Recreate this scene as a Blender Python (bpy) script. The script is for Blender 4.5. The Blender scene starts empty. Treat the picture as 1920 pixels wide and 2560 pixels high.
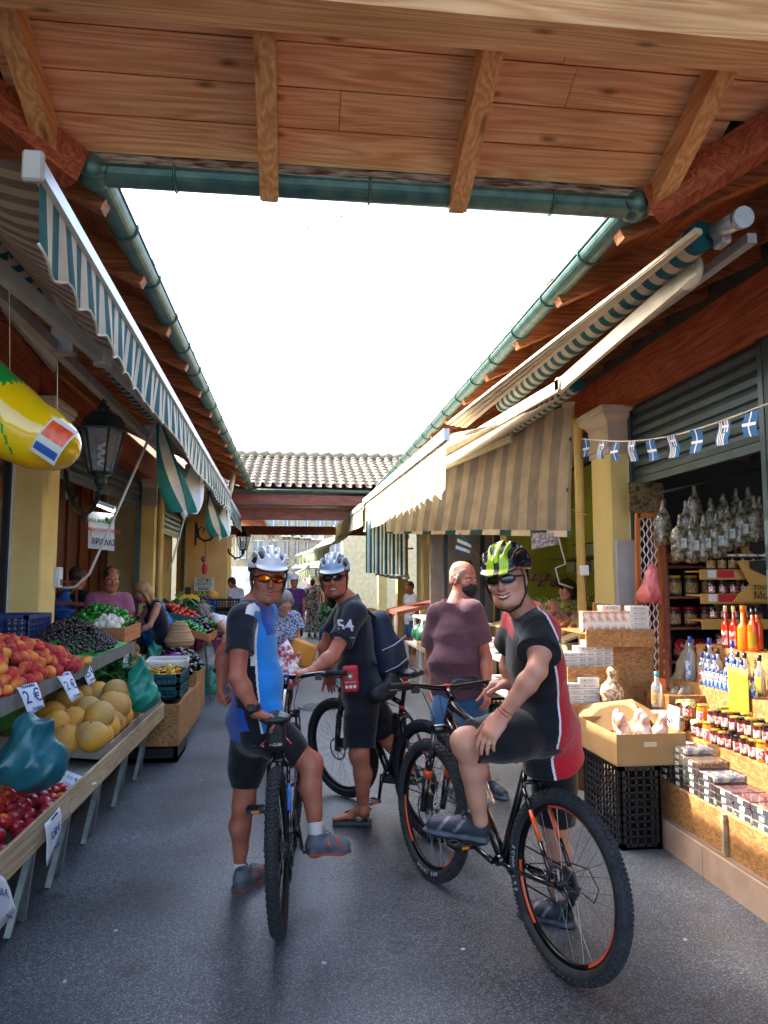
import bpy, math, random
import numpy as np
from mathutils import Vector, Matrix, Euler
random.seed(7); RNG=np.random.RandomState(7)
C=bpy.context.scene.collection
sc=bpy.context.scene
R=math.radians
# ---------------- camera, sky, sun, exposure ----------------
CAMZ=1.6; YAW=R(6.814); PITCH=R(5.312); FPX=1850.0
cd=bpy.data.cameras.new("camera"); cam=bpy.data.objects.new("camera",cd); C.objects.link(cam)
cam.location=(0,0,CAMZ); cam.rotation_euler=Euler((R(90)+PITCH,0,-YAW),'XYZ')
cd.sensor_fit='VERTICAL'; cd.sensor_height=36.0; cd.lens=36.0*FPX/2560.0; cd.clip_start=.05; cd.clip_end=600
sc.camera=cam
SUN_DIR=Vector((-.97,.62,1.0)).normalized()
SUN_EL=math.asin(SUN_DIR.z); SUN_AZ=math.atan2(SUN_DIR.x,SUN_DIR.y)
w=bpy.data.worlds.new("World"); sc.world=w; w.use_nodes=True
wn=w.node_tree.nodes; bg=wn['Background']; sky=wn.new('ShaderNodeTexSky')
sky.sky_type='NISHITA'; sky.sun_disc=False; sky.sun_elevation=SUN_EL; sky.sun_rotation=SUN_AZ
sky.air_density=1.0; sky.dust_density=4.0; sky.ozone_density=1.0; sky.altitude=10
w.node_tree.links.new(sky.outputs[0],bg.inputs[0]); bg.inputs[1].default_value=0.15
sl=bpy.data.lights.new("sun",'SUN'); so=bpy.data.objects.new("sun",sl); C.objects.link(so)
sl.energy=2.0; sl.angle=R(.5); sl.color=(1,.93,.82); so.rotation_euler=SUN_DIR.to_track_quat('Z','Y').to_euler()
sc.view_settings.view_transform='Standard'; sc.view_settings.look='None'; sc.view_settings.gamma=1
sc.view_settings.exposure=2.95; sc.view_settings.use_curve_mapping=False
sc.cycles.max_bounces=10; sc.cycles.diffuse_bounces=5; sc.cycles.glossy_bounces=4; sc.cycles.transmission_bounces=8
sc.cycles.transparent_max_bounces=12; sc.cycles.sample_clamp_indirect=6; sc.cycles.use_denoising=True
# ---------------- measuring helpers ----------------
_f=Vector((math.sin(YAW)*math.cos(PITCH),math.cos(YAW)*math.cos(PITCH),math.sin(PITCH)))
_r=Vector((math.cos(YAW),-math.sin(YAW),0)); _u=_r.cross(_f)
def pt(x,y,X=None,Y=None,Z=None):
    "real-world point seen at (x,y) of the 1659-wide view of the photograph, at a known world coordinate"
    k=1920/1659
    d=_f+_r*((x*k-960)/FPX)-_u*((y*k-1280)/FPX)
    t= X/d.x if X is not None else (Y/d.y if Y is not None else (Z-CAMZ)/d.z)
    return Vector((d.x*t,d.y*t,CAMZ+d.z*t))
def V(*a): return Vector(a)
def tag(o,label=None,cat=None,group=None,kind=None):
    if label:o['label']=label
    if cat:o['category']=cat
    if group:o['group']=group
    if kind:o['kind']=kind
    return o
def empty(name,loc,label,cat,group=None,rz=0):
    o=bpy.data.objects.new(name,None); C.objects.link(o); o.location=loc; o.rotation_euler=(0,0,rz)
    o.empty_display_size=.1
    return tag(o,label,cat,group)
# ---------------- materials ----------------
def lin(h):
    if not isinstance(h,str): return tuple(h[:3])
    c=[int(h[i:i+2],16)/255 for i in (0,2,4)]
    return tuple(x/12.92 if x<=.04045 else ((x+.055)/1.055)**2.4 for x in c)
_M={}
def M(name,col='888888',rough=.6,metal=0,col2=None,scale=6,bump=0,bscale=40,spec=.5,rand=0,emit=0,trans=0,alpha=1,sss=0,coat=0,stretch=None,contrast=1,sheen=0):
    "procedural principled material: noise mix of two colours, optional bump and per-object/per-island tone"
    if name in _M: return _M[name]
    m=bpy.data.materials.new(name); m.use_nodes=True; nt=m.node_tree; N=nt.nodes; L=nt.links; b=N['Principled BSDF']
    b.inputs['Roughness'].default_value=rough; b.inputs['Metallic'].default_value=metal
    b.inputs['Specular IOR Level'].default_value=spec; c1=lin(col)+(1,)
    b.inputs['Base Color'].default_value=c1
    tc=N.new('ShaderNodeTexCoord'); out=tc.outputs['Object']
    if stretch:
        mp=N.new('ShaderNodeMapping'); mp.inputs['Scale'].default_value=stretch; L.new(out,mp.inputs[0]); out=mp.outputs[0]
    cur=None
    if col2 is None: col2=tuple(x*.8 for x in c1[:3])
    nz=N.new('ShaderNodeTexNoise'); nz.inputs['Scale'].default_value=scale; nz.inputs['Detail'].default_value=5; L.new(out,nz.inputs['Vector'])
    rp=N.new('ShaderNodeValToRGB'); rp.color_ramp.elements[0].position=.5-.2/contrast; rp.color_ramp.elements[1].position=.5+.2/contrast
    rp.color_ramp.elements[0].color=c1; rp.color_ramp.elements[1].color=lin(col2)+(1,)
    L.new(nz.outputs['Fac'],rp.inputs[0]); cur=rp.outputs[0]
    if rand:
        oi=N.new('ShaderNodeObjectInfo'); ge=N.new('ShaderNodeNewGeometry'); ad=N.new('ShaderNodeMath'); ad.operation='ADD'
        L.new(oi.outputs['Random'],ad.inputs[0]); L.new(ge.outputs['Random Per Island'],ad.inputs[1])
        fr=N.new('ShaderNodeMath'); fr.operation='FRACT'; L.new(ad.outputs[0],fr.inputs[0])
        mr=N.new('ShaderNodeMapRange'); mr.inputs['To Min'].default_value=1-rand; mr.inputs['To Max'].default_value=1+rand*.6; L.new(fr.outputs[0],mr.inputs[0])
        hs=N.new('ShaderNodeHueSaturation'); L.new(mr.outputs[0],hs.inputs['Value']); L.new(cur,hs.inputs['Color']); cur=hs.outputs[0]
    L.new(cur,b.inputs['Base Color'])
    if bump:
        n2=N.new('ShaderNodeTexNoise'); n2.inputs['Scale'].default_value=bscale; n2.inputs['Detail'].default_value=4; L.new(out,n2.inputs['Vector'])
        bp=N.new('ShaderNodeBump'); bp.inputs['Strength'].default_value=bump; bp.inputs['Distance'].default_value=.01
        L.new(n2.outputs['Fac'],bp.inputs['Height']); L.new(bp.outputs[0],b.inputs['Normal'])
    if emit: b.inputs['Emission Color'].default_value=c1; b.inputs['Emission Strength'].default_value=emit
    if trans: b.inputs['Transmission Weight'].default_value=trans
    if alpha<1: b.inputs['Alpha'].default_value=alpha
    if sss:
        b.inputs['Subsurface Weight'].default_value=sss; b.inputs['Subsurface Radius'].default_value=(.02,.008,.004); b.inputs['Subsurface Scale'].default_value=.5
    if coat: b.inputs['Coat Weight'].default_value=coat
    if sheen: b.inputs['Sheen Weight'].default_value=sheen
    _M[name]=m; return m
def mat_ramp(name,stops,rough=.5,scale=3,src='random',bump=0,bscale=30,spec=.5,sss=0,mixn=.35):
    "colour picked per object along a ramp, blotched by noise (fruit)"
    if name in _M: return _M[name]
    m=bpy.data.materials.new(name); m.use_nodes=True; nt=m.node_tree; N=nt.nodes; L=nt.links; b=N['Principled BSDF']
    b.inputs['Roughness'].default_value=rough; b.inputs['Specular IOR Level'].default_value=spec
    tc=N.new('ShaderNodeTexCoord'); oi=N.new('ShaderNodeObjectInfo'); ge=N.new('ShaderNodeNewGeometry')
    ad=N.new('ShaderNodeMath'); ad.operation='ADD'; L.new(oi.outputs['Random'],ad.inputs[0]); L.new(ge.outputs['Random Per Island'],ad.inputs[1])
    fr=N.new('ShaderNodeMath'); fr.operation='FRACT'; L.new(ad.outputs[0],fr.inputs[0])
    vm=N.new('ShaderNodeVectorMath'); vm.operation='ADD'; L.new(tc.outputs['Object'],vm.inputs[0]); L.new(oi.outputs['Location'],vm.inputs[1])
    nz=N.new('ShaderNodeTexNoise'); nz.inputs['Scale'].default_value=scale; nz.inputs['Detail'].default_value=2; L.new(vm.outputs[0],nz.inputs['Vector'])
    mx=N.new('ShaderNodeMath'); mx.operation='MULTIPLY_ADD'; L.new(nz.outputs['Fac'],mx.inputs[0]); mx.inputs[1].default_value=mixn*3; 
    m2=N.new('ShaderNodeMath'); m2.operation='MULTIPLY_ADD'; L.new(fr.outputs[0],m2.inputs[0]); m2.inputs[1].default_value=1-mixn; m2.inputs[2].default_value=-mixn; L.new(m2.outputs[0],mx.inputs[2])
    rp=N.new('ShaderNodeValToRGB'); els=rp.color_ramp.elements
    while len(els)<len(stops): els.new(.5)
    for i,s in enumerate(stops): els[i].position=i/(len(stops)-1); els[i].color=lin(s)+(1,)
    L.new(mx.outputs[0],rp.inputs[0]); L.new(rp.outputs[0],b.inputs['Base Color'])
    if bump:
        n2=N.new('ShaderNodeTexNoise'); n2.inputs['Scale'].default_value=bscale; L.new(tc.outputs['Object'],n2.inputs['Vector'])
        bp=N.new('ShaderNodeBump'); bp.inputs['Strength'].default_value=bump; bp.inputs['Distance'].default_value=.004; L.new(n2.outputs['Fac'],bp.inputs['Height']); L.new(bp.outputs[0],b.inputs['Normal'])
    if sss: b.inputs['Subsurface Weight'].default_value=sss; b.inputs['Subsurface Radius'].default_value=(.01,.004,.002)
    _M[name]=m; return m
def mat_wood(name,c1,c2,axis=0,rough=.55,knots=True,grain=1.0,rand=.18,stain=None):
    "sawn boards: long grain with cathedral figure along axis, knots, tone per board"
    if name in _M: return _M[name]
    m=bpy.data.materials.new(name); m.use_nodes=True; nt=m.node_tree; N=nt.nodes; L=nt.links; b=N['Principled BSDF']
    b.inputs['Roughness'].default_value=rough; b.inputs['Specular IOR Level'].default_value=.3
    tc=N.new('ShaderNodeTexCoord'); ge=N.new('ShaderNodeNewGeometry'); oi=N.new('ShaderNodeObjectInfo')
    ad=N.new('ShaderNodeMath'); ad.operation='ADD'; L.new(ge.outputs['Random Per Island'],ad.inputs[0]); L.new(oi.outputs['Random'],ad.inputs[1])
    ml=N.new('ShaderNodeMath'); ml.operation='MULTIPLY'; L.new(ad.outputs[0],ml.inputs[0]); ml.inputs[1].default_value=37.0
    cb=N.new('ShaderNodeCombineXYZ'); [L.new(ml.outputs[0],cb.inputs[i]) for i in range(3)]
    va=N.new('ShaderNodeVectorMath'); va.operation='ADD'; L.new(tc.outputs['Object'],va.inputs[0]); L.new(cb.outputs[0],va.inputs[1])
    sca=[14,14,14]; sca[axis]=.9
    mp=N.new('ShaderNodeMapping'); mp.inputs['Scale'].default_value=sca; L.new(va.outputs[0],mp.inputs[0])
    n1=N.new('ShaderNodeTexNoise'); n1.inputs['Scale'].default_value=.55; n1.inputs['Detail'].default_value=2; n1.inputs['Distortion'].default_value=.4; L.new(mp.outputs[0],n1.inputs['Vector'])
    m1=N.new('ShaderNodeMath'); m1.operation='MULTIPLY'; L.new(n1.outputs['Fac'],m1.inputs[0]); m1.inputs[1].default_value=22*grain
    sn=N.new('ShaderNodeMath'); sn.operation='PINGPONG'; sn.inputs[1].default_value=1; L.new(m1.outputs[0],sn.inputs[0])
    fs=[90,90,90]; fs[axis]=3
    mp2=N.new('ShaderNodeMapping'); mp2.inputs['Scale'].default_value=fs; L.new(va.outputs[0],mp2.inputs[0])
    n3=N.new('ShaderNodeTexNoise'); n3.inputs['Scale'].default_value=1; n3.inputs['Detail'].default_value=3; L.new(mp2.outputs[0],n3.inputs['Vector'])
    mm=N.new('ShaderNodeMath'); mm.operation='MULTIPLY_ADD'; L.new(sn.outputs[0],mm.inputs[0]); mm.inputs[1].default_value=.45; L.new(n3.outputs['Fac'],mm.inputs[2])
    rp=N.new('ShaderNodeValToRGB'); rp.color_ramp.elements[0].position=.35; rp.color_ramp.elements[1].position=1.05; rp.color_ramp.elements[0].color=lin(c1)+(1,); rp.color_ramp.elements[1].color=lin(c2)+(1,)
    L.new(mm.outputs[0],rp.inputs[0]); cur=rp.outputs[0]
    n5=N.new('ShaderNodeTexNoise'); n5.inputs['Scale'].default_value=1.6; n5.inputs['Detail'].default_value=3; L.new(tc.outputs['Object'],n5.inputs['Vector'])
    mr5=N.new('ShaderNodeMapRange'); mr5.inputs['From Min'].default_value=.3; mr5.inputs['From Max'].default_value=.7; mr5.inputs['To Min'].default_value=.86; mr5.inputs['To Max'].default_value=1.12; L.new(n5.outputs['Fac'],mr5.inputs[0])
    h5=N.new('ShaderNodeHueSaturation'); L.new(mr5.outputs[0],h5.inputs['Value']); L.new(cur,h5.inputs['Color']); cur=h5.outputs[0]
    if knots:
        ks=[4.2,4.2,4.2]; ks[axis]=1.5
        mp3=N.new('ShaderNodeMapping'); mp3.inputs['Scale'].default_value=ks; L.new(va.outputs[0],mp3.inputs[0])
        vo=N.new('ShaderNodeTexVoronoi'); vo.voronoi_dimensions='2D'; vo.inputs['Scale'].default_value=1; L.new(mp3.outputs[0],vo.inputs['Vector'])
        kr=N.new('ShaderNodeValToRGB'); e=kr.color_ramp.elements; e[0].position=.02; e[0].color=(.25,.25,.25,1); e[1].position=.085; e[1].color=(1,1,1,1); e2=e.new(.05); e2.color=(.6,.6,.6,1)
        L.new(vo.outputs['Distance'],kr.inputs[0])
        mk=N.new('ShaderNodeMix'); mk.data_type='RGBA'; mk.blend_type='MIX'; L.new(kr.outputs[0],mk.inputs[0]); mk.inputs[6].default_value=lin('6a3418')+(1,); L.new(cur,mk.inputs[7]); cur=mk.outputs[2]
    if rand:
        fr=N.new('ShaderNodeMath'); fr.operation='FRACT'; L.new(ml.outputs[0],fr.inputs[0])
        mr=N.new('ShaderNodeMapRange'); mr.inputs['To Min'].default_value=1-rand; mr.inputs['To Max'].default_value=1+rand*.7; L.new(fr.outputs[0],mr.inputs[0])
        hs=N.new('ShaderNodeHueSaturation'); L.new(mr.outputs[0],hs.inputs['Value']); L.new(cur,hs.inputs['Color']); cur=hs.outputs[0]
    L.new(cur,b.inputs['Base Color'])
    bp=N.new('ShaderNodeBump'); bp.inputs['Strength'].default_value=.25; bp.inputs['Distance'].default_value=.003; L.new(n3.outputs['Fac'],bp.inputs['Height']); L.new(bp.outputs[0],b.inputs['Normal'])
    _M[name]=m; return m
def mat_stripe(name,c1,c2,width,axis=1,rough=.8,offset=0,trans=0,ratio=.5,bump=.15,dirt=.25):
    "woven cloth with painted stripes across axis (object space)"
    if name in _M: return _M[name]
    m=bpy.data.materials.new(name); m.use_nodes=True; nt=m.node_tree; N=nt.nodes; L=nt.links; b=N['Principled BSDF']
    b.inputs['Roughness'].default_value=rough; b.inputs['Specular IOR Level'].default_value=.2
    at=N.new('ShaderNodeAttribute'); at.attribute_name='st'
    mo=N.new('ShaderNodeMath'); mo.operation='MODULO'; L.new(at.outputs['Fac'],mo.inputs[0]); mo.inputs[1].default_value=width
    gt=N.new('ShaderNodeMath'); gt.operation='GREATER_THAN'; L.new(mo.outputs[0],gt.inputs[0]); gt.inputs[1].default_value=width*ratio
    mx=N.new('ShaderNodeMix'); mx.data_type='RGBA'; L.new(gt.outputs[0],mx.inputs[0]); mx.inputs[6].default_value=lin(c1)+(1,); mx.inputs[7].default_value=lin(c2)+(1,)
    tc=N.new('ShaderNodeTexCoord'); nz=N.new('ShaderNodeTexNoise'); nz.inputs['Scale'].default_value=5; nz.inputs['Detail'].default_value=5; L.new(tc.outputs['Object'],nz.inputs['Vector'])
    mr=N.new('ShaderNodeMapRange'); mr.inputs['To Min'].default_value=1-dirt*2; mr.inputs['To Max'].default_value=1+dirt; L.new(nz.outputs['Fac'],mr.inputs[0])
    hs=N.new('ShaderNodeHueSaturation'); L.new(mr.outputs[0],hs.inputs['Value']); L.new(mx.outputs[2],hs.inputs['Color']); L.new(hs.outputs[0],b.inputs['Base Color'])
    n2=N.new('ShaderNodeTexNoise'); n2.inputs['Scale'].default_value=9; L.new(tc.outputs['Object'],n2.inputs['Vector'])
    bp=N.new('ShaderNodeBump'); bp.inputs['Strength'].default_value=bump; bp.inputs['Distance'].default_value=.03; L.new(n2.outputs['Fac'],bp.inputs['Height']); L.new(bp.outputs[0],b.inputs['Normal'])
    if trans:
        tr=N.new('ShaderNodeBsdfTranslucent'); L.new(hs.outputs[0],tr.inputs[0]); ms=N.new('ShaderNodeMixShader'); ms.inputs[0].default_value=trans
        L.new(b.outputs[0],ms.inputs[1]); L.new(tr.outputs[0],ms.inputs[2]); L.new(ms.outputs[0],N['Material Output'].inputs[0])
    _M[name]=m; return m
# ---------------- mesh builder ----------------
def frame(d,up=None):
    d=Vector(d).normalized(); up=Vector(up) if up is not None else (V(0,0,1) if abs(d.z)<.95 else V(0,1,0))
    s=d.cross(up).normalized(); return s,s.cross(d).normalized(),d      # side, up', dir
class MB:
    def __init__(s): s.v=[]; s.f=[]; s.m=[]; s.sm=[]; s.st=[]
    def add(s,vs,fs,mi=0,sm=False,st=None):
        o=len(s.v); s.v+= [tuple(v) for v in vs]; s.f+=[tuple(i+o for i in f) for f in fs]; s.m+=[mi]*len(fs); s.sm+=[sm]*len(fs)
        s.st+= (list(st) if st is not None else [0.0]*len(vs)); return s
    def box(s,c,size,rot=None,mi=0,taper=1.0,bev=0):
        "centre, full size; rot Matrix 3x3 or z angle"
        x,y,z=[q/2 for q in size]
        if isinstance(rot,(int,float)): rot=Matrix.Rotation(rot,3,'Z')
        if bev:
            bx,by,bz=x-bev,y-bev,z-bev; vs=[]; fs=[]
            # chamfered box : 24 verts
            idx={}
            for sx in (-1,1):
                for sy in (-1,1):
                    for sz in (-1,1):
                        for a,(px,py,pz) in enumerate(((x,by,bz),(bx,y,bz),(bx,by,z))):
                            idx[(sx,sy,sz,a)]=len(vs); vs.append(V(sx*px,sy*py,sz*pz))
            g=lambda *k: idx[k]
            for sg in (-1,1):
                fs.append((g(sg,-1,-1,0),g(sg,1,-1,0),g(sg,1,1,0),g(sg,-1,1,0)))
                fs.append((g(-1,sg,-1,1),g(1,sg,-1,1),g(1,sg,1,1),g(-1,sg,1,1)))
                fs.append((g(-1,-1,sg,2),g(1,-1,sg,2),g(1,1,sg,2),g(-1,1,sg,2)))
                for q in (-1,1):
                    fs.append((g(sg,q,-1,0),g(sg,q,1,0),g(sg,q,1,1),g(sg,q,-1,1)))
                    fs.append((g(sg,-1,q,0),g(sg,1,q,0),g(sg,1,q,2),g(sg,-1,q,2)))
                    fs.append((g(-1,sg,q,1),g(1,sg,q,1),g(1,sg,q,2),g(-1,sg,q,2)))
                    for p in (-1,1): fs.append((g(sg,q,p,0),g(sg,q,p,1),g(sg,q,p,2)))
        else:
            vs=[V(sx*x*(taper if sz>0 else 1),sy*y*(taper if sz>0 else 1),sz*z) for sx in (-1,1) for sy in (-1,1) for sz in (-1,1)]
            fs=[(0,1,3,2),(4,6,7,5),(0,4,5,1),(2,3,7,6),(0,2,6,4),(1,5,7,3)]
        if rot is not None: vs=[rot@q for q in vs]
        c=Vector(c); return s.add([q+c for q in vs],fs,mi)
    def bar(s,a,b,w,h,mi=0,up=None):
        "rectangular bar from a to b, width w (side), height h (up)"
        a=Vector(a);b=Vector(b); sd,u,d=frame(b-a,up); vs=[]
        for p in (a,b):
            for sx,sz in ((-1,-1),(1,-1),(1,1),(-1,1)): vs.append(p+sd*sx*w/2+u*sz*h/2)
        return s.add(vs,[(3,2,1,0),(4,5,6,7),(0,1,5,4),(1,2,6,5),(2,3,7,6),(3,0,4,7)],mi)
    def tube(s,pts,r,seg=8,mi=0,cap=True,closed=False,flat=1.0,up=None):
        pts=[Vector(p) for p in pts]; n=len(pts); rs=r if isinstance(r,(list,tuple)) else [r]*n; vs=[];st=[]; acc=0
        prev=None
        for i,p in enumerate(pts):
            if closed: d=pts[(i+1)%n]-pts[i-1]
            else: d=pts[min(i+1,n-1)]-pts[max(i-1,0)]
            if d.length<1e-9: d=V(0,0,1)
            d.normalize()
            if prev is None: sd,u,_=frame(d,up)
            else:
                sd=prev-d*prev.dot(d)
                if sd.length<1e-6: sd=frame(d)[0]
                sd.normalize(); u=sd.cross(d)
            prev=sd
            if i: acc+=(p-pts[i-1]).length
            for k in range(seg):
                a=2*math.pi*k/seg; vs.append(p+(sd*math.cos(a)+u*math.sin(a)*flat)*rs[i]); st.append(acc)
        fs=[]
        m=n if closed else n-1
        for i in range(m):
            for k in range(seg):
                a=i*seg+k;b=i*seg+(k+1)%seg;c=((i+1)%n)*seg+(k+1)%seg;d2=((i+1)%n)*seg+k
                fs.append((a,d2,c,b))
        s.add(vs,fs,mi,True,st)
        if cap and not closed:
            o=len(s.v)-len(vs)
            s.f+=[tuple(range(o,o+seg)),tuple(range(o+(n-1)*seg+seg-1,o+(n-1)*seg-1,-1))]; s.m+=[mi]*2; s.sm+=[False]*2
        return s
    def lathe(s,prof,c=(0,0,0),axis=(0,0,1),seg=20,mi=0,sm=True,mis=None):
        "profile [(r,h)...] round axis at c"
        c=Vector(c); sd,u,d=frame(axis); vs=[]
        for r,h in prof:
            for k in range(seg): a=2*math.pi*k/seg; vs.append(c+(sd*math.cos(a)+u*math.sin(a))*r+d*h)
        for i in range(len(prof)-1):
            pass
        o=len(s.v); s.v+=[tuple(v) for v in vs]; s.st+=[0.0]*len(vs)
        for i in range(len(prof)-1):
            for k in range(seg):
                s.f.append((o+i*seg+k,o+i*seg+(k+1)%seg,o+(i+1)*seg+(k+1)%seg,o+(i+1)*seg+k)); s.m.append(mis[i] if mis else mi); s.sm.append(sm)
        if prof[0][0]>1e-5: s.f.append(tuple(o+k for k in range(seg-1,-1,-1))); s.m.append(mis[0] if mis else mi); s.sm.append(False)
        if prof[-1][0]>1e-5: s.f.append(tuple(o+(len(prof)-1)*seg+k for k in range(seg))); s.m.append(mis[-1] if mis else mi); s.sm.append(False)
        return s
    def ball(s,c,r,seg=12,rings=8,mi=0,rot=None):
        r=(r,r,r) if isinstance(r,(int,float)) else r; vs=[];c=Vector(c)
        for i in range(rings+1):
            t=math.pi*i/rings
            for k in range(seg):
                a=2*math.pi*k/seg; q=V(math.sin(t)*math.cos(a)*r[0],math.sin(t)*math.sin(a)*r[1],math.cos(t)*r[2])
                if rot is not None:q=rot@q
                vs.append(c+q)
        fs=[(i*seg+k,(i+1)*seg+k,(i+1)*seg+(k+1)%seg,i*seg+(k+1)%seg) for i in range(rings) for k in range(seg)]
        return s.add(vs,fs,mi,True)
    def quad(s,a,b,c,d,mi=0): return s.add([a,b,c,d],[(0,1,2,3)],mi)
    def grid(s,fn,nu,nv,mi=0,stf=None,sm=True,mif=None):
        vs=[];st=[]
        for j in range(nv+1):
            for i in range(nu+1):
                vs.append(Vector(fn(i/nu,j/nv))); st.append(stf(i/nu,j/nv) if stf else 0.0)
        fs=[];o=len(s.v); ms=[]
        for j in range(nv):
            for i in range(nu):
                a=j*(nu+1)+i; fs.append((a,a+1,a+nu+2,a+nu+1)); ms.append(mif(i,j) if mif else mi)
        s.v+=[tuple(v) for v in vs]; s.st+=st; s.f+=[tuple(q+o for q in f) for f in fs]; s.m+=ms; s.sm+=[sm]*len(fs)
        return s
    def prism(s,poly,a,b,mi=0):
        "poly list of 3D points (plane), extruded by vector a->b"
        d=Vector(b)-Vector(a); n=len(poly); vs=[Vector(p) for p in poly]+[Vector(p)+d for p in poly]
        fs=[tuple(range(n-1,-1,-1)),tuple(range(n,2*n))]+[(i,(i+1)%n,n+(i+1)%n,n+i) for i in range(n)]
        return s.add(vs,fs,mi)
    def build(s,name,mats,parent=None,loc=None,solid=0,bevel=0,local=False,origin=None):
        "vertices are world coordinates; origin moves the object's origin (default: parent or bottom centre)"
        me=bpy.data.meshes.new(name)
        P=Vector((0,0,0))
        if parent is not None: P=wloc(parent)
        elif not local:
            a=np.array(s.v); P=Vector((float((a[:,0].min()+a[:,0].max())/2),float((a[:,1].min()+a[:,1].max())/2),float(a[:,2].min())))
        if local: vs=s.v; 
        else:
            iR=wrot(parent).inverted() if parent is not None else Matrix.Identity(3)
            a=(np.array(s.v,dtype=float)-np.array(P)); 
            if parent is not None and wrot(parent)!=Matrix.Identity(3): a=a@np.array(iR).T
            vs=a.tolist()
        me.from_pydata(vs,[],s.f)
        for m in (mats if isinstance(mats,(list,tuple)) else [mats]): me.materials.append(m)
        me.polygons.foreach_set('material_index',s.m); me.polygons.foreach_set('use_smooth',s.sm)
        if any(s.st):
            at=me.attributes.new('st','FLOAT','POINT'); at.data.foreach_set('value',s.st)
        me.update(); o=bpy.data.objects.new(name,me); C.objects.link(o)
        if parent is not None: o.parent=parent
        elif not local: o.location=P
        if loc is not None: o.location=loc
        if solid: md=o.modifiers.new('s','SOLIDIFY'); md.thickness=solid; md.offset=0
        if bevel: md=o.modifiers.new('b','BEVEL'); md.width=bevel; md.segments=2; md.limit_method='ANGLE'
        return o
def wmat(o):
    m=Matrix.LocRotScale(o.location,o.rotation_euler,o.scale)
    return wmat(o.parent)@m if o.parent else m
def wloc(o): return wmat(o).to_translation()
def wrot(o): return wmat(o).to_3x3().normalized()
def copy_tree(o,parent=None,loc=None,rot=None,label=None,group=None,scale=None):
    c=o.copy(); C.objects.link(c); c.parent=parent
    for ch in o.children_list: pass
    return c
KIDS={}
def dup(root,loc,rot=None,label=None,group=None,scale=None,parent=None):
    c=root.copy(); C.objects.link(c)
    if parent is not None: c.parent=parent
    if loc is not None: c.location=loc
    if rot is not None: c.rotation_euler=rot if not isinstance(rot,(int,float)) else (0,0,rot)
    if scale is not None: c.scale=(scale,)*3 if isinstance(scale,(int,float)) else scale
    if label:c['label']=label
    if group:c['group']=group
    for ch in kids(root): dup(ch,None,parent=c)
    return c
_KC={}
def kids(o):
    if o.name not in _KC: _KC[o.name]=list(o.children)
    return _KC[o.name]
_fontmats={}
def text(body,size,origin,right,up,mat,parent=None,name='lettering',align='CENTER',extr=.001,xs=1.0,bold=False):
    "flat lettering as a mesh; right/up are unit vectors of the sign's face"
    cu=bpy.data.curves.new(name,'FONT'); cu.body=body; cu.size=size; cu.align_x=align; cu.align_y='CENTER'; cu.extrude=extr; cu.offset=.012*size*1.5 if bold else 0
    cu.resolution_u=3
    t=bpy.data.objects.new(name,cu); C.objects.link(t); dg=bpy.context.evaluated_depsgraph_get(); dg.update()
    me=bpy.data.meshes.new_from_object(t.evaluated_get(dg)); bpy.data.objects.remove(t); bpy.data.curves.remove(cu)
    right=Vector(right).normalized(); up=Vector(up).normalized(); n=right.cross(up)
    mt=Matrix((right*xs,up,n)).transposed().to_4x4(); mt.translation=Vector(origin)
    if parent is not None: mt=wmat(parent).inverted()@mt
    me.transform(mt); me.materials.clear(); me.materials.append(mat)
    o=bpy.data.objects.new(name,me); C.objects.link(o)
    if parent is not None:o.parent=parent
    return o
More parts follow.
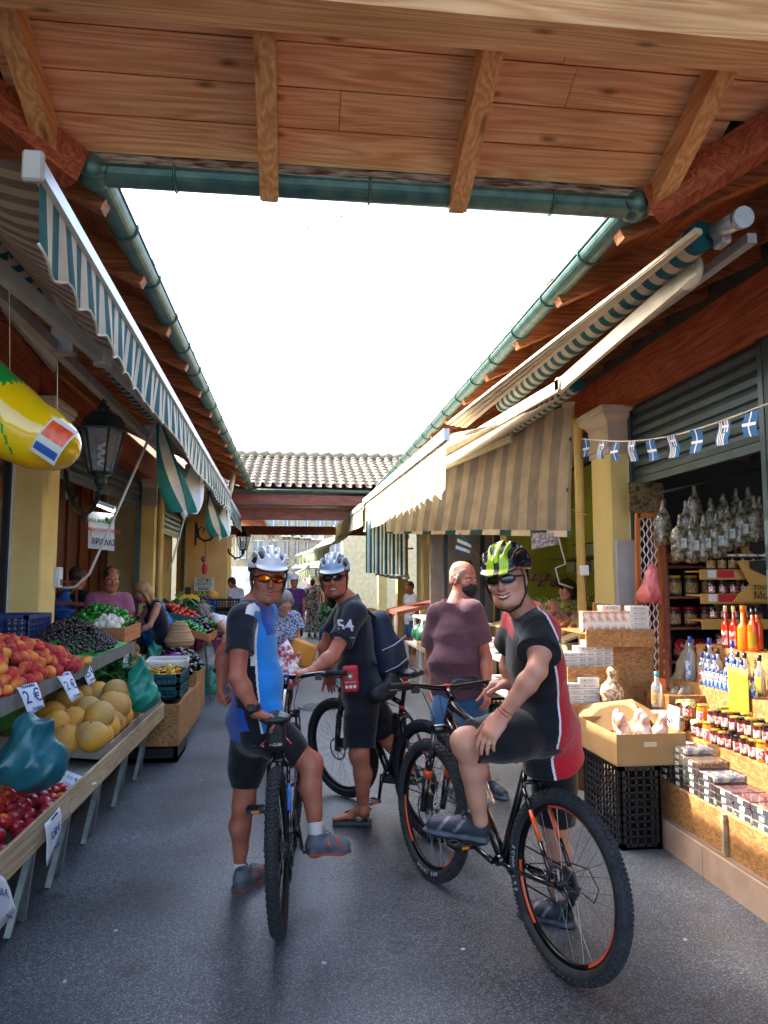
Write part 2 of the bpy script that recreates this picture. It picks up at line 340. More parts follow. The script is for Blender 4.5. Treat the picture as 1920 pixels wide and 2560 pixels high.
# ---------------- signed-distance modelling (bodies, clothes, bags) ----------------
class SDF:
    def __init__(s,h=.006): s.h=h; s.p=[]
    def cone(s,a,b,ra,rb,k=.02,wide=None,ws=1.0,cut=0,op='u',cuta=0):
        s.p.append(('c',np.array(a,float),np.array(b,float),ra,rb,k,None if wide is None else np.array(Vector(wide).normalized()),ws,cut,op,cuta)); return s
    def ell(s,c,r,ax=None,k=.02,op='u'):
        ax=np.eye(3) if ax is None else np.array([list(Vector(q).normalized()) for q in ax]); s.p.append(('e',np.array(c,float),np.array(r,float),ax,k,op)); return s
    def box(s,c,r,ax=None,rd=.01,k=.01,op='u'):
        ax=np.eye(3) if ax is None else np.array([list(Vector(q).normalized()) for q in ax]); s.p.append(('b',np.array(c,float),np.array(r,float),ax,rd,k,op)); return s
    def plane(s,c,n,k=.004): s.p.append(('p',np.array(c,float),np.array(Vector(n).normalized()),k)); return s
    def mesh(s,disp=None):
        h=s.h; lo=np.full(3,1e9); hi=-lo
        for p in s.p:
            if p[0]=='c' and p[9]=='u':
                m=max(p[3],p[4])*max(1,p[7])
                lo=np.minimum(lo,np.minimum(p[1],p[2])-m); hi=np.maximum(hi,np.maximum(p[1],p[2])+m)
            elif p[0] in 'eb' and p[-1]=='u':
                m=np.abs(p[3].T)@p[2]; lo=np.minimum(lo,p[1]-m); hi=np.maximum(hi,p[1]+m)
        lo-=.03; hi+=.03; n=np.ceil((hi-lo)/h).astype(int)+1
        xs=[lo[i]+h*np.arange(n[i]) for i in range(3)]
        D=np.full(n,.2,np.float32)
        for p in s.p:
            if p[0]=='p':
                d=((xs[0]-p[1][0])*p[2][0])[:,None,None]+((xs[1]-p[1][1])*p[2][1])[None,:,None]+((xs[2]-p[1][2])*p[2][2])[None,None,:]
                D=np.maximum(D,d.astype(np.float32)); continue
            if p[0]=='c':
                _,a,b,ra,rb,k,wd,ws,cut,op,cuta=p; m=max(ra,rb)*max(1,ws)+k+2.5*h+.01
                l=np.minimum(a,b)-m; g=np.maximum(a,b)+m
            else:
                a=p[1]; k=p[-2]; m=np.abs(p[3].T)@p[2]+k+2.5*h+.01; l=a-m; g=a+m; op=p[-1]
            i0=np.clip(np.floor((l-lo)/h).astype(int),0,n-1); i1=np.clip(np.ceil((g-lo)/h).astype(int)+1,1,n)
            if (i1<=i0).any(): continue
            sl=tuple(slice(i0[i],i1[i]) for i in range(3))
            X=(xs[0][sl[0]]-a[0])[:,None,None].astype(np.float32); Y=(xs[1][sl[1]]-a[1])[None,:,None].astype(np.float32); Z=(xs[2][sl[2]]-a[2])[None,None,:].astype(np.float32)
            if p[0]=='c':
                ab=b-a; L2=max(float(ab@ab),1e-9); t0=(X*ab[0]+Y*ab[1]+Z*ab[2])/L2; t=np.clip(t0,0,1)
                qx=X-t*ab[0]; qy=Y-t*ab[1]; qz=Z-t*ab[2]; q2=qx*qx+qy*qy+qz*qz
                if wd is not None: qn=qx*wd[0]+qy*wd[1]+qz*wd[2]; q2=q2-qn*qn+(qn/ws)**2
                d=np.sqrt(np.maximum(q2,0))-(ra+(rb-ra)*t)
                if cut: d=np.maximum(d,(t0-1)*math.sqrt(L2))
                if cuta: d=np.maximum(d,-t0*math.sqrt(L2))
            elif p[0]=='e':
                r=p[2];ax=p[3]; q=[(X*ax[i][0]+Y*ax[i][1]+Z*ax[i][2])/r[i] for i in range(3)]
                k0=np.sqrt(q[0]**2+q[1]**2+q[2]**2); k1=np.sqrt((q[0]/r[0])**2+(q[1]/r[1])**2+(q[2]/r[2])**2)+1e-6; d=k0*(k0-1)/k1
            else:
                r=p[2];ax=p[3];rd=p[4]; q=[np.abs(X*ax[i][0]+Y*ax[i][1]+Z*ax[i][2])-(r[i]-rd) for i in range(3)]
                d=np.sqrt(sum(np.maximum(c,0)**2 for c in q))+np.minimum(np.maximum(np.maximum(q[0],q[1]),q[2]),0)-rd
            E=D[sl]
            if op=='u':
                hh=np.clip(.5+.5*(E-d)/k,0,1); D[sl]=(E*(1-hh)+d*hh-k*hh*(1-hh)).astype(np.float32)
            elif op=='s':
                hh=np.clip(.5-.5*(E+d)/k,0,1); D[sl]=(E*(1-hh)-d*hh+k*hh*(1-hh)).astype(np.float32)
            elif op=='i': 
                E2=np.full_like(D,.2); E2[sl]=np.maximum(E,d); D=E2
        if disp is not None:
            act=np.abs(D)<.03; idx=np.nonzero(act); D[idx]+=disp(xs[0][idx[0]],xs[1][idx[1]],xs[2][idx[2]]).astype(np.float32)
        D[0]=D[-1]=.2; D[:,0]=D[:,-1]=.2; D[:,:,0]=D[:,:,-1]=.2
        return snets(D,lo,h)
def snets(D,lo,h):
    S=D<0; a=S[:-1,:-1,:-1]; cnt=np.zeros(a.shape,np.int8)
    for i in (0,1):
        for j in (0,1):
            for k in (0,1): cnt+=S[i:S.shape[0]-1+i,j:S.shape[1]-1+j,k:S.shape[2]-1+k]
    act=(cnt>0)&(cnt<8); I=np.nonzero(act); ids=np.full(a.shape,-1,np.int64); ids[I]=np.arange(len(I[0]))
    P=np.zeros((len(I[0]),3)); W=np.zeros(len(I[0]))
    co=[(i,j,k) for i in (0,1) for j in (0,1) for k in (0,1)]
    vals={c:D[I[0]+c[0],I[1]+c[1],I[2]+c[2]] for c in co}
    for c in co:
        for ax in range(3):
            if c[ax]==0:
                c2=list(c); c2[ax]=1; c2=tuple(c2); v0=vals[c];v1=vals[c2]; m=(v0<0)!=(v1<0)
                t=np.where(m,v0/np.where(m,v0-v1,1),0)
                for q in range(3): P[:,q]+=np.where(m,c[q]+(t if q==ax else 0),0)
                W+=m
    P/=W[:,None]; P=(P+np.stack(I,1))*h+lo
    F=[]
    for ax in range(3):
        sl0=[slice(None)]*3; sl1=[slice(None)]*3; sl0[ax]=slice(0,-1); sl1[ax]=slice(1,None)
        s0=S[tuple(sl0)]; s1=S[tuple(sl1)]; E=np.nonzero(s0!=s1); u,v=[q for q in range(3) if q!=ax]
        ok=(E[u]>0)&(E[v]>0)&(E[u]<S.shape[u]-1)&(E[v]<S.shape[v]-1); E=[e[ok] for e in E]
        def cid(du,dv):
            q=[e.copy() for e in E]; q[u]=q[u]-du; q[v]=q[v]-dv; return ids[q[0],q[1],q[2]]
        f=np.stack([cid(1,1),cid(0,1),cid(0,0),cid(1,0)],1); inside=s0[tuple(E)]
        flip=inside if ax!=1 else ~inside
        f[~flip]=f[~flip][:,::-1]; F.append(f)
    return P,np.concatenate(F)
def smooth_mesh(P,F,it=2,lam=.5):
    e=np.concatenate([F[:,[0,1]],F[:,[1,2]],F[:,[2,3]],F[:,[3,0]]]); n=len(P)
    for _ in range(it):
        A=np.zeros_like(P); c=np.zeros(n)
        for q in range(3): A[:,q]=np.bincount(e[:,0],P[e[:,1],q],n)+np.bincount(e[:,1],P[e[:,0],q],n)
        c=np.bincount(e[:,0],minlength=n)+np.bincount(e[:,1],minlength=n); P=P+lam*(A/c[:,None]-P)
    return P
def sobj(name,sdf,mats,parent=None,disp=None,matf=None,it=1,stf=None,origin=None):
    P,F=sdf.mesh(disp); P=smooth_mesh(P,F,it) if it else P
    me=bpy.data.meshes.new(name); off=np.zeros(3)
    if parent is not None: off=np.array(wloc(parent))
    else: off=np.array([(P[:,0].min()+P[:,0].max())/2,(P[:,1].min()+P[:,1].max())/2,P[:,2].min()])
    me.vertices.add(len(P)); me.vertices.foreach_set('co',(P-off).astype(np.float32).ravel())
    me.loops.add(F.size); me.loops.foreach_set('vertex_index',F.ravel().astype(np.int32))
    me.polygons.add(len(F)); me.polygons.foreach_set('loop_start',np.arange(0,F.size,4,dtype=np.int32)); 
    try: me.polygons.foreach_set('loop_total',np.full(len(F),4,np.int32))
    except Exception: pass
    for m in (mats if isinstance(mats,(list,tuple)) else [mats]): me.materials.append(m)
    if matf is not None: me.polygons.foreach_set('material_index',matf(P[F].mean(1)).astype(np.int32))
    me.polygons.foreach_set('use_smooth',np.ones(len(F),bool))
    if stf is not None: at=me.attributes.new('st','FLOAT','POINT'); at.data.foreach_set('value',stf(P).astype(np.float32))
    me.update(calc_edges=True); me.validate()
    o=bpy.data.objects.new(name,me); C.objects.link(o)
    if parent is not None:o.parent=parent
    else:o.location=off.tolist()
    return o
# ================= materials of the place =================
W_HONEY=mat_wood('honey_boards','fcc08c','d88c58',axis=0,knots=True,rand=.13)
W_RAFT=mat_wood('rafter_wood','eab076','c4824a',axis=1,rand=.12)
W_RAFTX=mat_wood('rafter_wood_cross','cc8454','96502e',axis=0,rand=.12)
W_RED=mat_wood('red_stained_beam','b86440','843c26',axis=1,rand=.1)
W_REDX=mat_wood('red_stained_beam_cross','9c6450','783c34',axis=0,rand=.1)
W_BRD_Y=mat_wood('side_boards','b06a44','7e3e22',axis=1,rand=.15)
GUT=M('gutter_green','37625c',.38,.3,col2='5d7d72',scale=14,spec=.6,bump=.05,bscale=12)
CREAM=M('cream_paint','ecd288',.7,col2='dcbe74',scale=2.5,bump=.08,bscale=25)
CREAM2=M('cream_paint_pale','e2cf9a',.7,col2='d2bb82',scale=3)
CAPM=M('capital_plaster','cfc0ae',.75,col2='bba994',scale=4,bump=.05)
SHUT=M('shutter_metal','3d4f52',.4,.5,col2='2f3e42',scale=6)
SHUTG=M('shutter_galvanised','5e6c6e',.38,.7,col2='48585c',scale=6)
BLACK=M('black_rubber','0c0d10',.6,col2='14161a')
BLK=M('black_plastic','101216',.4,col2='17191e')
WHITE=M('white_paint','e4e2dc',.5,col2='d0cec6')
STEEL=M('steel','a8acb0',.3,.9,col2='8a8e92',scale=20)
ALU=M('aluminium','c8cdd2',.35,.6,col2='b4b8bc',scale=20)
TARP=M('roof_underlay','1c1512',.9)
GLASS=M('clear_glass','f4f8f8',.03,trans=1)
def asphalt():
    m=bpy.data.materials.new('asphalt'); m.use_nodes=True; nt=m.node_tree;N=nt.nodes;L=nt.links;b=N['Principled BSDF']
    tc=N.new('ShaderNodeTexCoord')
    vo=N.new('ShaderNodeTexVoronoi'); vo.inputs['Scale'].default_value=200; L.new(tc.outputs['Object'],vo.inputs['Vector'])
    rp=N.new('ShaderNodeValToRGB'); e=rp.color_ramp.elements; e[0].color=(.042,.048,.058,1); e[1].color=(.25,.27,.29,1); e[0].position=.15; e[1].position=.97
    a=e.new(.62); a.color=(.068,.078,.092,1)
    sep=N.new('ShaderNodeSeparateColor'); L.new(vo.outputs['Color'],sep.inputs[0]); L.new(sep.outputs[0],rp.inputs[0])
    n1=N.new('ShaderNodeTexNoise'); n1.inputs['Scale'].default_value=1.1; n1.inputs['Detail'].default_value=6; L.new(tc.outputs['Object'],n1.inputs['Vector'])
    mr=N.new('ShaderNodeMapRange'); mr.inputs['From Min'].default_value=.3; mr.inputs['From Max'].default_value=.7; mr.inputs['To Min'].default_value=.62; mr.inputs['To Max'].default_value=1.25; L.new(n1.outputs['Fac'],mr.inputs[0])
    hs=N.new('ShaderNodeHueSaturation'); L.new(mr.outputs[0],hs.inputs['Value']); L.new(rp.outputs[0],hs.inputs['Color'])
    # dirty brown spots
    n2=N.new('ShaderNodeTexNoise'); n2.inputs['Scale'].default_value=3.7; n2.inputs['Detail'].default_value=3; L.new(tc.outputs['Object'],n2.inputs['Vector'])
    r2=N.new('ShaderNodeValToRGB'); r2.color_ramp.elements[0].position=.62; r2.color_ramp.elements[1].position=.75; r2.color_ramp.elements[0].color=(1,1,1,1); r2.color_ramp.elements[1].color=(.55,.5,.47,1); L.new(n2.outputs['Fac'],r2.inputs[0])
    mx=N.new('ShaderNodeMix'); mx.data_type='RGBA'; mx.blend_type='MULTIPLY'; mx.inputs[0].default_value=1; L.new(hs.outputs[0],mx.inputs[6]); L.new(r2.outputs[0],mx.inputs[7])
    L.new(mx.outputs[2],b.inputs['Base Color'])
    mr2=N.new('ShaderNodeMapRange'); mr2.inputs['To Min'].default_value=.22; mr2.inputs['To Max'].default_value=.6; L.new(n1.outputs['Fac'],mr2.inputs[0]); L.new(mr2.outputs[0],b.inputs['Roughness'])
    b.inputs['Specular IOR Level'].default_value=.6
    bp=N.new('ShaderNodeBump'); bp.inputs['Strength'].default_value=.6; bp.inputs['Distance'].default_value=.004; L.new(sep.outputs[1],bp.inputs['Height']); L.new(bp.outputs[0],b.inputs['Normal'])
    return m
ASPH=asphalt()
# ================= ground =================
g=MB().grid(lambda u,v:(-60+120*u,-30+160*v,0),24,32,sm=False); gr=g.build('ground',ASPH); gr.location=(0,50,0); 
gr.data.transform(Matrix.Translation((0,0,0))); tag(gr,kind='structure')
KT=M('kerb_tile','b59a86',.55,col2='a08570',scale=7,bump=.1)
kb=MB()
y=1.0; KX=2.215; KH=.165
while y<16:
    kb.box((KX+.012,y+.295,KH/2-.004),(.02,.584,KH),mi=0); y+=.59
kb.box((KX+1.3,8.5,KH/2+.004),(2.56,15,KH),mi=1)
k=kb.build('pavement',[KT,M('shop_floor','8a7a6c',.5,col2='776858',scale=3)]); tag(k,kind='structure')
# left side raised floor under the shops
k=MB().box((-3.2,9.0,.04),(2.2,26,.08)).build('shop_floor',_M['shop_floor']); tag(k,kind='structure')
# manhole cover
mh=empty('manhole_cover',pt(690,1527,Z=0)+V(0,0,.006),'round cast iron manhole cover set in the asphalt behind the middle bicycle wheel','manhole cover')
c=wloc(mh); MB().lathe([(.0,.004),(.24,.004),(.25,.006),(.27,.006),(.28,0)],c,seg=36).build('cover',M('cast_iron','5c6268',.4,.6,bump=.6,bscale=60),mh)
mm=MB()
for k in range(10):
    a=k*math.pi/5; mm.box(c+V(math.cos(a)*.13,math.sin(a)*.13,.006),(.12,.014,.008),rot=a)
mm.tube([c+V(math.cos(a*.2618)*.205,math.sin(a*.2618)*.205,.008) for a in range(24)],.006,5,closed=True).build('ribs',M('iron_rim','8b9095',.35,.6),mh)
# ================= roofs =================
ZE=3.53; SL=.466; YN=3.32; XL=-.97; XR=1.70; YF=15.05
def z_at(q): return ZE+SL*q
def side_roof(name,label,x0,sgn,ya,yb,lit):
    "boards run along Y, rafters across; q = distance from the eave"
    root=empty(name,(x0+sgn*1.5,(ya+yb)/2,2.9),label,'roof')
    b=MB(); q=0; d=.17
    while q<3.3:
        y0=ya-q-.001; x=x0+sgn*(q+d/2); z=z_at(q+d/2)
        rot=Matrix.Rotation(-sgn*math.atan(SL),3,'Y'); yy=y0
        while yy<yb:
            ln=min(random.uniform(3.2,4.2),yb-yy)
            b.box(V(x,yy+ln/2,z+.01),(d/math.cos(math.atan(SL))-.006,ln-.004,.02),rot=rot); yy+=ln
        q+=d
    b.build('board_ceiling',W_BRD_Y,root)
    cv=MB(); cv.prism([V(x0-sgn*.0,ya,ZE+.04),V(x0+sgn*3.4,ya-3.4,z_at(3.4)+.04),V(x0+sgn*3.4,yb,z_at(3.4)+.04),V(x0,yb,ZE+.04)],(0,0,0),(0,0,.05)); cv.build('roof_covering',TARP,root)
    yy=YN+.22
    k=0
    while yy<yb-.1:
        if yy>ya:
            r=MB(); a=V(x0-sgn*.07,yy,ZE-.065-.03); e=V(x0+sgn*3.2,yy,z_at(3.2)-.065); r.bar(a,e,.09,.17)
            r.build('rafter',W_RAFTX,root)
        yy+=.9; k+=1
    for yy in (YN-.95,YN-1.85):   # jack rafters towards the valley
        q0=YN-yy
        r=MB(); a=V(x0+sgn*q0,yy,z_at(q0)-.065); e=V(x0+sgn*3.2,yy,z_at(3.2)-.065); r.bar(a,e,.085,.13); r.build('rafter',W_RAFTX,root)
    # valley beam at the near corner
    r=MB(); r.bar(V(x0+sgn*.02,YN-.02,ZE-.10),V(x0+sgn*3.2,YN-3.2,z_at(3.2)-.10),.10,.17); r.build('valley_beam',W_RED,root)
    # fascia board
    r=MB(); r.bar(V(x0-sgn*.005,ya,ZE-.0),V(x0-sgn*.005,yb,ZE-.0),.025,.07); r.build('fascia',W_RAFTX,root)
    return root
RLEFT=side_roof('arcade_roof','left tiled arcade roof of dark red rafters and boards over the vegetable stalls',XL,-1,YN,YF,0)
RRIGHT=side_roof('arcade_roof','right arcade roof of boards and carved rafter tails above the honey and fruit stalls',XR,1,YN,YF,1)
def gutter(parent,a,b,r=.066,sp=.66,first=.3):
    a=Vector(a);b=Vector(b);sd,u,d=frame(b-a)
    g=MB(); n=12
    vs=[];fs=[]
    for p in (a,b):
        for k in range(n+1):
            t=math.pi*k/n; vs.append(p+sd*math.cos(t)*r-u*math.sin(t)*r)
        for k in range(n+1):
            t=math.pi*(n-k)/n; vs.append(p+sd*math.cos(t)*(r-.004)-u*math.sin(t)*(r-.004))
    m=2*(n+1)
    for k in range(m): fs.append((k,(k+1)%m,m+(k+1)%m,m+k))
    fs+=[tuple(range(m-1,-1,-1)),tuple(range(m,2*m))]
    g.add(vs,fs,0,False); 
    for f in range(len(fs)-2): g.sm[f]=False
    g.tube([a+sd*r,b+sd*r],.008,6); g.tube([a-sd*r,b-sd*r],.008,6)
    go=g.build('gutter',GUT,parent)
    L=(b-a).length; t=first
    while t<L:
        br=MB(); c=a+d*t; br.tube([c+sd*math.cos(q*math.pi/12)*(r+.005)-u*math.sin(q*math.pi/12)*(r+.005) for q in range(-1,14)],.0075,4)
        br.build('gutter_bracket',GUT,parent); t+=sp
GL=V(-.925,YN+.055,3.472)
gutter(RLEFT,(-.925,3.30,3.472),(-.925,YF,3.472),first=.62)
gutter(RRIGHT,(1.655,3.30,3.472),(1.655,YF,3.472),first=.62)
# near roof over the camera
RNEAR=empty('near_roof',(0.4,1.8,2.9),'roof of honey coloured pine boards and rafters sloping overhead','roof')
b=MB(); q=0; d=.166
while q<4.2:
    y=YN-q-d/2; x0=XL-q-d*.5; x1=XR+q+d*.5; z=z_at(q+d/2); rot=Matrix.Rotation(-math.atan(SL),3,'X')
    cuts=[x0]; xx=x0+random.uniform(.6,3)
    while xx<x1-.4: cuts.append(xx); xx+=random.uniform(2.7,4.3)
    cuts.append(x1)
    for i in range(len(cuts)-1): b.box(V((cuts[i]+cuts[i+1])/2,y,z+.01),(cuts[i+1]-cuts[i]-.003,d/math.cos(math.atan(SL))-.007,.02),rot=rot)
    q+=d
b.build('board_ceiling',W_HONEY,RNEAR)
MB().prism([V(XL,YN,ZE+.04),V(XR,YN,ZE+.04),V(XR+4.2,YN-4.2,z_at(4.2)+.04),V(XL-4.2,YN-4.2,z_at(4.2)+.04)],(0,0,0),(0,0,.05)).build('roof_covering',TARP,RNEAR)
for x in (-2.9,-1.99,-1.085,-.14,.757,1.742,2.64,3.5):
    q0=max(0,XL-x,x-XR); r=MB()
    r.bar(V(x,YN+.05-q0,ZE-.085+SL*(q0-.05)),V(x,YN-4.2,z_at(4.2)-.065),.085,.125)
    if q0==0: r.bar(V(x,YN+.085,ZE-.105),V(x,YN+.045,ZE-.09),.075,.09)
    r.build('rafter',W_RAFT,RNEAR)
r=MB(); r.bar(V(-3.4,2.50,z_at(.82)-.21),V(4.4,2.50,z_at(.82)-.21),.17,.17); r.build('purlin',mat_wood('purlin_wood','f4c48e','d0925c',axis=0),RNEAR)
r=MB(); r.bar(V(XL-.05,YN+.014,ZE-.005),V(XR+.05,YN+.014,ZE-.005),.022,.075); r.build('weathered_edge',M('weathered_board','b9a892',.8,col2='5b3220',scale=9,contrast=1.6,stretch=(1,8,8)),RNEAR)
gutter(RNEAR,(XL-.02,3.372,3.472),(XR+.02,3.372,3.472),first=.42,sp=.9)
for x in (XL+.03,XR-.03):     # soldered corner boxes
    MB().ball(V(x,3.372,3.465),(.085,.085,.078),16,8).build('gutter_corner',GUT,RNEAR)
# far cross roof with barrel tiles
RFAR=empty('cross_roof',(.4,17,3.0),'far roof of grey barrel tiles crossing the street on dark red beams','roof')
TILE=M('clay_tiles','a4937c',.85,col2='8a7a66',scale=5,rand=.12,bump=.3,bscale=50)
def tile_side(y0,y1,z0,z1,x0,x1,pit=.205,row=.30):
    t=MB(); L=math.hypot(y1-y0,z1-z0); n=int(L/row); dy=(y1-y0)/n; dz=(z1-z0)/n; x=x0
    while x<x1:
        for j in range(n):
            a=V(x,y0+dy*j-.0,z0+dz*j); e=V(x,y0+dy*(j+1.12),z0+dz*(j+1.12))
            vs=[];nn=7
            jx=random.uniform(-.006,.006)
            for p,rr,up in ((a,.072,.02),(e,.058,.0)):
                for k in range(nn+1):
                    an=math.pi*k/nn; vs.append(p+V(math.cos(an)*rr+jx,0,math.sin(an)*rr*.85+up))
            for p,rr,up in ((a,.06,.02),):
                for k in range(nn+1):
                    an=math.pi*k/nn; vs.append(p+V(math.cos(an)*rr+jx,.0,math.sin(an)*rr*.85+up-.004))
            fs=[(k,k+1,nn+2+k,nn+1+k) for k in range(nn)]+[(2*(nn+1)+k,2*(nn+1)+k+1,k+1,k) for k in range(nn)]
            t.add(vs,fs,0,True)
            # pan tile between
            vs=[];c=a+V(pit/2,0,-.004);f2=e+V(pit/2,0,-.012)
            for p,up in ((c,.012),(f2,0)):
                for k in range(5): an=math.pi*k/4; vs.append(p+V(math.cos(an)*.075,0,-math.sin(an)*.03+up+.012))
            t.add(vs,[(k,k+1,6+k,5+k) for k in range(4)],0,True)
        x+=pit
    return t
t=tile_side(14.97,18.0,3.50,4.60,-1.9,3.3); t.build('tile_covering',TILE,RFAR)
rt=MB(); x=-1.9
while x<3.4: 
    rt.tube([V(x,18.0,4.63),V(x+.33,18.0,4.66)],[.085,.1],10); x+=.3
rt.build('ridge_tiles',TILE,RFAR)
MB().prism([V(-4,15.02,3.44),V(-4,18,4.55),V(-4,21,3.44)],(0,0,0),(9,0,0)).build('roof_deck',W_REDX,RFAR)
r=MB(); r.bar((-2.3,15.12,3.235),(3.0,15.12,3.235),.12,.2); r.build('beam',W_REDX,RFAR)
r=MB(); r.bar((-2.3,15.45,2.98),(3.0,15.45,2.98),.16,.24); r.build('beam',W_REDX,RFAR)
r=MB(); r.bar((-2.3,20.6,2.98),(3.0,20.6,2.98),.16,.24); r.build('beam',W_REDX,RFAR)
gutter(RFAR,(-.98,15.0,3.43),(1.6,15.0,3.43),r=.055,sp=.7)
# eaves beyond the cross roof
for (x0,sg,lab) in ((-1.0,-1,'far left arcade roof with warm lit rafter tails beyond the crossing beams'),(1.9,1,'far right arcade roof beyond the crossing beams')):
    rt=empty('arcade_roof',(x0+sg*1.2,26,3.0),lab,'roof')
    MB().prism([V(x0,21.2,3.5),V(x0+sg*3,21.2,4.8),V(x0+sg*3,31,4.8),V(x0,31,3.5)],(0,0,0),(0,0,.1)).build('roof_deck',W_BRD_Y,rt)
    for k in range(10):
        MB().bar(V(x0-sg*.1,21.5+k*.95,3.38),V(x0+sg*2.9,21.5+k*.95,4.70),.1,.14).build('rafter',W_RAFTX,rt)
    gutter(rt,(x0-sg*.07,21.2,3.44),(x0-sg*.07,31,3.44),sp=1)
# beams along the columns
def beam(label,a,b,w,h):
    o=MB().bar(a,b,w,h).build('timber_beam',W_RED); return tag(o,label,'beam')
beam('left orange brown timber beam resting on the column capitals',(-2.27,2.0,3.30),(-2.27,21,3.30),.24,.36)
beam('right red timber beam above the roller shutters',(3.02,2.0,3.36),(3.02,21,3.36),.22,.40)
# columns
def column(x,y,sg,label,top=3.14,d=.42,w=.30):
    r=empty('column',(x-sg*w/2,y,0),label,'column')
    cx=x+sg*w/2
    MB().box((cx,y,top/2-.2),(w,d,top-.4),bev=.012).build('shaft',CREAM,r)
    p=MB()
    for z,e,h in ((top-.40,.012,.05),(top-.36,.035,.03)): p.box((cx,y,z),(w+2*e,d+2*e,h))
    p.box((cx,y,top-.235),(w+.03,d+.03,.22))
    vs=[];e0=.02
    prof=[(.02,top-.15),(.035,top-.12),(.075,top-.09),(.085,top-.07),(.085,top-.045),(.10,top-.04),(.10,top)]
    for e,z in prof: vs+=[V(cx-w/2-e,y-d/2-e,z),V(cx+w/2+e,y-d/2-e,z),V(cx+w/2+e,y+d/2+e,z),V(cx-w/2-e,y+d/2+e,z)]
    n=len(prof); p.add(vs,[(4*i+k,4*i+(k+1)%4,4*i+4+(k+1)%4,4*i+4+k) for i in range(n-1) for k in range(4)]+[(4*n-4,4*n-3,4*n-2,4*n-1)])
    p.build('capital',CAPM,r); return r
for i,(y,l) in enumerate(((6.66,'cream square column behind the inflatable banana, nearest on the left'),(11.62,'cream column beside the hanging shop sign, second on the left'),(16.2,'third cream column on the left beyond the knotted awning cloth'),(20.7,'fourth cream column on the left by the far shop sign'),(25.0,'last cream column on the left before the white van'))):
    column(-2.1,y,-1,l)
for y,l in ((6.52,'yellow lit column between the striped curtain and the honey shop'),(11.2,'second right column beside the lime green shop'),(15.9,'third right column by the hanging scoop lamps'),(20.5,'fourth right column far down the right side'),(25.2,'fifth right column far down the street')):
    column(2.8,y,1,l,top=3.17)
# shop walls: left side
def wall(name,c,s,m,label,cat='wall'):
    return tag(MB().box(c,s).build(name,m),label,cat)
wall('back_wall',(-3.95,9,2.6),(.12,26,5.2),CREAM2,'plain back wall of the left shops')
wall('back_wall',(4.35,9,2.6),(.12,26,5.2),M('dark_shop_wall','4c4540',.8,col2='39332f'),'dark back wall of the right shops')
PANEL=mat_wood('brown_panels','7a3c1e','4c200f',axis=2,knots=False,rand=.25,rough=.4)
pw=MB(); y=6.9
while y<11.4: pw.box((-2.86,y+.27,1.45),(.04,.535,2.9)); pw.box((-2.835,y,1.45),(.05,.05,2.9)); y+=.54
tag(pw.build('panelled_wall',PANEL),'brown varnished wood panelling behind the vegetable vendor','wall')
wall('side_wall',(-2.95,11.75,1.6),(1.1,.12,3.2),CREAM2,'cream side wall of the left shop beside the second column')
wall('shop_wall',(-2.62,13.9,1.6),(.12,4.0,3.2),CREAM,'cream wall of the shop between the second and third left columns')
wall('shop_wall',(-2.5,18.5,1.6),(.12,4.0,3.2),CREAM,'cream wall carrying the organic products sign')
wall('shop_wall',(-2.5,23.0,1.6),(.12,3.9,3.2),M('louvre_wall','c9c7bd',.6),'pale louvred wall at the far left')
# posters / near left shopfront
MB_=MB()
MB_.box((-2.37,6.40,1.5),(.05,.05,3.0),mi=0); MB_.box((-2.345,6.435,1.5),(.03,.035,3.0),mi=1)
tag(MB_.build('door_frame',[BLACK,WHITE]),'black and white door edge beside the nearest left column','door frame')
pst=mat_ramp('fruit_print',['1a3a3e','7a1420','c23a2a','2d6b46','30202c'],.4,scale=7,mixn=.9)
tag(MB().box((-2.42,5.2,1.9),(.04,2.3,2.4)).build('printed_panel',pst),'dark red and green printed panel at the left edge of the picture','poster')
tag(MB().box((-2.45,5.2,.55),(.06,2.4,.3)).build('shop_ledge',CREAM),'cream ledge under the printed panel','ledge')
# roller shutters
def shutter(label,x,y0,y1,z0,z1,m,sg=1,tilt=0,slat=.095,lip=True):
    r=empty('roller_shutter',(x,(y0+y1)/2,z0),label,'roller shutter'); s=MB(); z=z0
    prof=[(0,0),(.012,.008),(.016,.05),(.010,.078),(0,.084),(-.004,.090)]
    pts=[]
    while z<z1:
        pts+=[(sg*a,z+b*slat/.095) for a,b in prof]; z+=slat
    vs=[];n=len(pts)
    for a,z in pts: vs+=[V(x+a,y0,z-tilt*0),V(x+a,y1,z+tilt)]
    s.add(vs,[(2*i,2*i+1,2*i+3,2*i+2) for i in range(n-1)],0,False); o=s.build('slat_curtain',m,r,solid=.004)
    b=MB(); b.bar(V(x,y0,z0-.03),V(x,y1,z0-.03+tilt),.035,.06); b.build('bottom_rail',m,r)
    for yy in (y0,y1): MB().box((x,yy,(z0+z1)/2-.8),(.07,.05,z1-z0+1.6)).build('guide_rail',m,r)
    return r
shutter('galvanised roller shutter half raised behind the lantern',-2.33,6.9,11.35,2.66,3.3,SHUTG,1,tilt=.1)
shutter('grey roller shutter between the second and third left columns',-2.35,12.0,15.95,2.5,3.3,SHUTG,1)
shutter('pale closed louvre shutter behind the far left column',-2.35,21.1,24.7,.8,3.0,M('louvre_cream','c8c9bd',.5),1)
shutter('dark green roller shutter half lowered above the honey shop',3.0,4.36,6.25,2.50,3.35,SHUT,-1,tilt=-.0)
shutter('dark roller shutter over the lime green fruit shop',3.02,6.85,10.9,2.9,3.35,SHUT,-1)
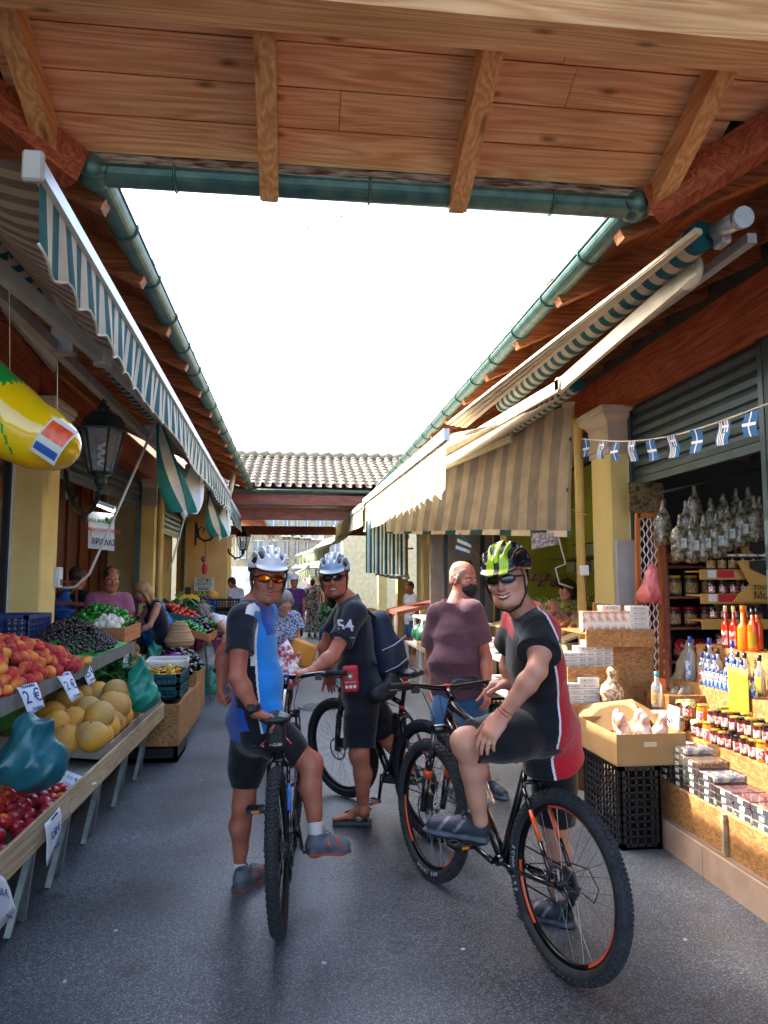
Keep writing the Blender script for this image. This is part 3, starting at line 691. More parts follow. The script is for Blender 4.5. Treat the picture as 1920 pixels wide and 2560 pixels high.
# right side walls
LIME=M('lime_wall','c8d458',.7,col2='b4c04a',scale=2)
wall('lime_wall',(3.75,11.0,1.6),(1.1,.1,3.3),LIME,'lime green end wall inside the fruit shop')
wall('lime_wall',(4.2,9.0,1.6),(.1,4.1,3.3),LIME,'lime green back wall behind the tubs in the fruit shop')
wall('shop_wall',(3.6,6.36,1.6),(1.1,.08,3.3),M('dark_partition','3a3431',.7),'dark partition between the honey shop and fruit shop')
wall('shop_wall',(3.7,13.5,1.6),(.1,4.4,3.3),CREAM,'cream shop wall beyond the second right column')
wall('shop_wall',(3.4,18.2,1.6),(.1,4.4,3.3),CREAM2,'pale shop wall beyond the third right column')
MB_=MB(); MB_.box((3.0,6.255,1.4),(.03,.05,2.6),mi=0); MB_.box((2.985,6.30,1.4),(.02,.025,2.6),mi=1)
tag(MB_.build('door_frame',[BLACK,WHITE]),'black and white door edge on the right yellow column','door frame')
tag(MB().box((3.02,4.3,1.7),(.1,.10,3.1)).build('door_post',M('post_green','2c4038',.5)),'dark green steel post at the right edge of the honey shop','post')
# ================= people =================
SKIN_T=M('skin_tanned','c07a60',.48,col2='a45a46',scale=9,sss=.08,bump=.3,bscale=70,spec=.4)
SKIN_D=M('skin_deep_tan','b4705a',.48,col2='964e3c',scale=9,sss=.08,bump=.3,bscale=70,spec=.4)
SKIN_L=M('skin_fair','d09a82',.5,col2='bc7c68',scale=9,sss=.08,bump=.1,bscale=70,spec=.4)
LIPS=M('lips','8e4038',.45); TEETH=M('teeth','efe9de',.25); EYEW=M('eye','e8e4dc',.2); EYED=M('iris','20140e',.2)
HAIR_G=M('hair_grey','8d857c',.7,col2='5e574f',scale=40,stretch=(1,1,.2),bump=.8,bscale=90)
HAIR_B=M('hair_blonde','c09a62',.6,col2='8a6236',scale=40,stretch=(1,1,.15),bump=.8,bscale=90)
HAIR_K=M('hair_dark','241a14',.6,col2='3a2c22',scale=40,stretch=(1,1,.2),bump=.8,bscale=90)
HAIR_BR=M('hair_brown','4a3020',.6,col2='2e1c12',scale=40,stretch=(1,1,.2),bump=.8,bscale=90)
def cloth(n,c,c2=None,rough=.8,bump=1.0,bs=11,**k): return M(n,c,rough,col2=c2,scale=5,bump=bump,bscale=bs,spec=.25,sheen=.2,**k)
NAVY=cloth('navy_jersey','141a2c','0e1320'); BLACKC=cloth('black_shorts','0c0e15','12151e',rough=.65); ROYAL=cloth('royal_blue','1650b0','1144a0'); BRIGHT=cloth('bright_blue','2a94e8','1f7ed2')
WHITEC=cloth('white_cloth','e6e8ee','d0d4de'); REDC=cloth('red_jersey','c4162c','a81024'); MAROON=cloth('plum_tshirt','6a444c','583840')
MAUVE=cloth('mauve_tshirt','a0607e','8c5070'); DENIM=cloth('denim','3f6890','33587e'); PURPLE=cloth('purple_polo','5a2a72','4a2062')
def pattern(name,a,b,scale=40,c=None):
    return mat_ramp(name,[a,a,b,c or b],.8,scale=scale,mixn=1.0)
DRESSP=pattern('floral_dress','2a2c44','b9b6c4',22); BLOUSEP=pattern('floral_blouse','38486e','aab4cc',55,'7c88a8')
def nz(v): return Vector(v).normalized()
def lerp(a,b,t): return Vector(a)*(1-t)+Vector(b)*t
def foldf(seed=0,amp=.004,sc=18,dirv=(.3,.3,1)):
    rs=np.random.RandomState(seed); ph=rs.rand(6)*6.28; ks=rs.randn(6,3)*sc*.6
    def f(x,y,z):
        d=0
        for i in range(6): d=d+np.abs(np.sin(.5*(ks[i][0]*x+ks[i][1]*y+ks[i][2]*z+ph[i]+1.5*np.sin(5*z+3*x+i))))*2-1.27
        return amp*d/3
    return f
def hand(S,w,d,n,side,curl=(.35,.5),sc=1.0,spread=.10,thumb=.6,fr=.0088,curls=None):
    "w wrist, d wrist->knuckles, n palm normal (fingers curl toward n), side: thumb side"
    w=Vector(w);d=nz(d);n=nz(Vector(n)-d*Vector(n).dot(d)); s=d.cross(n); 
    if s.dot(Vector(side))<0: s=-s
    S.cone(w-d*.01,w+d*.075*sc,.021*sc,.019*sc,k=.015,wide=s,ws=1.75)
    S.cone(w+d*.03*sc,w+d*.083*sc,.017*sc,.0155*sc,k=.01,wide=s,ws=2.3)
    tips=[]
    for i,(o,L) in enumerate(((.030,.074),(.0105,.083),(-.0095,.077),(-.028,.060))):
        c=curls[i] if curls else curl
        b=w+(d*(.086-.004*abs(i-1))+s*o)*sc; fd=nz(d+s*o*spread*30*.35)
        r=fr*sc*(1.0 if i<3 else .9)
        a1=c[0]; p1=b+(fd*math.cos(a1)+n*math.sin(a1))*L*.45*sc; a2=a1+c[1]; p2=p1+(fd*math.cos(a2)+n*math.sin(a2))*L*.32*sc; a3=a2+c[1]*.8; p3=p2+(fd*math.cos(a3)+n*math.sin(a3))*L*.26*sc
        S.cone(b-fd*.012*sc,b,r*1.1,r*1.12,k=.008); S.cone(b,p1,r*1.08,r,k=.004); S.cone(p1,p2,r*1.02,r*.92,k=.003); S.cone(p2,p3,r*.93,r*.78,k=.003); tips.append(p3)
    b=w+(d*.02+s*.026)*sc; q=nz(s*thumb+d*.75+n*.35); p1=b+q*.042*sc; q2=nz(q+d*.25+n*.25); p2=p1+q2*.036*sc; p3=p2+nz(q2+n*.1)*.024*sc
    S.cone(b,p1,.0155*sc,.012*sc,k=.012); S.cone(p1,p2,.0115*sc,.0105*sc,k=.004); S.cone(p2,p3,.0105*sc,.0085*sc,k=.003)
def headframe(f,up):
    f=nz(f);u=nz(Vector(up)-f*Vector(up).dot(f));l=u.cross(f); return f,u,l   # l = person's left
def head(S,c,F,hs=1.0,neck=None,female=0,jaw=1.0):
    f,u,l=F; c=Vector(c)
    def P(a,b,z): return c+(f*a+l*b+u*z)*hs
    S.ell(P(-.012,0,.040),(.098*hs,.076*hs,.088*hs),(f,l,u),k=.02)
    S.ell(P(.022,0,-.035),(.074*hs,.062*hs,.080*hs),(f,l,u),k=.03)
    S.ell(P(.052,0,-.088),(.040*hs,.036*hs*jaw,.026*hs),(f,l,u),k=.03)
    S.ell(P(.076,0,-.097),(.019*hs,.020*hs*jaw,.016*hs),(f,l,u),k=.02)
    for q in (1,-1):
        S.cone(P(-.005,.056*q*jaw,-.05),P(.05,.035*q*jaw,-.092),.018*hs,.016*hs,k=.03)   # jaw line
        S.ell(P(.064,.040*q,-.022),(.024*hs,.024*hs,.022*hs),(f,l,u),k=.02)               # cheek
        S.cone(P(.087,.012*q,.027),P(.074,.045*q,.028),.008*hs,.007*hs,k=.015)            # brow
        S.ell(P(.086,.031*q,.006),(.012*hs,.017*hs,.010*hs),(f,l,u),k=.012,op='s')        # eye socket
        S.ell(P(.078,.031*q,.006),(.012*hs,.014*hs,.009*hs),(f,l,u),k=.004)
        S.ell(P(-.006,.079*q,-.008),(.019*hs,.008*hs,.032*hs),(nz(f-l*q*.35),l,u),k=.006)  # ear
        S.ell(P(.001,.087*q,-.006),(.009*hs,.006*hs,.018*hs),(nz(f-l*q*.35),l,u),k=.004,op='s')
        S.ell(P(.100,.011*q,-.037),(.010*hs,.008*hs,.007*hs),(f,l,u),k=.006)               # nostril wing
    S.cone(P(.090,0,.018),P(.109,0,-.028),.008*hs,.0115*hs,k=.010)
    S.ell(P(.111,0,-.034),(.011*hs,.0115*hs,.009*hs),(f,l,u),k=.008)
    S.cone(P(.089,-.019,-.0605),P(.089,.019,-.0605),.0055*hs,.0055*hs,k=.008)
    S.cone(P(.087,-.016,-.072),P(.087,.016,-.072),.0065*hs,.0065*hs,k=.008)
    if neck is not None: S.cone(c-u*.06*hs-f*.012*hs,neck,.056*hs*(.88 if female else 1),.062*hs*(.88 if female else 1),k=.025)
    return P
def smile(root,c,F,hs=1.0,wd=.020,teeth=True):
    f,u,l=F;c=Vector(c)
    P=lambda a,b,z: c+(f*a+l*b+u*z)*hs
    S=SDF(.0025)
    pts=[(-1,.006),(-.5,-.001),(0,-.004),(.5,-.001),(1,.006)]
    fx=lambda t: .0965-.0105*t*t
    for i in range(4):
        a,b=pts[i],pts[i+1]
        S.cone(P(fx(a[0]),a[0]*wd,-.0585+a[1]),P(fx(b[0]),b[0]*wd,-.0585+b[1]),.0042*hs,.0042*hs,k=.004)
        S.cone(P(fx(a[0])-.001,a[0]*wd*.95,-.0725+a[1]*1.3),P(fx(b[0])-.001,b[0]*wd*.95,-.0725+b[1]*1.3),.005*hs,.005*hs,k=.004)
    sobj('lips',S,LIPS,root)
    if teeth:
        m=MB(); m.grid(lambda a,b:P(fx(2*a-1)+.0035,(2*a-1)*wd*.92,-.062+.006*(2*a-1)**2*1.2-.008*b),8,1); m.build('teeth',TEETH,root)
def eyes(root,c,F,hs=1.0):
    f,u,l=F;c=Vector(c)
    for q in (1,-1):
        m=MB(); e=c+(f*.083+l*.031*q+u*.006)*hs; m.ball(e,.0095*hs,10,8); m.ball(e+f*.0062*hs,.0048*hs,8,6,mi=1); m.build('eye',[EYEW,EYED],root)
        MB().tube([c+(f*.0975+l*q*.014+u*.024)*hs,c+(f*.0975+l*q*.030+u*.029)*hs,c+(f*.087+l*q*.047+u*.024)*hs],.0032*hs,5).build('eyebrow',HAIR_K,root)
def glasses(root,c,F,hs=1.0,lens=None,fr=None,lw=.030,lh=.019,flat=False):
    f,u,l=F;c=Vector(c)
    P=lambda a,b,z: c+(f*a+l*b+u*z)*hs
    g=empty_child('sunglasses',root)
    for q in (1,-1):
        S=SDF(.0025); ax=(nz(f+l*q*.45),nz(l-f*q*.45),u)
        S.ell(P(.101,.033*q,.004),(.0045*hs,lw*hs,lh*hs),ax,k=.002); sobj('lens',S,lens,g)
        # frame around the lens
        pts=[P(.103,.033*q,.004)+(ax[1]*math.cos(t)*lw*1.02+u*math.sin(t)*lh*1.02)*hs for t in [i*math.pi/8 for i in range(16)]]
        MB().tube(pts,.0026*hs,5,closed=True).build('frame',fr,g)
        MB().tube([P(.09,.062*q,.012),P(.05,.079*q,.010),P(-.005,.083*q,.006)],[.005*hs,.0035*hs,.003*hs],6).build('temple',fr,g)
    MB().tube([P(.110,-.012,.010),P(.114,0,.012),P(.110,.012,.010)],.0035*hs,6).build('bridge',fr,g)
    return g
def empty_child(name,root,loc=None):
    o=bpy.data.objects.new(name,None); C.objects.link(o); o.parent=root
    if loc is not None: o.location=loc
    return o
def helmet(root,c,F,col,liner,col2=None,hs=1.0,tilt=.0,visor=True,up_=.014):
    f,u,l=F; c=Vector(c)+u*up_; f2=nz(f*math.cos(tilt)-u*math.sin(tilt)); u2=l.cross(f2)*-1; u2=nz(f2.cross(l)); 
    if u2.dot(u)<0:u2=-u2
    f,u=f2,u2
    P=lambda a,b,z: c+(f*a+l*b+u*z)*hs
    S=SDF(.004)
    S.ell(P(-.020,0,.052),(.142*hs,.103*hs,.102*hs),(f,l,u),k=.01)
    S.ell(P(-.075,0,.045),(.085*hs,.088*hs,.080*hs),(f,l,u),k=.03)
    S.plane(P(0,0,.022)-f*0,-nz(u*1.0-f*.10))
    S.ell(P(-.020,0,.030),(.118*hs,.084*hs,.092*hs),(f,l,u),k=.004,op='s')
    # vents, long slots running front to back, splayed
    for q in (-1,1):
        for (b0,b1,z0,z1,x0,x1,r) in ((.017,.026,.112,.162,.108,-.02,.0105),(.048,.064,.096,.130,.092,-.03,.0115),(.076,.098,.072,.085,.062,-.045,.0105),(.100,.108,.052,.056,.015,-.05,.0085),
                                   (.022,.030,.150,.115,-.055,-.13,.0125),(.062,.066,.115,.080,-.065,-.13,.0125)):
            S.cone(P(x0,b0*q,z0),P(x1,b1*q,z1),r*1.05*hs,r*1.4*hs,k=.005,op='s',wide=u,ws=2.2)
    S.cone(P(.10,0,.122),P(.0,0,.165),.006*hs,.010*hs,k=.005,op='s',wide=u,ws=2.0)
    if visor: S.ell(P(.100,0,.038),(.062*hs,.080*hs,.010*hs),(nz(f-u*.28),l,nz(u+f*.28)),k=.014)
    def mf(Pn):
        d=Pn-np.array(c); lo=(d@np.array(u))/hs; side=np.abs(d@np.array(l))/hs; fr=(d@np.array(f))/hs
        if col2 is None: return ((lo<.034)&(fr<.09)).astype(int)
        w=np.sin(fr*48+side*70); return np.where((lo>.07)&(fr>-.03)&((np.abs(side-.036-.012*np.sin(fr*40))<.009)|(np.abs(side-.003)<.006))|((fr>.085)&(np.abs(side-.03)<.018)),2,0)
    h=sobj('helmet',S,[col,liner]+([col2] if col2 else []),root,matf=mf,it=1)
    S=SDF(.006); S.ell(P(-.020,0,.045),(.124*hs,.090*hs,.090*hs),(f,l,u),k=.01); S.ell(P(-.07,0,.04),(.07*hs,.075*hs,.068*hs),(f,l,u),k=.02); S.plane(P(0,0,.030),-u)
    sobj('helmet_liner',S,liner,h)
    st=MB(); chin=P(.045,0,-.146)
    for q in (-1,1):
        y=P(.018,.077*q,-.075)
        st.tube([P(.050,.082*q,.035),P(.040,.086*q,-.01),y,P(.040,.05*q,-.125),chin],.0052*hs,5,flat=.5); st.tube([P(-.055,.082*q,.030),P(-.02,.086*q,-.025),y],.0048*hs,5,flat=.5)
    st.build('chin_strap',BLK,h)
    return h
def shoe(root,heel,toe,up,mats,sc=1.0,name='shoe',sole=.024,hi=0):
    "heel, toe: ground-level points under the foot"
    heel=Vector(heel);toe=Vector(toe);u=nz(up);t=nz(toe-heel);u=nz(u-t*u.dot(t));s=t.cross(u);L=(toe-heel).length
    P=lambda a,b,c:heel+t*a*L+s*b+u*c
    S=SDF(.005)
    S.cone(P(.14,0,.055),P(.45,0,.052),.034,.033,k=.03,wide=s,ws=1.05); S.cone(P(.45,0,.054),P(.84,0,.040),.037,.029,k=.02,wide=s,ws=1.38)
    S.cone(P(.17,0,.05),P(.20,0,.092+hi),.036,.034,k=.02,wide=t,ws=1.3)
    S.ell(P(.20,0,.115+hi),(.042,.030,.022),(t,s,u),k=.01,op='s')
    for a in (0,):
        S.box(P(.40,0,sole*.45),(L*.40,.036,sole*.55),(t,s,u),rd=.012,k=.012); S.cone(P(.15,0,sole*.5),P(.2,0,sole*.5),.03,.03,k=.01,wide=s,ws=1.2)
        S.ell(P(.74,0,sole*.5),(L*.27,.049,sole*.75),(t,s,u),k=.014)
    hn=np.array(heel);un=np.array(u);tn=np.array(t);sn=np.array(s)
    def mf(Pn):
        d=Pn-hn; h=d@un; a=(d@tn)/L; b=np.abs(d@sn)
        r=np.zeros(len(Pn),int); r[h<sole*1.15]=1; r[h<sole*.45]=2
        st=(np.abs(((a*9+h*22)%2.1)-1)<.26)&(h>sole*1.3)&(h<.085)&(a>.28)&(a<.78); r[st]=3
        r[(a>.93)&(h>sole*.5)&(h<.05)]=1; return r
    o=sobj(name,S,mats,root,matf=mf)
    lc=MB()
    for k in range(4):
        a=.40+k*.09; lc.tube([P(a,-.018,.088-k*.008+hi*.3),P(a+.02,0,.094-k*.009+hi*.3),P(a,.018,.088-k*.008+hi*.3)],.0032,4)
    lc.tube([P(.36,-.004,.1),P(.33,-.03,.125),P(.42,-.045,.115),P(.40,-.01,.098)],.002,4); lc.tube([P(.36,.004,.1),P(.36,.035,.12),P(.46,.04,.108),P(.40,.01,.098)],.002,4)
    lc.build('laces',BLK,o); return o
def foot(S,ankle,heel,toe,up):
    heel=Vector(heel);toe=Vector(toe);u=nz(up);t=nz(toe-heel);u=nz(u-t*u.dot(t));s=t.cross(u);L=(toe-heel).length
    P=lambda a,b,c:heel+t*a*L+s*b+u*c
    S.cone(ankle,P(.16,0,.040),.036,.034,k=.02); S.cone(ankle,P(.5,0,.04),.030,.026,k=.03,wide=s,ws=1.2); S.cone(P(.5,0,.035),P(.78,0,.026),.024,.016,k=.02,wide=s,ws=2.0)
    for i,(b,r,e) in enumerate(((-.030,.0125,1.0),(-.013,.0095,.985),(.001,.009,.96),(.014,.0085,.92),(.026,.008,.88))): S.cone(P(.76,b*.8,.024),P(e,b,.017),r*1.1,r,k=.006)
def limb_leg(S,hip,kn,an,m=1.0,k=.03,th=(.088,.058)):
    hip=Vector(hip);kn=Vector(kn);an=Vector(an); d=nz(kn-hip); back=nz((hip-kn).cross((hip-kn).cross(an-kn)).normalized() if (an-kn).cross(hip-kn).length>1e-4 else V(0,-1,0))
    S.cone(hip,lerp(hip,kn,.55),th[0]*m,.073*m,k=k); S.cone(lerp(hip,kn,.5),kn,.074*m,th[1]*m,k=k)
    S.cone(kn,lerp(kn,an,.12),.054*m,.051*m,k=.03)
    e=nz(an-kn); bk=(Vector(S.bk)-e*Vector(S.bk).dot(e)); bk=nz(bk)
    S.cone(lerp(kn,an,.08)+bk*.008,lerp(kn,an,.36)+bk*.018,.045*m,.051*m,k=.03); S.cone(lerp(kn,an,.36)+bk*.018,lerp(kn,an,.75),.050*m,.033*m,k=.03); S.cone(lerp(kn,an,.3),an,.042*m,.0335*m,k=.03)
    S.cone(lerp(kn,an,-.03)-bk*.028,lerp(kn,an,.06)-bk*.030,.030*m,.026*m,k=.025)
def limb_arm(S,sh,el,wr,m=1.0):
    sh=Vector(sh);el=Vector(el);wr=Vector(wr)
    S.cone(sh,lerp(sh,el,.45),.058*m,.050*m,k=.03); S.cone(lerp(sh,el,.4),el,.051*m,.040*m,k=.03); S.cone(el,lerp(el,wr,.28),.041*m,.043*m,k=.02); S.cone(lerp(el,wr,.28),wr,.043*m,.026*m,k=.02,)
def stub(c,F,hs):
    c=np.array(c);f,u,l=[np.array(q) for q in F]
    def fn(P):
        d=(P-c)/hs; a=d@f;z=d@u;s=np.abs(d@l); rag=.004*np.sin(s*300)+.004*np.sin(z*240+a*200)
        return np.where((z<-.042+rag-.25*np.clip(s-.03,0,1)*-1)&(z>-.13)&(a>-.0)&~((np.abs(z+.064)<.010)&(s<.024))|((z<-.046)&(z>-.055+rag)&(s<.03)&(a>.06)),2,0)
    return fn
def person(label,J,skin,shirt=None,pants=None,hs=1.0,cell=.006,m=1.0,group=None,belly=0,female=0,sleeve=.5,shirt_hem=.10,loose=.014,leg_end=.9,pleg=1.3,hands=None,hair=None,face=None,feetbare=False,torso=1.0,neckr=1,skirt=None,tank=False,shirt_mats=None,shirt_mf=None,pants_mf=None,pants_mats=None,legw=1.0,bk=None,scell=None,fold=.011,collar=False,deep=.098):
    """J: head(c), f(facing), up, sh(L,R), hip(L,R), kn, an, el, wr, toe ; builds one continuous body with clothing children"""
    g=lambda k:(Vector(J[k][0]),Vector(J[k][1]))
    (shL,shR),(hpL,hpR)=g('sh'),g('hip'); elL,elR=g('el'); wrL,wrR=g('wr'); knL,knR=g('kn'); anL,anR=g('an')
    low=min(anL.z,anR.z); pc=(hpL+hpR)/2; base=V(pc.x,pc.y,0) if 'base' not in J else Vector(J['base'])
    root=empty('person',base,label,'person',group)
    nk=(shL+shR)/2; side=nz(shL-shR); side2=nz(hpL-hpR); spine=nz(nk-pc); fwd=nz(side.cross(spine)) ; fwd=-fwd if fwd.dot(Vector(J['tf'] if 'tf' in J else J['f']))<0 else fwd
    bkv=-fwd if bk is None else Vector(bk)
    hc=Vector(J['head']); F=headframe(J['f'],J.get('up',(0,0,1)))
    S=SDF(cell); S.bk=bkv
    P=head(S,hc,F,hs,neck=nk+spine*.01-fwd*.005,female=female)
    def torso_prims(T,add,k=.04,hem=None):
        w=lambda r: r+add
        sw=(shL-shR).length; 
        ch=nk-spine*.17; wa=lerp(pc,nk,.36); 
        T.cone(ch+spine*.04,ch-spine*.05,w(deep*m*torso),w(deep*m*torso),k=k,wide=side,ws=1.42)
        T.cone(ch-spine*.02,wa+fwd*belly*.5,w(deep*m*torso*.97),w((.088+belly*.4)*m*torso),k=k,wide=side,ws=1.40)
        T.cone(wa+fwd*belly*.6,pc+spine*.03,w((.088+belly*.5)*m*torso),w(.098*m*torso),k=k,wide=side2,ws=1.45)
        T.cone(nk-spine*.035+side*(sw*.5-.035),nk-spine*.035-side*(sw*.5-.035),w(.052*m),w(.052*m),k=k)
        T.cone(nk+spine*.03,nk-spine*.02+side*sw*.36,w(.040*m),w(.042*m),k=k); T.cone(nk+spine*.03,nk-spine*.02-side*sw*.36,w(.040*m),w(.042*m),k=k)
        if female:
            for q in (1,-1): T.ell(ch+side*q*.075+fwd*.075-spine*.01,(.062+add,.062+add,.058+add),k=.03)
    torso_prims(S,-.012)
    for sh,el,wr in ((shL,elL,wrL),(shR,elR,wrR)): limb_arm(S,sh-(spine*.03),el,wr,m*(.85 if female else 1))
    for hp,kn,an in ((hpL,knL,anL),(hpR,knR,anR)): limb_leg(S,hp,kn,an,m*(.93 if female else 1)*legw)
    S.cone(hpL,hpR,.095*m,.095*m,k=.05)
    for i,wr in enumerate((wrL,wrR)):
        hd=(hands or [None,None])[i]; el=(elL,elR)[i]
        if hd is None: hd=dict(d=wr-el,n=-side*(1,-1)[i],side=fwd)
        hd=dict(hd); hand(S,wr,hd.pop('d'),hd.pop('n'),hd.pop('side'),**hd)
    if feetbare:
        for i in (0,1): foot(S,(anL,anR)[i],J['heel'][i],J['toe'][i],V(0,0,1))
    body=sobj('body',S,[skin,LIPS,M('stubble_skin','a8684e',.6,col2='94604e',scale=60,bump=.4,bscale=200)],root,matf=face and face(hc,F,hs),it=1)
    # ---- shirt
    if shirt:
        T=SDF(scell or cell); torso_prims(T,loose,k=.04)
        T.cone(lerp(pc,nk,.10),pc-spine*shirt_hem,.099*m*torso+loose,.104*m*torso+loose*1.6,k=.04,wide=side2,ws=1.5)
        T.cone(hpL+spine*.03,hpR+spine*.03,.092*m+loose*1.3,.092*m+loose*1.3,k=.05)
        if not tank:
            for sh,el in ((shL,elL),(shR,elR)):
                a=sh-spine*.03; T.cone(a,lerp(a,el,sleeve),.058*m+loose*.9,.053*m+loose*1.7,k=.035,cut=1)
        T.plane(pc-spine*shirt_hem,-spine)
        T.ell(nk+spine*.075+fwd*.02,(.075*neckr,.085*neckr,.06*neckr),(fwd,side,spine),k=.004,op='s')
        if tank:
            for q,sh in ((1,shL),(-1,shR)): T.ell(sh+side*q*.03,(.085,.07,.11),(fwd,side,spine),k=.006,op='s')
            T.ell(nk+fwd*.09+spine*.0,(.09,.055,.13),(fwd,side,spine),k=.006,op='s')
        if collar: T.cone(nk+spine*.01,nk+spine*.055+fwd*.004,.070,.066,k=.008,cut=1)
        sobj('shirt',T,shirt_mats or shirt,root,disp=foldf(len(label),fold),matf=shirt_mf,it=1)
    if pants:
        T=SDF(cell)
        T.cone(hpL,hpR,.103*m,.103*m,k=.05); T.cone(pc+spine*.06,pc-spine*.05,.098*m*torso,.098*m*torso,k=.04,wide=side2,ws=1.5); T.plane(pc+spine*.13,spine)
        for hp,kn,an in ((hpL,knL,anL),(hpR,knR,anR)):
            a_=.010+.012*(pleg-1); T.cone(hp,lerp(hp,kn,.55),.090*m*legw+a_,.076*m*legw+a_*1.5,k=.04)
            if leg_end<=1: T.cone(lerp(hp,kn,.4),lerp(hp,kn,leg_end),.078*m*legw+a_*1.4,.062*m*legw*pleg,k=.04,cut=1)
            else:
                T.cone(lerp(hp,kn,.4),kn,.078*m+a_,.060*m*pleg,k=.04); T.cone(kn,lerp(kn,an,leg_end-1),.060*m*pleg,.048*m*pleg,k=.03,cut=1)
        sobj('shorts' if leg_end<1.5 else 'trousers',T,pants_mats or pants,root,disp=foldf(len(label)+5,fold),matf=pants_mf,it=1)
    if skirt:
        T=SDF(cell); lo=Vector(skirt[1]); T.cone(pc+spine*.1,lerp(pc,lo,.4),.10,.135,k=.04,wide=side2,ws=1.35); T.cone(lerp(pc,lo,.4),lo,.135,skirt[2],k=.04,wide=side2,ws=1.3,cut=1)
        sobj('skirt',T,skirt[0],root,disp=foldf(3,.008,30),it=1)
    if hair: hair(root,hc,F,P,hs)
    return root,F,P
def hair_short(mat,rec=0,low=0,top=.0):
    def fn(root,c,F,P,hs):
        f,u,l=F; S=SDF(.005)
        S.ell(P(-.018,0,.046+top),(.100*hs,.081*hs,.089*hs),(f,l,u),k=.01); S.ell(P(-.05,0,-.02-low),(.055*hs,.066*hs,.05*hs),(f,l,u),k=.02)
        for q in (-1,1): S.cone(P(.02,.074*q,.03),P(.015,.076*q,-.01),.010*hs,.006*hs,k=.01)
        S.ell(P(.085,0,-.010+rec*0),(.082*hs,.085*hs,.075*hs),(f,l,u),k=.012,op='s')
        if rec: S.ell(P(.06,0,.115),(.07*hs,.05*hs,.05*hs),(f,l,u),k=.01,op='s')
        sobj('hair',S,mat,root,disp=foldf(2,.0035,90))
    return fn
def hair_long(mat,L=.17,vol=1.0,curly=0):
    def fn(root,c,F,P,hs):
        f,u,l=F; S=SDF(.006)
        S.ell(P(-.020,0,.050),(.108*hs*vol,.092*hs*vol,.093*hs),(f,l,u),k=.01)
        S.ell(P(-.045,0,-.03),(.075*hs*vol,.088*hs*vol,.085*hs),(f,l,u),k=.03)
        for q in (-1,1): S.cone(P(.01,.078*q,.03),P(-.0,.082*q*vol,-L),.030*hs*vol,.022*hs,k=.02)
        S.cone(P(-.06,0,0),P(-.055,0,-L),.06*hs,.045*hs,k=.03,wide=l,ws=1.5)
        S.ell(P(.095,0,-.02),(.085*hs,.066*hs,.088*hs),(f,l,u),k=.015,op='s')
        sobj('hair',S,mat,root,disp=foldf(4,.012 if curly else .005,110 if curly else 60))
    return fn
def facemask(root,c,F,mat,hs=1.0):
    f,u,l=F;c=Vector(c); P=lambda a,b,z: c+(f*a+l*b+u*z)*hs
    S=SDF(.004); S.ell(P(.062,0,-.058),(.058*hs,.060*hs,.052*hs),(f,l,u),k=.01); S.cone(P(.116,0,-.03),P(.100,0,-.095),.012*hs,.016*hs,k=.03); S.plane(P(.028,0,0),-f)
    m=sobj('face_mask',S,mat,root)
    for q in (-1,1):
        st=MB(); st.tube([P(.045,.058*q,-.03),P(.0,.084*q,.0),P(-.016,.088*q,.01),P(-.018,.088*q,-.02),P(-.005,.082*q,-.04),P(.035,.057*q,-.085)],.0018,4); st.build('ear_loop',mat,m)
SHOE_GREY=[M('trainer_grey','5c6470',.6,col2='4a525e',scale=30,bump=.3,bscale=120),M('trainer_mid','444b55',.6),M('trainer_orange','d0502c',.6),M('trainer_stripe','b8482e',.5)]
SHOE_DARK=[M('trail_dark','2e3240',.6,col2='23262f',scale=30,bump=.3,bscale=120),M('trail_sole','4a5360',.6),M('trail_sole_low','1e2228',.6),M('trail_trim','6c6a7c',.5)]
SHOE_BLACK=[M('black_shoe','16171b',.5),M('black_sole','24262a',.6),M('black_sole2','101114',.6),M('black_shoe2','26282e',.5)]
def sock(root,an,heel,toe,mat,h=.10,r=.037):
    an=Vector(an); d=nz(Vector(an)-lerp(heel,toe,.2)); S=SDF(.005); S.cone(an-d*.06,an+d*(h-.05),r*1.0,r*1.02,k=.01,cut=1); sobj('sock',S,mat,root)
# frames per person below; joints come from the picture at the depth each joint stands at
def j(x,y,Y): return pt(x,y,Y=Y)
# ---- 1. rider in blue and black jersey (left)
hc=j(579,1252,3.98)
fdir=nz(V(.16,-.93,.0))
J=dict(head=hc,f=fdir,up=(.06,.05,1),tf=(.75,.55,0),
 sh=(j(566,1312,4.14),j(522,1322,3.82)),
 hip=(j(541,1562,4.10),j(562,1568,3.92)), kn=(j(527,1735,4.12),j(672,1650,3.90)), an=(j(517,1868,4.16),j(681,1795,3.86)),
 el=(j(484,1410,4.28),j(513,1463,3.68)), wr=(j(478,1478,4.26),j(552,1540,3.68)), toe=((0,0,0),(0,0,0)))
heelL=V(*j(508,1905,4.05)); heelL.z=0; toeL=heelL+V(.17,.21,0)
heelR=pt(662,1846,Y=3.84); toeR=heelR+V(.225,.06,-.02)
def mf1(P):
    p=np.array(wloc_tmp); return np.zeros(len(P),int)
spn=nz((J['sh'][0]+J['sh'][1])/2-(J['hip'][0]+J['hip'][1])/2); sdv=nz(J['sh'][0]-J['sh'][1])
fw=spn.cross(sdv); fw=-fw if fw.dot(V(.75,.55,0))<0 else fw
pc1=(J['hip'][0]+J['hip'][1])/2; shR1=J['sh'][1]; el1=J['el'][1]
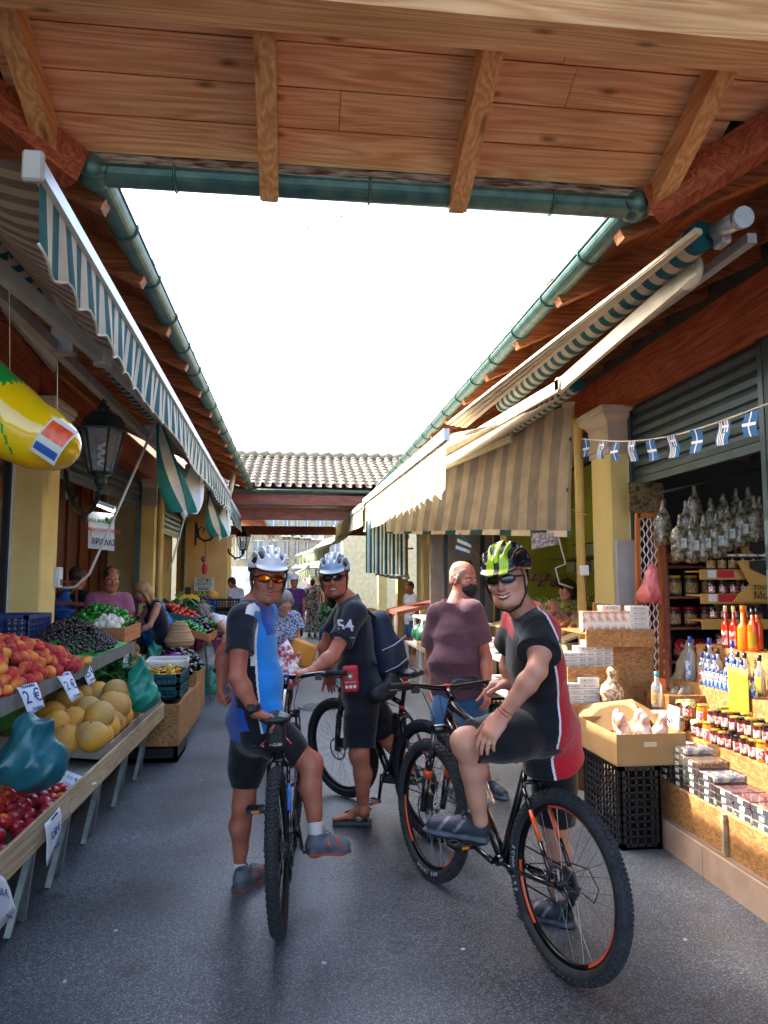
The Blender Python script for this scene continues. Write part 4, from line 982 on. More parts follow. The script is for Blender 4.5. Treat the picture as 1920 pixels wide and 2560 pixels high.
def shirt1(P):
    d=P-np.array(pc1); h=d@np.array(spn); a=d@np.array(fw); s=d@np.array(sdv)
    r=np.zeros(len(P),int)                # 0 navy
    w=.020+.03*np.sin(h*7+.5)
    e_=.062+.035*np.clip((.3-h)/.3,0,1); r[a>e_]=2; r[np.abs(a-e_)<.005]=3     # bright front + white piping
    r[(h<.12)&(a<.03-(h-.02)*.3)]=1                 # royal blue back hem
    r[(a<-.055)&(h<.42)]=1
    q=np.array(shR1); dd=P-q; sl=(dd@np.array(nz(el1-shR1)))
    near=(s<-.10)&(h>.33)
    r[near&(np.abs(a-.050)<.013)&(dd@np.array(fw)>0)]=3
    r[(h>.47)&(np.abs(s)<.09)]=1
    arm=np.linalg.norm(np.cross(dd,np.array(nz(el1-shR1))),axis=1)
    r[(arm<.09)&(sl>.03)&(s<-.08)]=0
    return r
root1,F1,P1=person('cyclist in blue and black jersey and white helmet leaning a hand on his saddle',J,SKIN_D,shirt=NAVY,shirt_mats=[NAVY,ROYAL,BRIGHT,WHITEC],shirt_mf=shirt1,scell=.0034,pants=BLACKC,cell=.005,m=1.0,belly=.035,face=stub,
  sleeve=.62,shirt_hem=.07,leg_end=.80,pleg=1.18,bk=(-.75,-.5,0),torso=1.04,hs=1.07,collar=True,
  hands=[dict(d=V(-.1,.1,-1),n=V(1,0,0),side=V(0,-1,0),curl=(1.1,1.0)),dict(d=V(.9,.15,-.35),n=V(.1,0,-1),side=V(.2,.9,.1),curls=[(.35,.6),(.5,.8),(.6,.9),(.65,.9)],thumb=.9)])
tagl=None
helmet(root1,hc,F1,M('helmet_white','dfe4ec',.3,coat=.4),M('helmet_dark','14161c',.45),hs=1.05,tilt=.0,up_=.022)
glasses(root1,hc,F1,1.08,M('mirror_gold','d8a020',.08,1.0,col2='c0301a',scale=60,contrast=3),M('frame_black','0c0c0e',.3),lh=.017)
smile(root1,hc,F1,1.07,wd=.024,teeth=False)
shoe(root1,heelL,toeL,V(0,0,1),SHOE_GREY); shoe(root1,heelR,toeR,V(0,0,1),SHOE_GREY)
WS=M('sock_white','d4cfc8',.85,bump=.3,bscale=90)
sock(root1,J['an'][0],heelL,toeL,WS); sock(root1,J['an'][1],heelR,toeR,WS)
w=J['wr'][1]; dd=nz(J['wr'][1]-J['el'][1]); wt=MB(); wt.lathe([(.036,-.014),(.038,-.012),(.038,.012),(.036,.014)],w-dd*.02,dd,16); wt.box(w-dd*.02+V(-.01,-.036,.012),(.036,.014,.036),bev=.004); wt.build('wristwatch',BLK,root1)
# ---- 2. rider in navy T-shirt with the 54 (middle)
hc=j(722,1249,4.92); fd=nz(V(-.17,-.97,-.02))
J=dict(head=hc,f=fd,up=(-.08,0,1),tf=(-.85,.45,0),
 sh=(j(766,1314,4.78),j(748,1300,5.16)), hip=(j(781,1502,4.86),j(790,1500,5.10)), kn=(j(776,1630,4.80),j(830,1590,5.22)), an=(j(786,1748,4.92),j(885,1660,5.18)),
 el=(j(718,1417,4.64),j(700,1398,5.22)), wr=(j(672,1450,4.55),j(712,1458,5.45)),toe=((0,0,0),)*2)
heel=V(*pt(800,1772,Z=.03)); toe=heel+V(-.235,.03,0); heel2=J['an'][1]+V(.06,0,-.08); toe2=heel2+V(-.22,.1,0)
J['heel']=(heel+V(0,0,.0),heel2); J['toe']=(toe,toe2)
def noop(P): return np.zeros(len(P),int)
root2,F2,P2=person('cyclist in navy T-shirt printed 54 with a grey helmet and dark backpack',J,SKIN_T,shirt=NAVY,pants=cloth('navy_shorts','10141f','0b0e16'),cell=.005,m=1.03,sleeve=.66,shirt_hem=.04,leg_end=.88,pleg=1.62,loose=.017,feetbare=True,bk=(1,0,0),hs=1.05,torso=1.04,belly=.02,collar=True,
 hands=[dict(d=V(-.9,-.1,-.15),n=V(.1,.2,-1),side=V(.1,.9,0),curl=(.7,1.0)),None])
helmet(root2,hc,F2,M('helmet_bluegrey','8fa4ba',.35,coat=.3),M('helmet_dark2','1a1f28',.45),hs=1.04,tilt=.04)
glasses(root2,hc,F2,1.05,M('lens_black','05060a',.05,spec=.9),_M['frame_black'],lh=.020,lw=.032)
smile(root2,hc,F2,1.05,wd=.027)
for hl,t0 in ((heel,toe),(heel2,toe2)):
    t=nz(t0-hl); u=V(0,0,1); s=t.cross(u); L=(t0-hl).length
    q=lambda a,b,c: hl+t*a*L+s*b+u*c
    S=SDF(.005); S.box(q(.5,0,-.012),(L*.54,.046,.016),(t,s,u),rd=.012); S.box(q(.78,0,-.012),(L*.24,.052,.015),(t,s,u),rd=.013,k=.01); sd=sobj('sandal_sole',S,M('sandal_sole','3c4450',.7,bump=.3),root2)
    b=MB()
    for pp in ([q(.72,-.045,0),q(.68,0,.052),q(.72,.045,0)],[q(.45,-.042,0),q(.40,0,.082),q(.45,.042,0)],[q(.40,0,.08),q(.68,0,.052)],[q(.12,-.03,.0),q(.14,-.040,.06),q(-.02,0,.075),q(.14,.040,.06),q(.12,.03,0)],[q(.14,-.04,.06),q(.40,0,.085),q(.14,.04,.06)]): b.tube(pp,.009,6,flat=.45)
    b.build('strap',M('sandal_strap','3a3230',.7),sd)
# prints on the sleeve
shL=J['sh'][0]; el=J['el'][0]; ax=nz(el-shL)
nrm=V(-.15,-1,.1); rt=nz(V(1,-.15,.0)); up=nz(V(-.22,-.28,1))
p=lerp(shL,el,.36)+V(-.016,-.098,.0)
text('54',.105,p,rt,up,WHITEC,root2,name='sleeve_number',bold=True)
text('www.zirosmail.com',.016,p+V(.0,.004,-.072),rt,up,WHITEC,root2,name='sleeve_print')
# backpack
BPK=M('backpack_navy','12213c',.75,col2='0d172b',scale=8,bump=.3,bscale=18); 
def atback(J,h,b,s=0):
    a=(Vector(J['sh'][0])+Vector(J['sh'][1]))/2; c=(Vector(J['hip'][0])+Vector(J['hip'][1]))/2; sp=nz(a-c); sd=nz(Vector(J['sh'][0])-Vector(J['sh'][1])); fw=sp.cross(sd); fw=-fw if fw.dot(Vector(J['tf']))<0 else fw
    return c+sp*h-fw*b+sd*s,sp,sd,fw
c0,sp,sd,fw=atback(J,.30,.20)
bp=empty('backpack',c0-sp*.2,'dark navy backpack with grey piping worn by the middle cyclist','backpack')
T=SDF(.006); T.cone(c0+sp*.16+fw*.02,c0-sp*.13,.075,.112,k=.03,wide=sd,ws=1.35); T.cone(c0-sp*.12-fw*.04,c0-sp*.02-fw*.05,.085,.07,k=.04,wide=sd,ws=1.3); sobj('pack_body',T,[BPK],bp,disp=foldf(9,.006,25))
PIP=M('grey_piping','9aa0a8',.6)
for h0,o in ((.02,0),(-.12,.02)):
    MB().tube([c0+sd*.165+sp*(h0-.02)+fw*.06,c0+sd*.16+sp*(h0+.0)-fw*.03,c0+sd*.125+sp*(h0+.04)-fw*.12],.005,5).build('piping',PIP,bp)
T=SDF(.006); T.cone(c0+sd*.09-sp*.10,c0+sd*.10-sp*.03,.055,.045,k=.02); sobj('side_pocket',T,M('mesh_pocket','2c3038',.8),bp)
for q in (1,-1):
    a=(J['sh'][0] if q>0 else J['sh'][1]); MB().tube([c0+sp*.20+sd*q*.06+fw*.06,a+sp*.045-sd*q*.05-fw*.02,a+fw*.09-sd*q*.06-sp*.04,a+fw*.085-sd*q*.05-sp*.20,c0+sd*q*.15+fw*.10-sp*.1],.019,8,flat=.35).build('shoulder_strap',BPK,bp)
# belt bag and first aid kit
c0=(J['hip'][0]+J['hip'][1])/2
wb=empty('waist_bag',c0+V(.13,-.12,.0),'black waist bag slung on the middle cyclist\'s hip','waist bag')
T=SDF(.006); T.cone(j(838,1490,4.80),j(812,1500,4.74),.062,.055,k=.03); T.cone(j(845,1468,4.84),j(855,1478,4.84),.05,.045,k=.03); sobj('pouch',T,M('nylon_black','15171d',.6,bump=.4,bscale=20),wb,disp=foldf(1,.004,40))
MB().tube([c0+nz(V(math.cos(t),math.sin(t),0))*.17*1+V(0,0,.06) for t in [i*math.pi/10 for i in range(20)]],.012,6,closed=True,flat=.4).build('belt',_M['nylon_black'],wb)
kc=j(757,1466,4.60)
kit=empty('first_aid_kit',kc-V(0,0,.09),'red first aid kit pouch hanging from the middle cyclist\'s waist','first aid pouch')
T=SDF(.004); T.box(kc,(.048,.028,.080),(nz(V(1,-.1,.06)),V(.1,1,0),nz(V(-.06,0,1))),rd=.018,k=.01); sobj('pouch',T,M('first_aid_red','c41c30',.6,bump=.3,bscale=30),kit,disp=foldf(2,.002,40))
kr=nz(V(1,-.1,.06)); ku=nz(V(-.06,0,1)); kn=V(-.1,-1,0)*.0305
kp=kc+kn
m=MB(); m.box(kp+ku*.018,(.034,.002,.034)); m.build('green_panel',M('kit_green','1c7a44',.5),kit)
m=MB(); m.box(kp+ku*.018-V(0,.0018,0),(.023,.0015,.008)); m.box(kp+ku*.018-V(0,.0022,0),(.008,.0015,.023)); m.build('white_cross',WHITE,kit)
text('FIRST AID KIT',.0115,kp-ku*.018-V(0,.001,0),kr,ku,WHITE,kit)
m=MB(); [m.box(kp-ku*.045+kr*(q*.024)-V(0,.001,0),(.017,.0015,.017)) for q in (-1,0,1)]; m.build('pictogram_panels',WHITE,kit)
# ---- 3. young rider in red and black jersey (right)
hc=j(1095,1253,3.02); fd=nz(V(-.52,-.84,-.03))
J=dict(head=hc,f=fd,up=(-.16,0,1),tf=(-.8,.45,0),
 sh=(j(1168,1352,2.93),j(1118,1330,3.26)), hip=(j(1174,1580,3.12),j(1196,1585,3.32)), kn=(j(1006,1602,2.98),j(1200,1790,3.38)), an=(j(1038,1772,3.10),j(1205,1930,3.44)),
 el=(j(1160,1448,2.80),j(1098,1432,3.42)), wr=(j(1083,1548,2.86),j(1103,1480,3.40)),toe=((0,0,0),)*2)
spn=nz((J['sh'][0]+J['sh'][1])/2-(J['hip'][0]+J['hip'][1])/2); sdv=nz(J['sh'][0]-J['sh'][1]); fw=spn.cross(sdv); fw=-fw if fw.dot(V(-.8,.45,0))<0 else fw
pc3=(J['hip'][0]+J['hip'][1])/2; sh3=J['sh'][0]; el3=J['el'][0]
def shirt3(P,pc=np.array(pc3),sp=np.array(spn),f=np.array(fw),s=np.array(sdv),sh=np.array(sh3),ae=np.array(nz(el3-sh3))):
    d=P-pc; h=d@sp; a=d@f; q=d@s
    r=np.zeros(len(P),int)
    ed=-.028+.08*np.clip((.24-h)/.26,0,1)**1.2
    r[a<ed]=1; r[np.abs(a-ed)<.005]=2
    r[(a>.125)&(h>.05)&(h<.42)]=1; r[(h>.47)&(np.abs(q)<.10)]=1; r[(h>.40)&(a<-.03)&(q<.10)]=1
    dd=P-sh; al=dd@ae; arm=np.linalg.norm(np.cross(dd,ae),axis=1)
    m=(arm<.082)&(al>-.02)&(al<.2)&(q>.06)&(h<.52); r[m]=0; r[m&(np.abs((dd@f)+.075)<.014)]=1
    return r
root3,F3,P3=person('young cyclist in red and black jersey with black and lime helmet astride a bike',J,SKIN_L,shirt=BLACKC,shirt_mats=[cloth('black_jersey','10121d','0b0d16'),REDC,WHITEC],shirt_mf=shirt3,scell=.0034,pants=BLACKC,cell=.005,m=.93,sleeve=.58,shirt_hem=.13,
  leg_end=.92,pleg=1.5,loose=.024,hs=.97,bk=(.9,.1,0),torso=1.0,collar=True,legw=1.02,fold=.006,
  hands=[dict(d=V(-.45,-.15,-.55),n=V(.45,.6,-.75),side=V(-.8,.3,.2),curls=[(.25,.3),(.3,.35),(.3,.4),(.35,.45)],spread=.25),dict(d=V(-.7,.25,.02),n=V(-.2,-.1,-1),side=V(-.4,-.9,0),curl=(.9,1.1))])
helmet(root3,hc,F3,M('helmet_black','14161c',.3,coat=.4),M('helmet_dark3','0e1014',.45),M('helmet_lime','b8dc30',.35),hs=.98,tilt=.08)
glasses(root3,hc,F3,.97,M('lens_grey','10161e',.04,.3,spec=.9),_M['frame_black'],lh=.017)
smile(root3,hc,F3,.98,wd=.026)
an=J['an'][0]; hl=pt(1056,1822,Y=3.12); to=hl+nz(pt(938,1800,Y=3.22)-hl)*.285
shoe(root3,hl,to,V(0,0,1),SHOE_DARK,hi=.02)
hl2=pt(1240,2005,Z=.0); to2=hl2+V(-.22,.17,0); shoe(root3,hl2,to2,V(0,0,1),SHOE_DARK,hi=.02)
text('salomon',.03,lerp(hl,to,.17)+V(-.0,-.046,.055),nz(to-hl)*-1,V(0,0,1),WHITE,root3,name='shoe_lettering') if False else None
w=J['wr'][1]; dd=nz(J['wr'][1]-J['el'][1]); MB().lathe([(.030,-.011),(.031,-.01),(.031,.01),(.030,.011)],w-dd*.035,dd,16).build('wristband',M('green_band','2ea05a',.5),root3)
w=J['wr'][0]; dd=nz(J['wr'][0]-J['el'][0])
for q in (.02,.035): MB().tube([w-dd*q+(frame(dd)[0]*math.cos(t)+frame(dd)[1]*math.sin(t))*.031 for t in [i*math.pi/8 for i in range(16)]],.0018,4,closed=True).build('bracelet',M('red_thread','b02c2c',.6),root3)
# ---- 4. man in plum T-shirt with black mask
hc=j(1001,1252,5.45); fd=nz(V(.50,-.78,-.14))
J=dict(head=hc,f=fd,up=(0,0,1),tf=(.35,-.9,0),
 sh=(j(1022,1312,5.30),j(942,1318,5.52)), hip=(j(1014,1485,5.38),j(966,1485,5.45)), kn=(j(1025,1598,5.45),j(962,1590,5.35)), an=(j(1052,1682,5.62),j(976,1680,5.45)),
 el=(j(1050,1420,5.30),j(928,1428,5.60)), wr=(j(1052,1490,5.20),j(935,1492,5.52)),toe=((0,0,0),)*2)
root4,F4,P4=person('grey haired man in plum T-shirt and black face mask walking past the fruit stall',J,SKIN_T,shirt=MAROON,pants=DENIM,cell=.006,m=1.04,belly=.05,sleeve=.72,shirt_hem=.06,leg_end=.95,pleg=1.55,loose=.020,bk=(-.3,.9,0),hair=hair_short(M('cropped_grey','8a7464',.8,col2='a08878',scale=90,bump=.6,bscale=200),rec=0,top=-.007),hs=1.06,fold=.012,torso=.95)
eyes(root4,hc,F4,1.06); facemask(root4,hc,F4,M('mask_black','101114',.8),1.06)
for i,(x,y,Y) in enumerate(((1056,1704,5.62),(980,1700,5.45))):
    hl=V(*pt(x,y,Z=0)) ; hl=V(J['an'][i].x,J['an'][i].y+.05,0); shoe(root4,hl,hl+V(.10,-.24,0),V(0,0,1),[M('trainer_slate','3c4656',.6),M('sole_slate','6a7078',.6),_M['black_sole2'],_M['trail_trim']])
c0=j(1003,1476,5.26); T=SDF(.006); T.cone(c0-V(.06,0,0),c0+V(.06,-.01,0),.045,.045,k=.03); fb=sobj('waist_pouch',T,_M['nylon_black'],None,disp=foldf(3,.004,40)); tag(fb,'black waist pouch under the plum T-shirt of the masked man','waist bag')
print('PEOPLE MAIN OK')
# ================= bicycles =================
TYRE=M('tyre_rubber','25282d',.75,col2='1a1c20',scale=30,bump=.2,bscale=150); TYREG=M('tyre_dusty','34373c',.85,col2='22252a',scale=18,bump=.2,bscale=120)
RIM=M('rim_black','0d0e11',.3,.4); SPK=M('spoke_steel','c4c8cc',.25,.9); FRB=M('frame_black','0c0c0e',.3); FRK=M('bike_black','0a0b10',.25,col2='11131a',coat=.6)
METAL=M('machined_metal','8d9196',.3,.9); ORNG=M('orange_paint','e8561a',.35,coat=.4); BLUEP=M('blue_paint','1c78d8',.35,coat=.4); REDP=M('red_paint','b01c30',.35,coat=.4)
GRIP=M('grip_rubber','1c1816',.8); LENSR=M('red_reflector','d01408',.15,emit=.15); AMB=M('amber_reflector','f08a10',.2)
def bike(label,Rc,Fc,lean,accent,steer=0.0,crank=0,sc=1.0,style='plain',tyre_rows=4,tyrew=.028,stripe=None,sh=0):
    Rc=Vector(Rc);Fc=Vector(Fc); h=nz(Fc-Rc); h.z=0; h.normalize(); lf=V(-h.y,h.x,0)
    up=nz(V(0,0,1)*math.cos(lean)+lf*math.sin(lean)); lf2=up.cross(h)
    O=Rc.copy(); O.z=0; WR=.368*sc
    def B(x,y,z): return O+h*(x*sc)+lf2*(y*sc)+up*(z*sc)
    root=empty('bicycle',O+h*.44,label,'bicycle'); wb=(Fc-Rc).length/sc
    RA=(0,0,.368); FA=(wb,0,.368); BB=(.44,0,.318)
    ht0=(wb-.155,0,.845); ht1=(wb-.20,0,.965); ST=(.265,0,.78); SP=(.205+sh*.3,0,.995-sh)
    # --- wheels
    def wheel(c,axle,fwd,front):
        wr=empty_child('wheel',root); c=Vector(c)
        upv=axle.cross(fwd)*1; a1=nz(fwd); a2=nz(axle.cross(a1))
        def W(t,r,s=0): return c+(a1*math.cos(t)+a2*math.sin(t))*r+axle*s
        t=MB(); N=72; rt=.332*sc
        vs=[];
        for i in range(N):
            an=2*math.pi*i/N
            for k in range(12):
                b=2*math.pi*k/12; vs.append(W(an,rt+tyrew*math.cos(b),tyrew*math.sin(b)))
        t.add(vs,[(i*12+k,((i+1)%N)*12+k,((i+1)%N)*12+(k+1)%12,i*12+(k+1)%12) for i in range(N) for k in range(12)],0,True)
        K=64
        for i in range(K):
            an=2*math.pi*i/K
            for (b,da,w_,l_) in ((0.22,0,.0085,.011),(-.22,0,.0085,.011),(.0,.5,.007,.012),(.75,.25,.008,.009),(-.75,.25,.008,.009),(1.05,.7,.006,.010),(-1.05,.7,.006,.010)):
                a_=an+da*2*math.pi/K; rr=rt+(tyrew+.001)*math.cos(b); p=W(a_,rr,(tyrew+.001)*math.sin(b))
                rad=nz(W(a_,1,0)-c)*math.cos(b)+axle*math.sin(b); tan=nz(a2*math.cos(a_)-a1*math.sin(a_)); lat=nz(rad.cross(tan))
                q=[p+lat*w_*x*.5*2+tan*l_*.5*y_*1.3-rad*.002 for x,y_ in ((-1,-1),(1,-1),(1,1),(-1,1))]+[p+lat*w_*x*.8+tan*l_*.5*y_+rad*.0035 for x,y_ in ((-1,-1),(1,-1),(1,1),(-1,1))]
                t.add(q,[(4,5,6,7),(0,1,5,4),(1,2,6,5),(2,3,7,6),(3,0,4,7)],0,False)
        t.build('tyre',TYREG if style=='dusty' else TYRE,wr)
        r=MB(); prof=[(.300,-.013),(.306,-.015),(.313,-.014),(.313,.014),(.306,.015),(.300,.013),(.288,.007),(.288,-.007)]
        vs=[W(2*math.pi*i/N,rr*sc,s*sc) for i in range(N) for rr,s in prof]
        def mi(i,k): return 1 if (stripe and k in (0,5,6) and (i%18)<7) else 0
        for i in range(N):
            for k in range(8): pass
        r.add(vs,[(i*8+k,((i+1)%N)*8+k,((i+1)%N)*8+(k+1)%8,i*8+(k+1)%8) for i in range(N) for k in range(8)],0,True)
        if stripe:
            for i in range(N):
                for k in range(8):
                    if k in (5,7) and (i%24)<10: r.m[i*8+k]=1
        r.build('rim',[RIM,stripe or RIM],wr)
        s=MB()
        for i in range(32):
            a_=2*math.pi*i/32; sd=1 if i%2 else -1; off=(1 if (i//2)%2 else -1)*1.25
            s.tube([W(a_,.289*sc,0),W(a_+off,.024*sc,sd*.03*sc)],.00115,3,cap=False)
        s.build('spokes',SPK,wr)
        hb=MB(); hb.lathe([(.014,-.052),(.014,-.036),(.028,-.034),(.028,-.030),(.013,-.026),(.013,.026),(.028,.030),(.028,.034),(.014,.036),(.014,.052)],c,axle,14); hb.build('hub',METAL if front else RIM,wr)
        d=MB(); dr=.085 if front else .075
        ri=[];
        for i in range(36):
            a_=2*math.pi*i/36; wv=.003*(i%2)
            ri.append((W(a_,dr-wv,.040*sc),W(a_,dr-.014,.040*sc),W(a_,dr-wv,.042*sc),W(a_,dr-.014,.042*sc)))
        vs=[p for q in ri for p in q]; d.add(vs,[f for i in range(36) for f in ((i*4,i*4+1,((i+1)%36)*4+1,((i+1)%36)*4),(i*4+2,((i+1)%36)*4+2,((i+1)%36)*4+3,i*4+3))],0,False)
        for i in range(6): d.bar(W(i*math.pi/3,.02,.041*sc),W(i*math.pi/3+.5,dr-.01,.041*sc),.008,.002)
        d.build('brake_disc',METAL,wr)
        return wr
    wheel(B(*RA),lf2,h,False)
    cs,sn=math.cos(steer),math.sin(steer)
    hs_=nz(h*cs+lf2*sn); ls=nz(lf2*cs-h*sn)
    ax=nz(B(*ht1)-B(*ht0)) ; pivot=B(*ht0)
    rotm=Matrix.Rotation(steer,3,ax)
    def Fs(x,y,z): return pivot+rotm@(B(x,y,z)-pivot)
    fax=rotm@lf2; ffw=rotm@h
    fc=Fs(*FA); fc.z=fc.z
    dz=.368*sc*math.cos(lean)-fc.z+.0
    wheel(fc,fax,ffw,True)
    # --- frame
    def tubes(name,specs,mat,parent=root):
        m=MB()
        for (a,b,r,mi) in specs: m.tube([a,b],r if isinstance(r,(list,tuple)) else [r,r],10,mi=mi)
        return m.build(name,mat,parent)
    A=accent
    dt0,dt1=Vector(B(wb-.165,0,.87)),Vector(B(*BB))
    fr=[(B(*ht0),B(*ht1),.023,0),(B(wb-.195,0,.945),B(.285,0,.80),[.022,.017],0),(dt0,lerp(dt0,dt1,.22),.026,0),(lerp(dt0,dt1,.22),lerp(dt0,dt1,.62),.0265,1),(lerp(dt0,dt1,.62),dt1,.026,0),(B(*BB),B(*ST),[.020,.0165],0)]
    for s in (1,-1):
        a,b=B(.265,.012*s,.76),B(.02,.055*s,.385); m1=lerp(a,b,.18)+lf2*s*.028
        fr+=[(a,m1,.0095,0),(m1,lerp(m1,b,.25),.0095,0),(lerp(m1,b,.25),lerp(m1,b,.60),.0097,1),(lerp(m1,b,.60),b,.0095,0),(B(.39,.03*s,.318),B(.30,.045*s,.325),.012,0),(B(.30,.045*s,.325),B(0,.058*s,.368),.0105,0)]
    fr+=[(B(.44,-.036,.318),B(.44,.036,.318),.024,0),(B(.235,-.035,.715),B(.235,.035,.715),.009,0)]
    tubes('frame',fr,[FRK,A])
    sp=tubes('seat_post',[(B(*ST),B(*SP),.0145,0),(B(.27,0,.765),B(.262,0,.79),.021,1)],[FRK,REDP if style!='plain' else METAL])
    # saddle
    S=SDF(.005); sz=1.012-sh
    S.cone(B(.09,0,sz),B(.16,0,sz-.004),.020,.020,k=.02,wide=lf2,ws=3.3); S.cone(B(.15,0,sz-.003),B(.35,0,sz-.008),.019,.014,k=.03,wide=lf2,ws=1.5); S.cone(B(.13,0,sz),B(.24,0,sz-.004),.020,.018,k=.03,wide=lf2,ws=2.4)
    S.ell(B(.13,0,sz+.03),(.13,.008,.022),(h,lf2,up),k=.008,op='s')
    sd=sobj('saddle',S,[M('saddle_vinyl','1a1d22',.45,spec=.5)],root)
    m=MB(); [m.tube([B(.10,.022*s,sz-.015),B(.16,.022*s,sz-.04),B(.24,.022*s,sz-.04),B(.33,.012*s,sz-.018)],.0035,6) for s in (1,-1)]; m.tube([B(.205,-.03,sz-.038),B(.205,.03,sz-.038)],.012,8); m.build('saddle_rails',METAL,sd)
    # fork
    fk=[]
    for s in (1,-1):
        cr=Fs(wb-.125,.062*s,.80); mid=lerp(cr,Fs(wb,.062*s,.368),.36); lo=Fs(wb-.012,.062*s,.368)
        fk+=[(cr,mid,.0165,2),(mid,lerp(mid,lo,.18),.022,0),(lerp(mid,lo,.18),lerp(mid,lo,.34),.0222,1 if style!='plain' or A else 0),(lerp(mid,lo,.34),lo,[.022,.018],0)]
    fk+=[(Fs(wb-.13,-.075,.815),Fs(wb-.13,.075,.815),.024,0),(Fs(wb-.10,-.065,.62),Fs(wb-.075,-.03,.70),.012,0),(Fs(wb-.10,.065,.62),Fs(wb-.075,.03,.70),.012,0),(Fs(wb-.075,-.03,.70),Fs(wb-.075,.03,.70),.012,0)]
    tubes('fork',fk,[FRK,A,M('stanchion_grey','6c7078',.25,.8)])
    MB().box(Fs(wb-.06,.055,.43),(.05,.03,.07),rot=rotm@Matrix((h,lf2,up)).transposed()).build('brake_caliper',BLK,root)
    # bars
    hb=empty_child('handlebar',root)
    st0=Fs(wb-.205,0,.985); st1=Fs(wb-.135,0,1.03)
    MB().tube([st0,st1],.018,10).build('stem',FRK,hb)
    MB().tube([Fs(wb-.15-.028,-.36,1.055),Fs(wb-.150,-.20,1.05),Fs(wb-.135,-.06,1.03),Fs(wb-.135,.06,1.03),Fs(wb-.150,.20,1.05),Fs(wb-.178,.36,1.055)],[.011,.0115,.0155,.0155,.0115,.011],10).build('bar',[FRK],hb)
    m=MB(); m.box(st1+up*.012,(.03,.03,.012)); m.build('stem_clamp',A,hb)
    for s in (1,-1):
        MB().tube([Fs(wb-.183,.365*s,1.055),Fs(wb-.166,.24*s,1.052)],.0165,10).build('grip',GRIP,hb)
        m=MB(); m.tube([Fs(wb-.155,.215*s,1.045),Fs(wb-.12,.225*s,1.03),Fs(wb-.10,.26*s,1.022),Fs(wb-.115,.33*s,1.02)],[.011,.010,.007,.006],6); m.box(Fs(wb-.14,.19*s,1.028),(.04,.045,.035)); m.build('brake_lever',BLK,hb)
        MB().tube([Fs(wb-.12,.2*s,1.04),Fs(wb-.02,.15*s,1.06),Fs(wb+.03,.05*s,.98),Fs(wb-.06,.03*s,.86),Fs(wb-.075,.065*s,.6),Fs(wb-.05,.065*s,.45)],.0028,5).build('cable',BLK,hb)
    # drivetrain
    bb=Vector(B(*BB)); ca=crank
    def Cr(r,a,y): return bb+h*math.cos(a)*r+up*math.sin(a)*r+lf2*y
    m=MB(); m.lathe([(.02,0),(.068,.0),(.072,.001),(.072,.004),(.068,.005),(.02,.005)],Cr(0,0,-.052),lf2,32); m.lathe([(.02,0),(.088,0),(.09,.002),(.088,.004),(.02,.004)],Cr(0,0,-.060),lf2,36); m.build('chainring',RIM,root)
    m=MB(); m.tube([Cr(0,0,.055),Cr(.06,ca,.062),Cr(.17,ca,.070)],[.016,.013,.011],8); m.build('crank_arm',FRK,root)
    m=MB(); m.tube([Cr(0,0,-.068),Cr(.06,ca+math.pi,-.074),Cr(.17,ca+math.pi,-.080)],[.016,.013,.011],8); m.build('crank_arm',FRK,root)
    for s,a in ((1,ca),(-1,ca+math.pi)):
        p=Cr(.17,a,s*(.075 if s>0 else .080)); pm=MB()
        c=p+lf2*s*.055
        for dx in (-.042,.042): pm.bar(c+h*dx-lf2*.045,c+h*dx+lf2*.045,.012,.02,up=up)
        for dy in (-.045,0,.045): pm.bar(c-h*.042+lf2*dy,c+h*.042+lf2*dy,.010,.018,up=up)
        pm.tube([p,c+lf2*s*.04],.008,6)
        po=pm.build('pedal',BLK if style!='mid' else METAL,root)
        for dx in (-.049,.049): MB().bar(c+h*dx-lf2*.02,c+h*dx+lf2*.02,.003,.012,up=up).build('reflector',AMB,po)
    ra=Vector(B(*RA))
    m=MB()
    for i,r in enumerate((.021,.027,.033,.039,.046,.054,.062)): m.lathe([(.015,0),(r,0),(r,.0018),(.015,.0018)],ra-lf2*(.045-.0042*i),lf2,28)
    m.build('cassette',M('cassette_steel','6a6c70',.35,.9),root)
    m=MB(); dp=[ra+h*.01-up*.05-lf2*.052,ra+h*.035-up*.12-lf2*.05]
    pts=[Cr(.085,math.pi/2,-.058),ra+up*.04-lf2*.035]; lo=[Cr(.085,-math.pi/2,-.058),ra+h*.06-up*.12-lf2*.04,ra+h*.02-up*.06-lf2*.038,ra-up*.02+h*.05-lf2*.036]
    m.tube([pts[1],lerp(*pts,.5),pts[0],Cr(.088,0.8,-.058),Cr(.088,0,-.058),Cr(.088,-.8,-.058),lo[0],lo[1],dp[1],lo[2]],.0042,5); m.build('chain',M('chain_steel','2c2a28',.5,.7),root)
    m=MB(); m.bar(ra-up*.02+h*.0-lf2*.06,ra-up*.075+h*.02-lf2*.056,.022,.03); m.bar(ra-up*.06+h*.012-lf2*.052,ra-up*.15+h*.05-lf2*.05,.010,.026); m.lathe([(.004,0),(.022,0),(.022,.004),(.004,.004)],ra-up*.15+h*.05-lf2*.05,lf2,14); m.lathe([(.004,0),(.020,0),(.020,.004),(.004,.004)],ra-up*.085+h*.02-lf2*.05,lf2,14); m.build('derailleur',BLK,root)
    MB().tube([ra-up*.04-h*.03-lf2*.065,ra-up*.05-h*.10-lf2*.06,ra+up*.01-h*.13-lf2*.06,ra+up*.07-h*.07-lf2*.06,ra+up*.06+h*.05-lf2*.055,B(.30,-.045,.34)],.0028,5).build('cable',BLK,root)
    MB().tube([Vector(B(wb-.2,.03,.93)),Vector(B(.6,.03,.81)),Vector(B(.3,.025,.78))],.0028,5).build('cable',BLK,root)
    return root,B,Cr,up,h,lf2
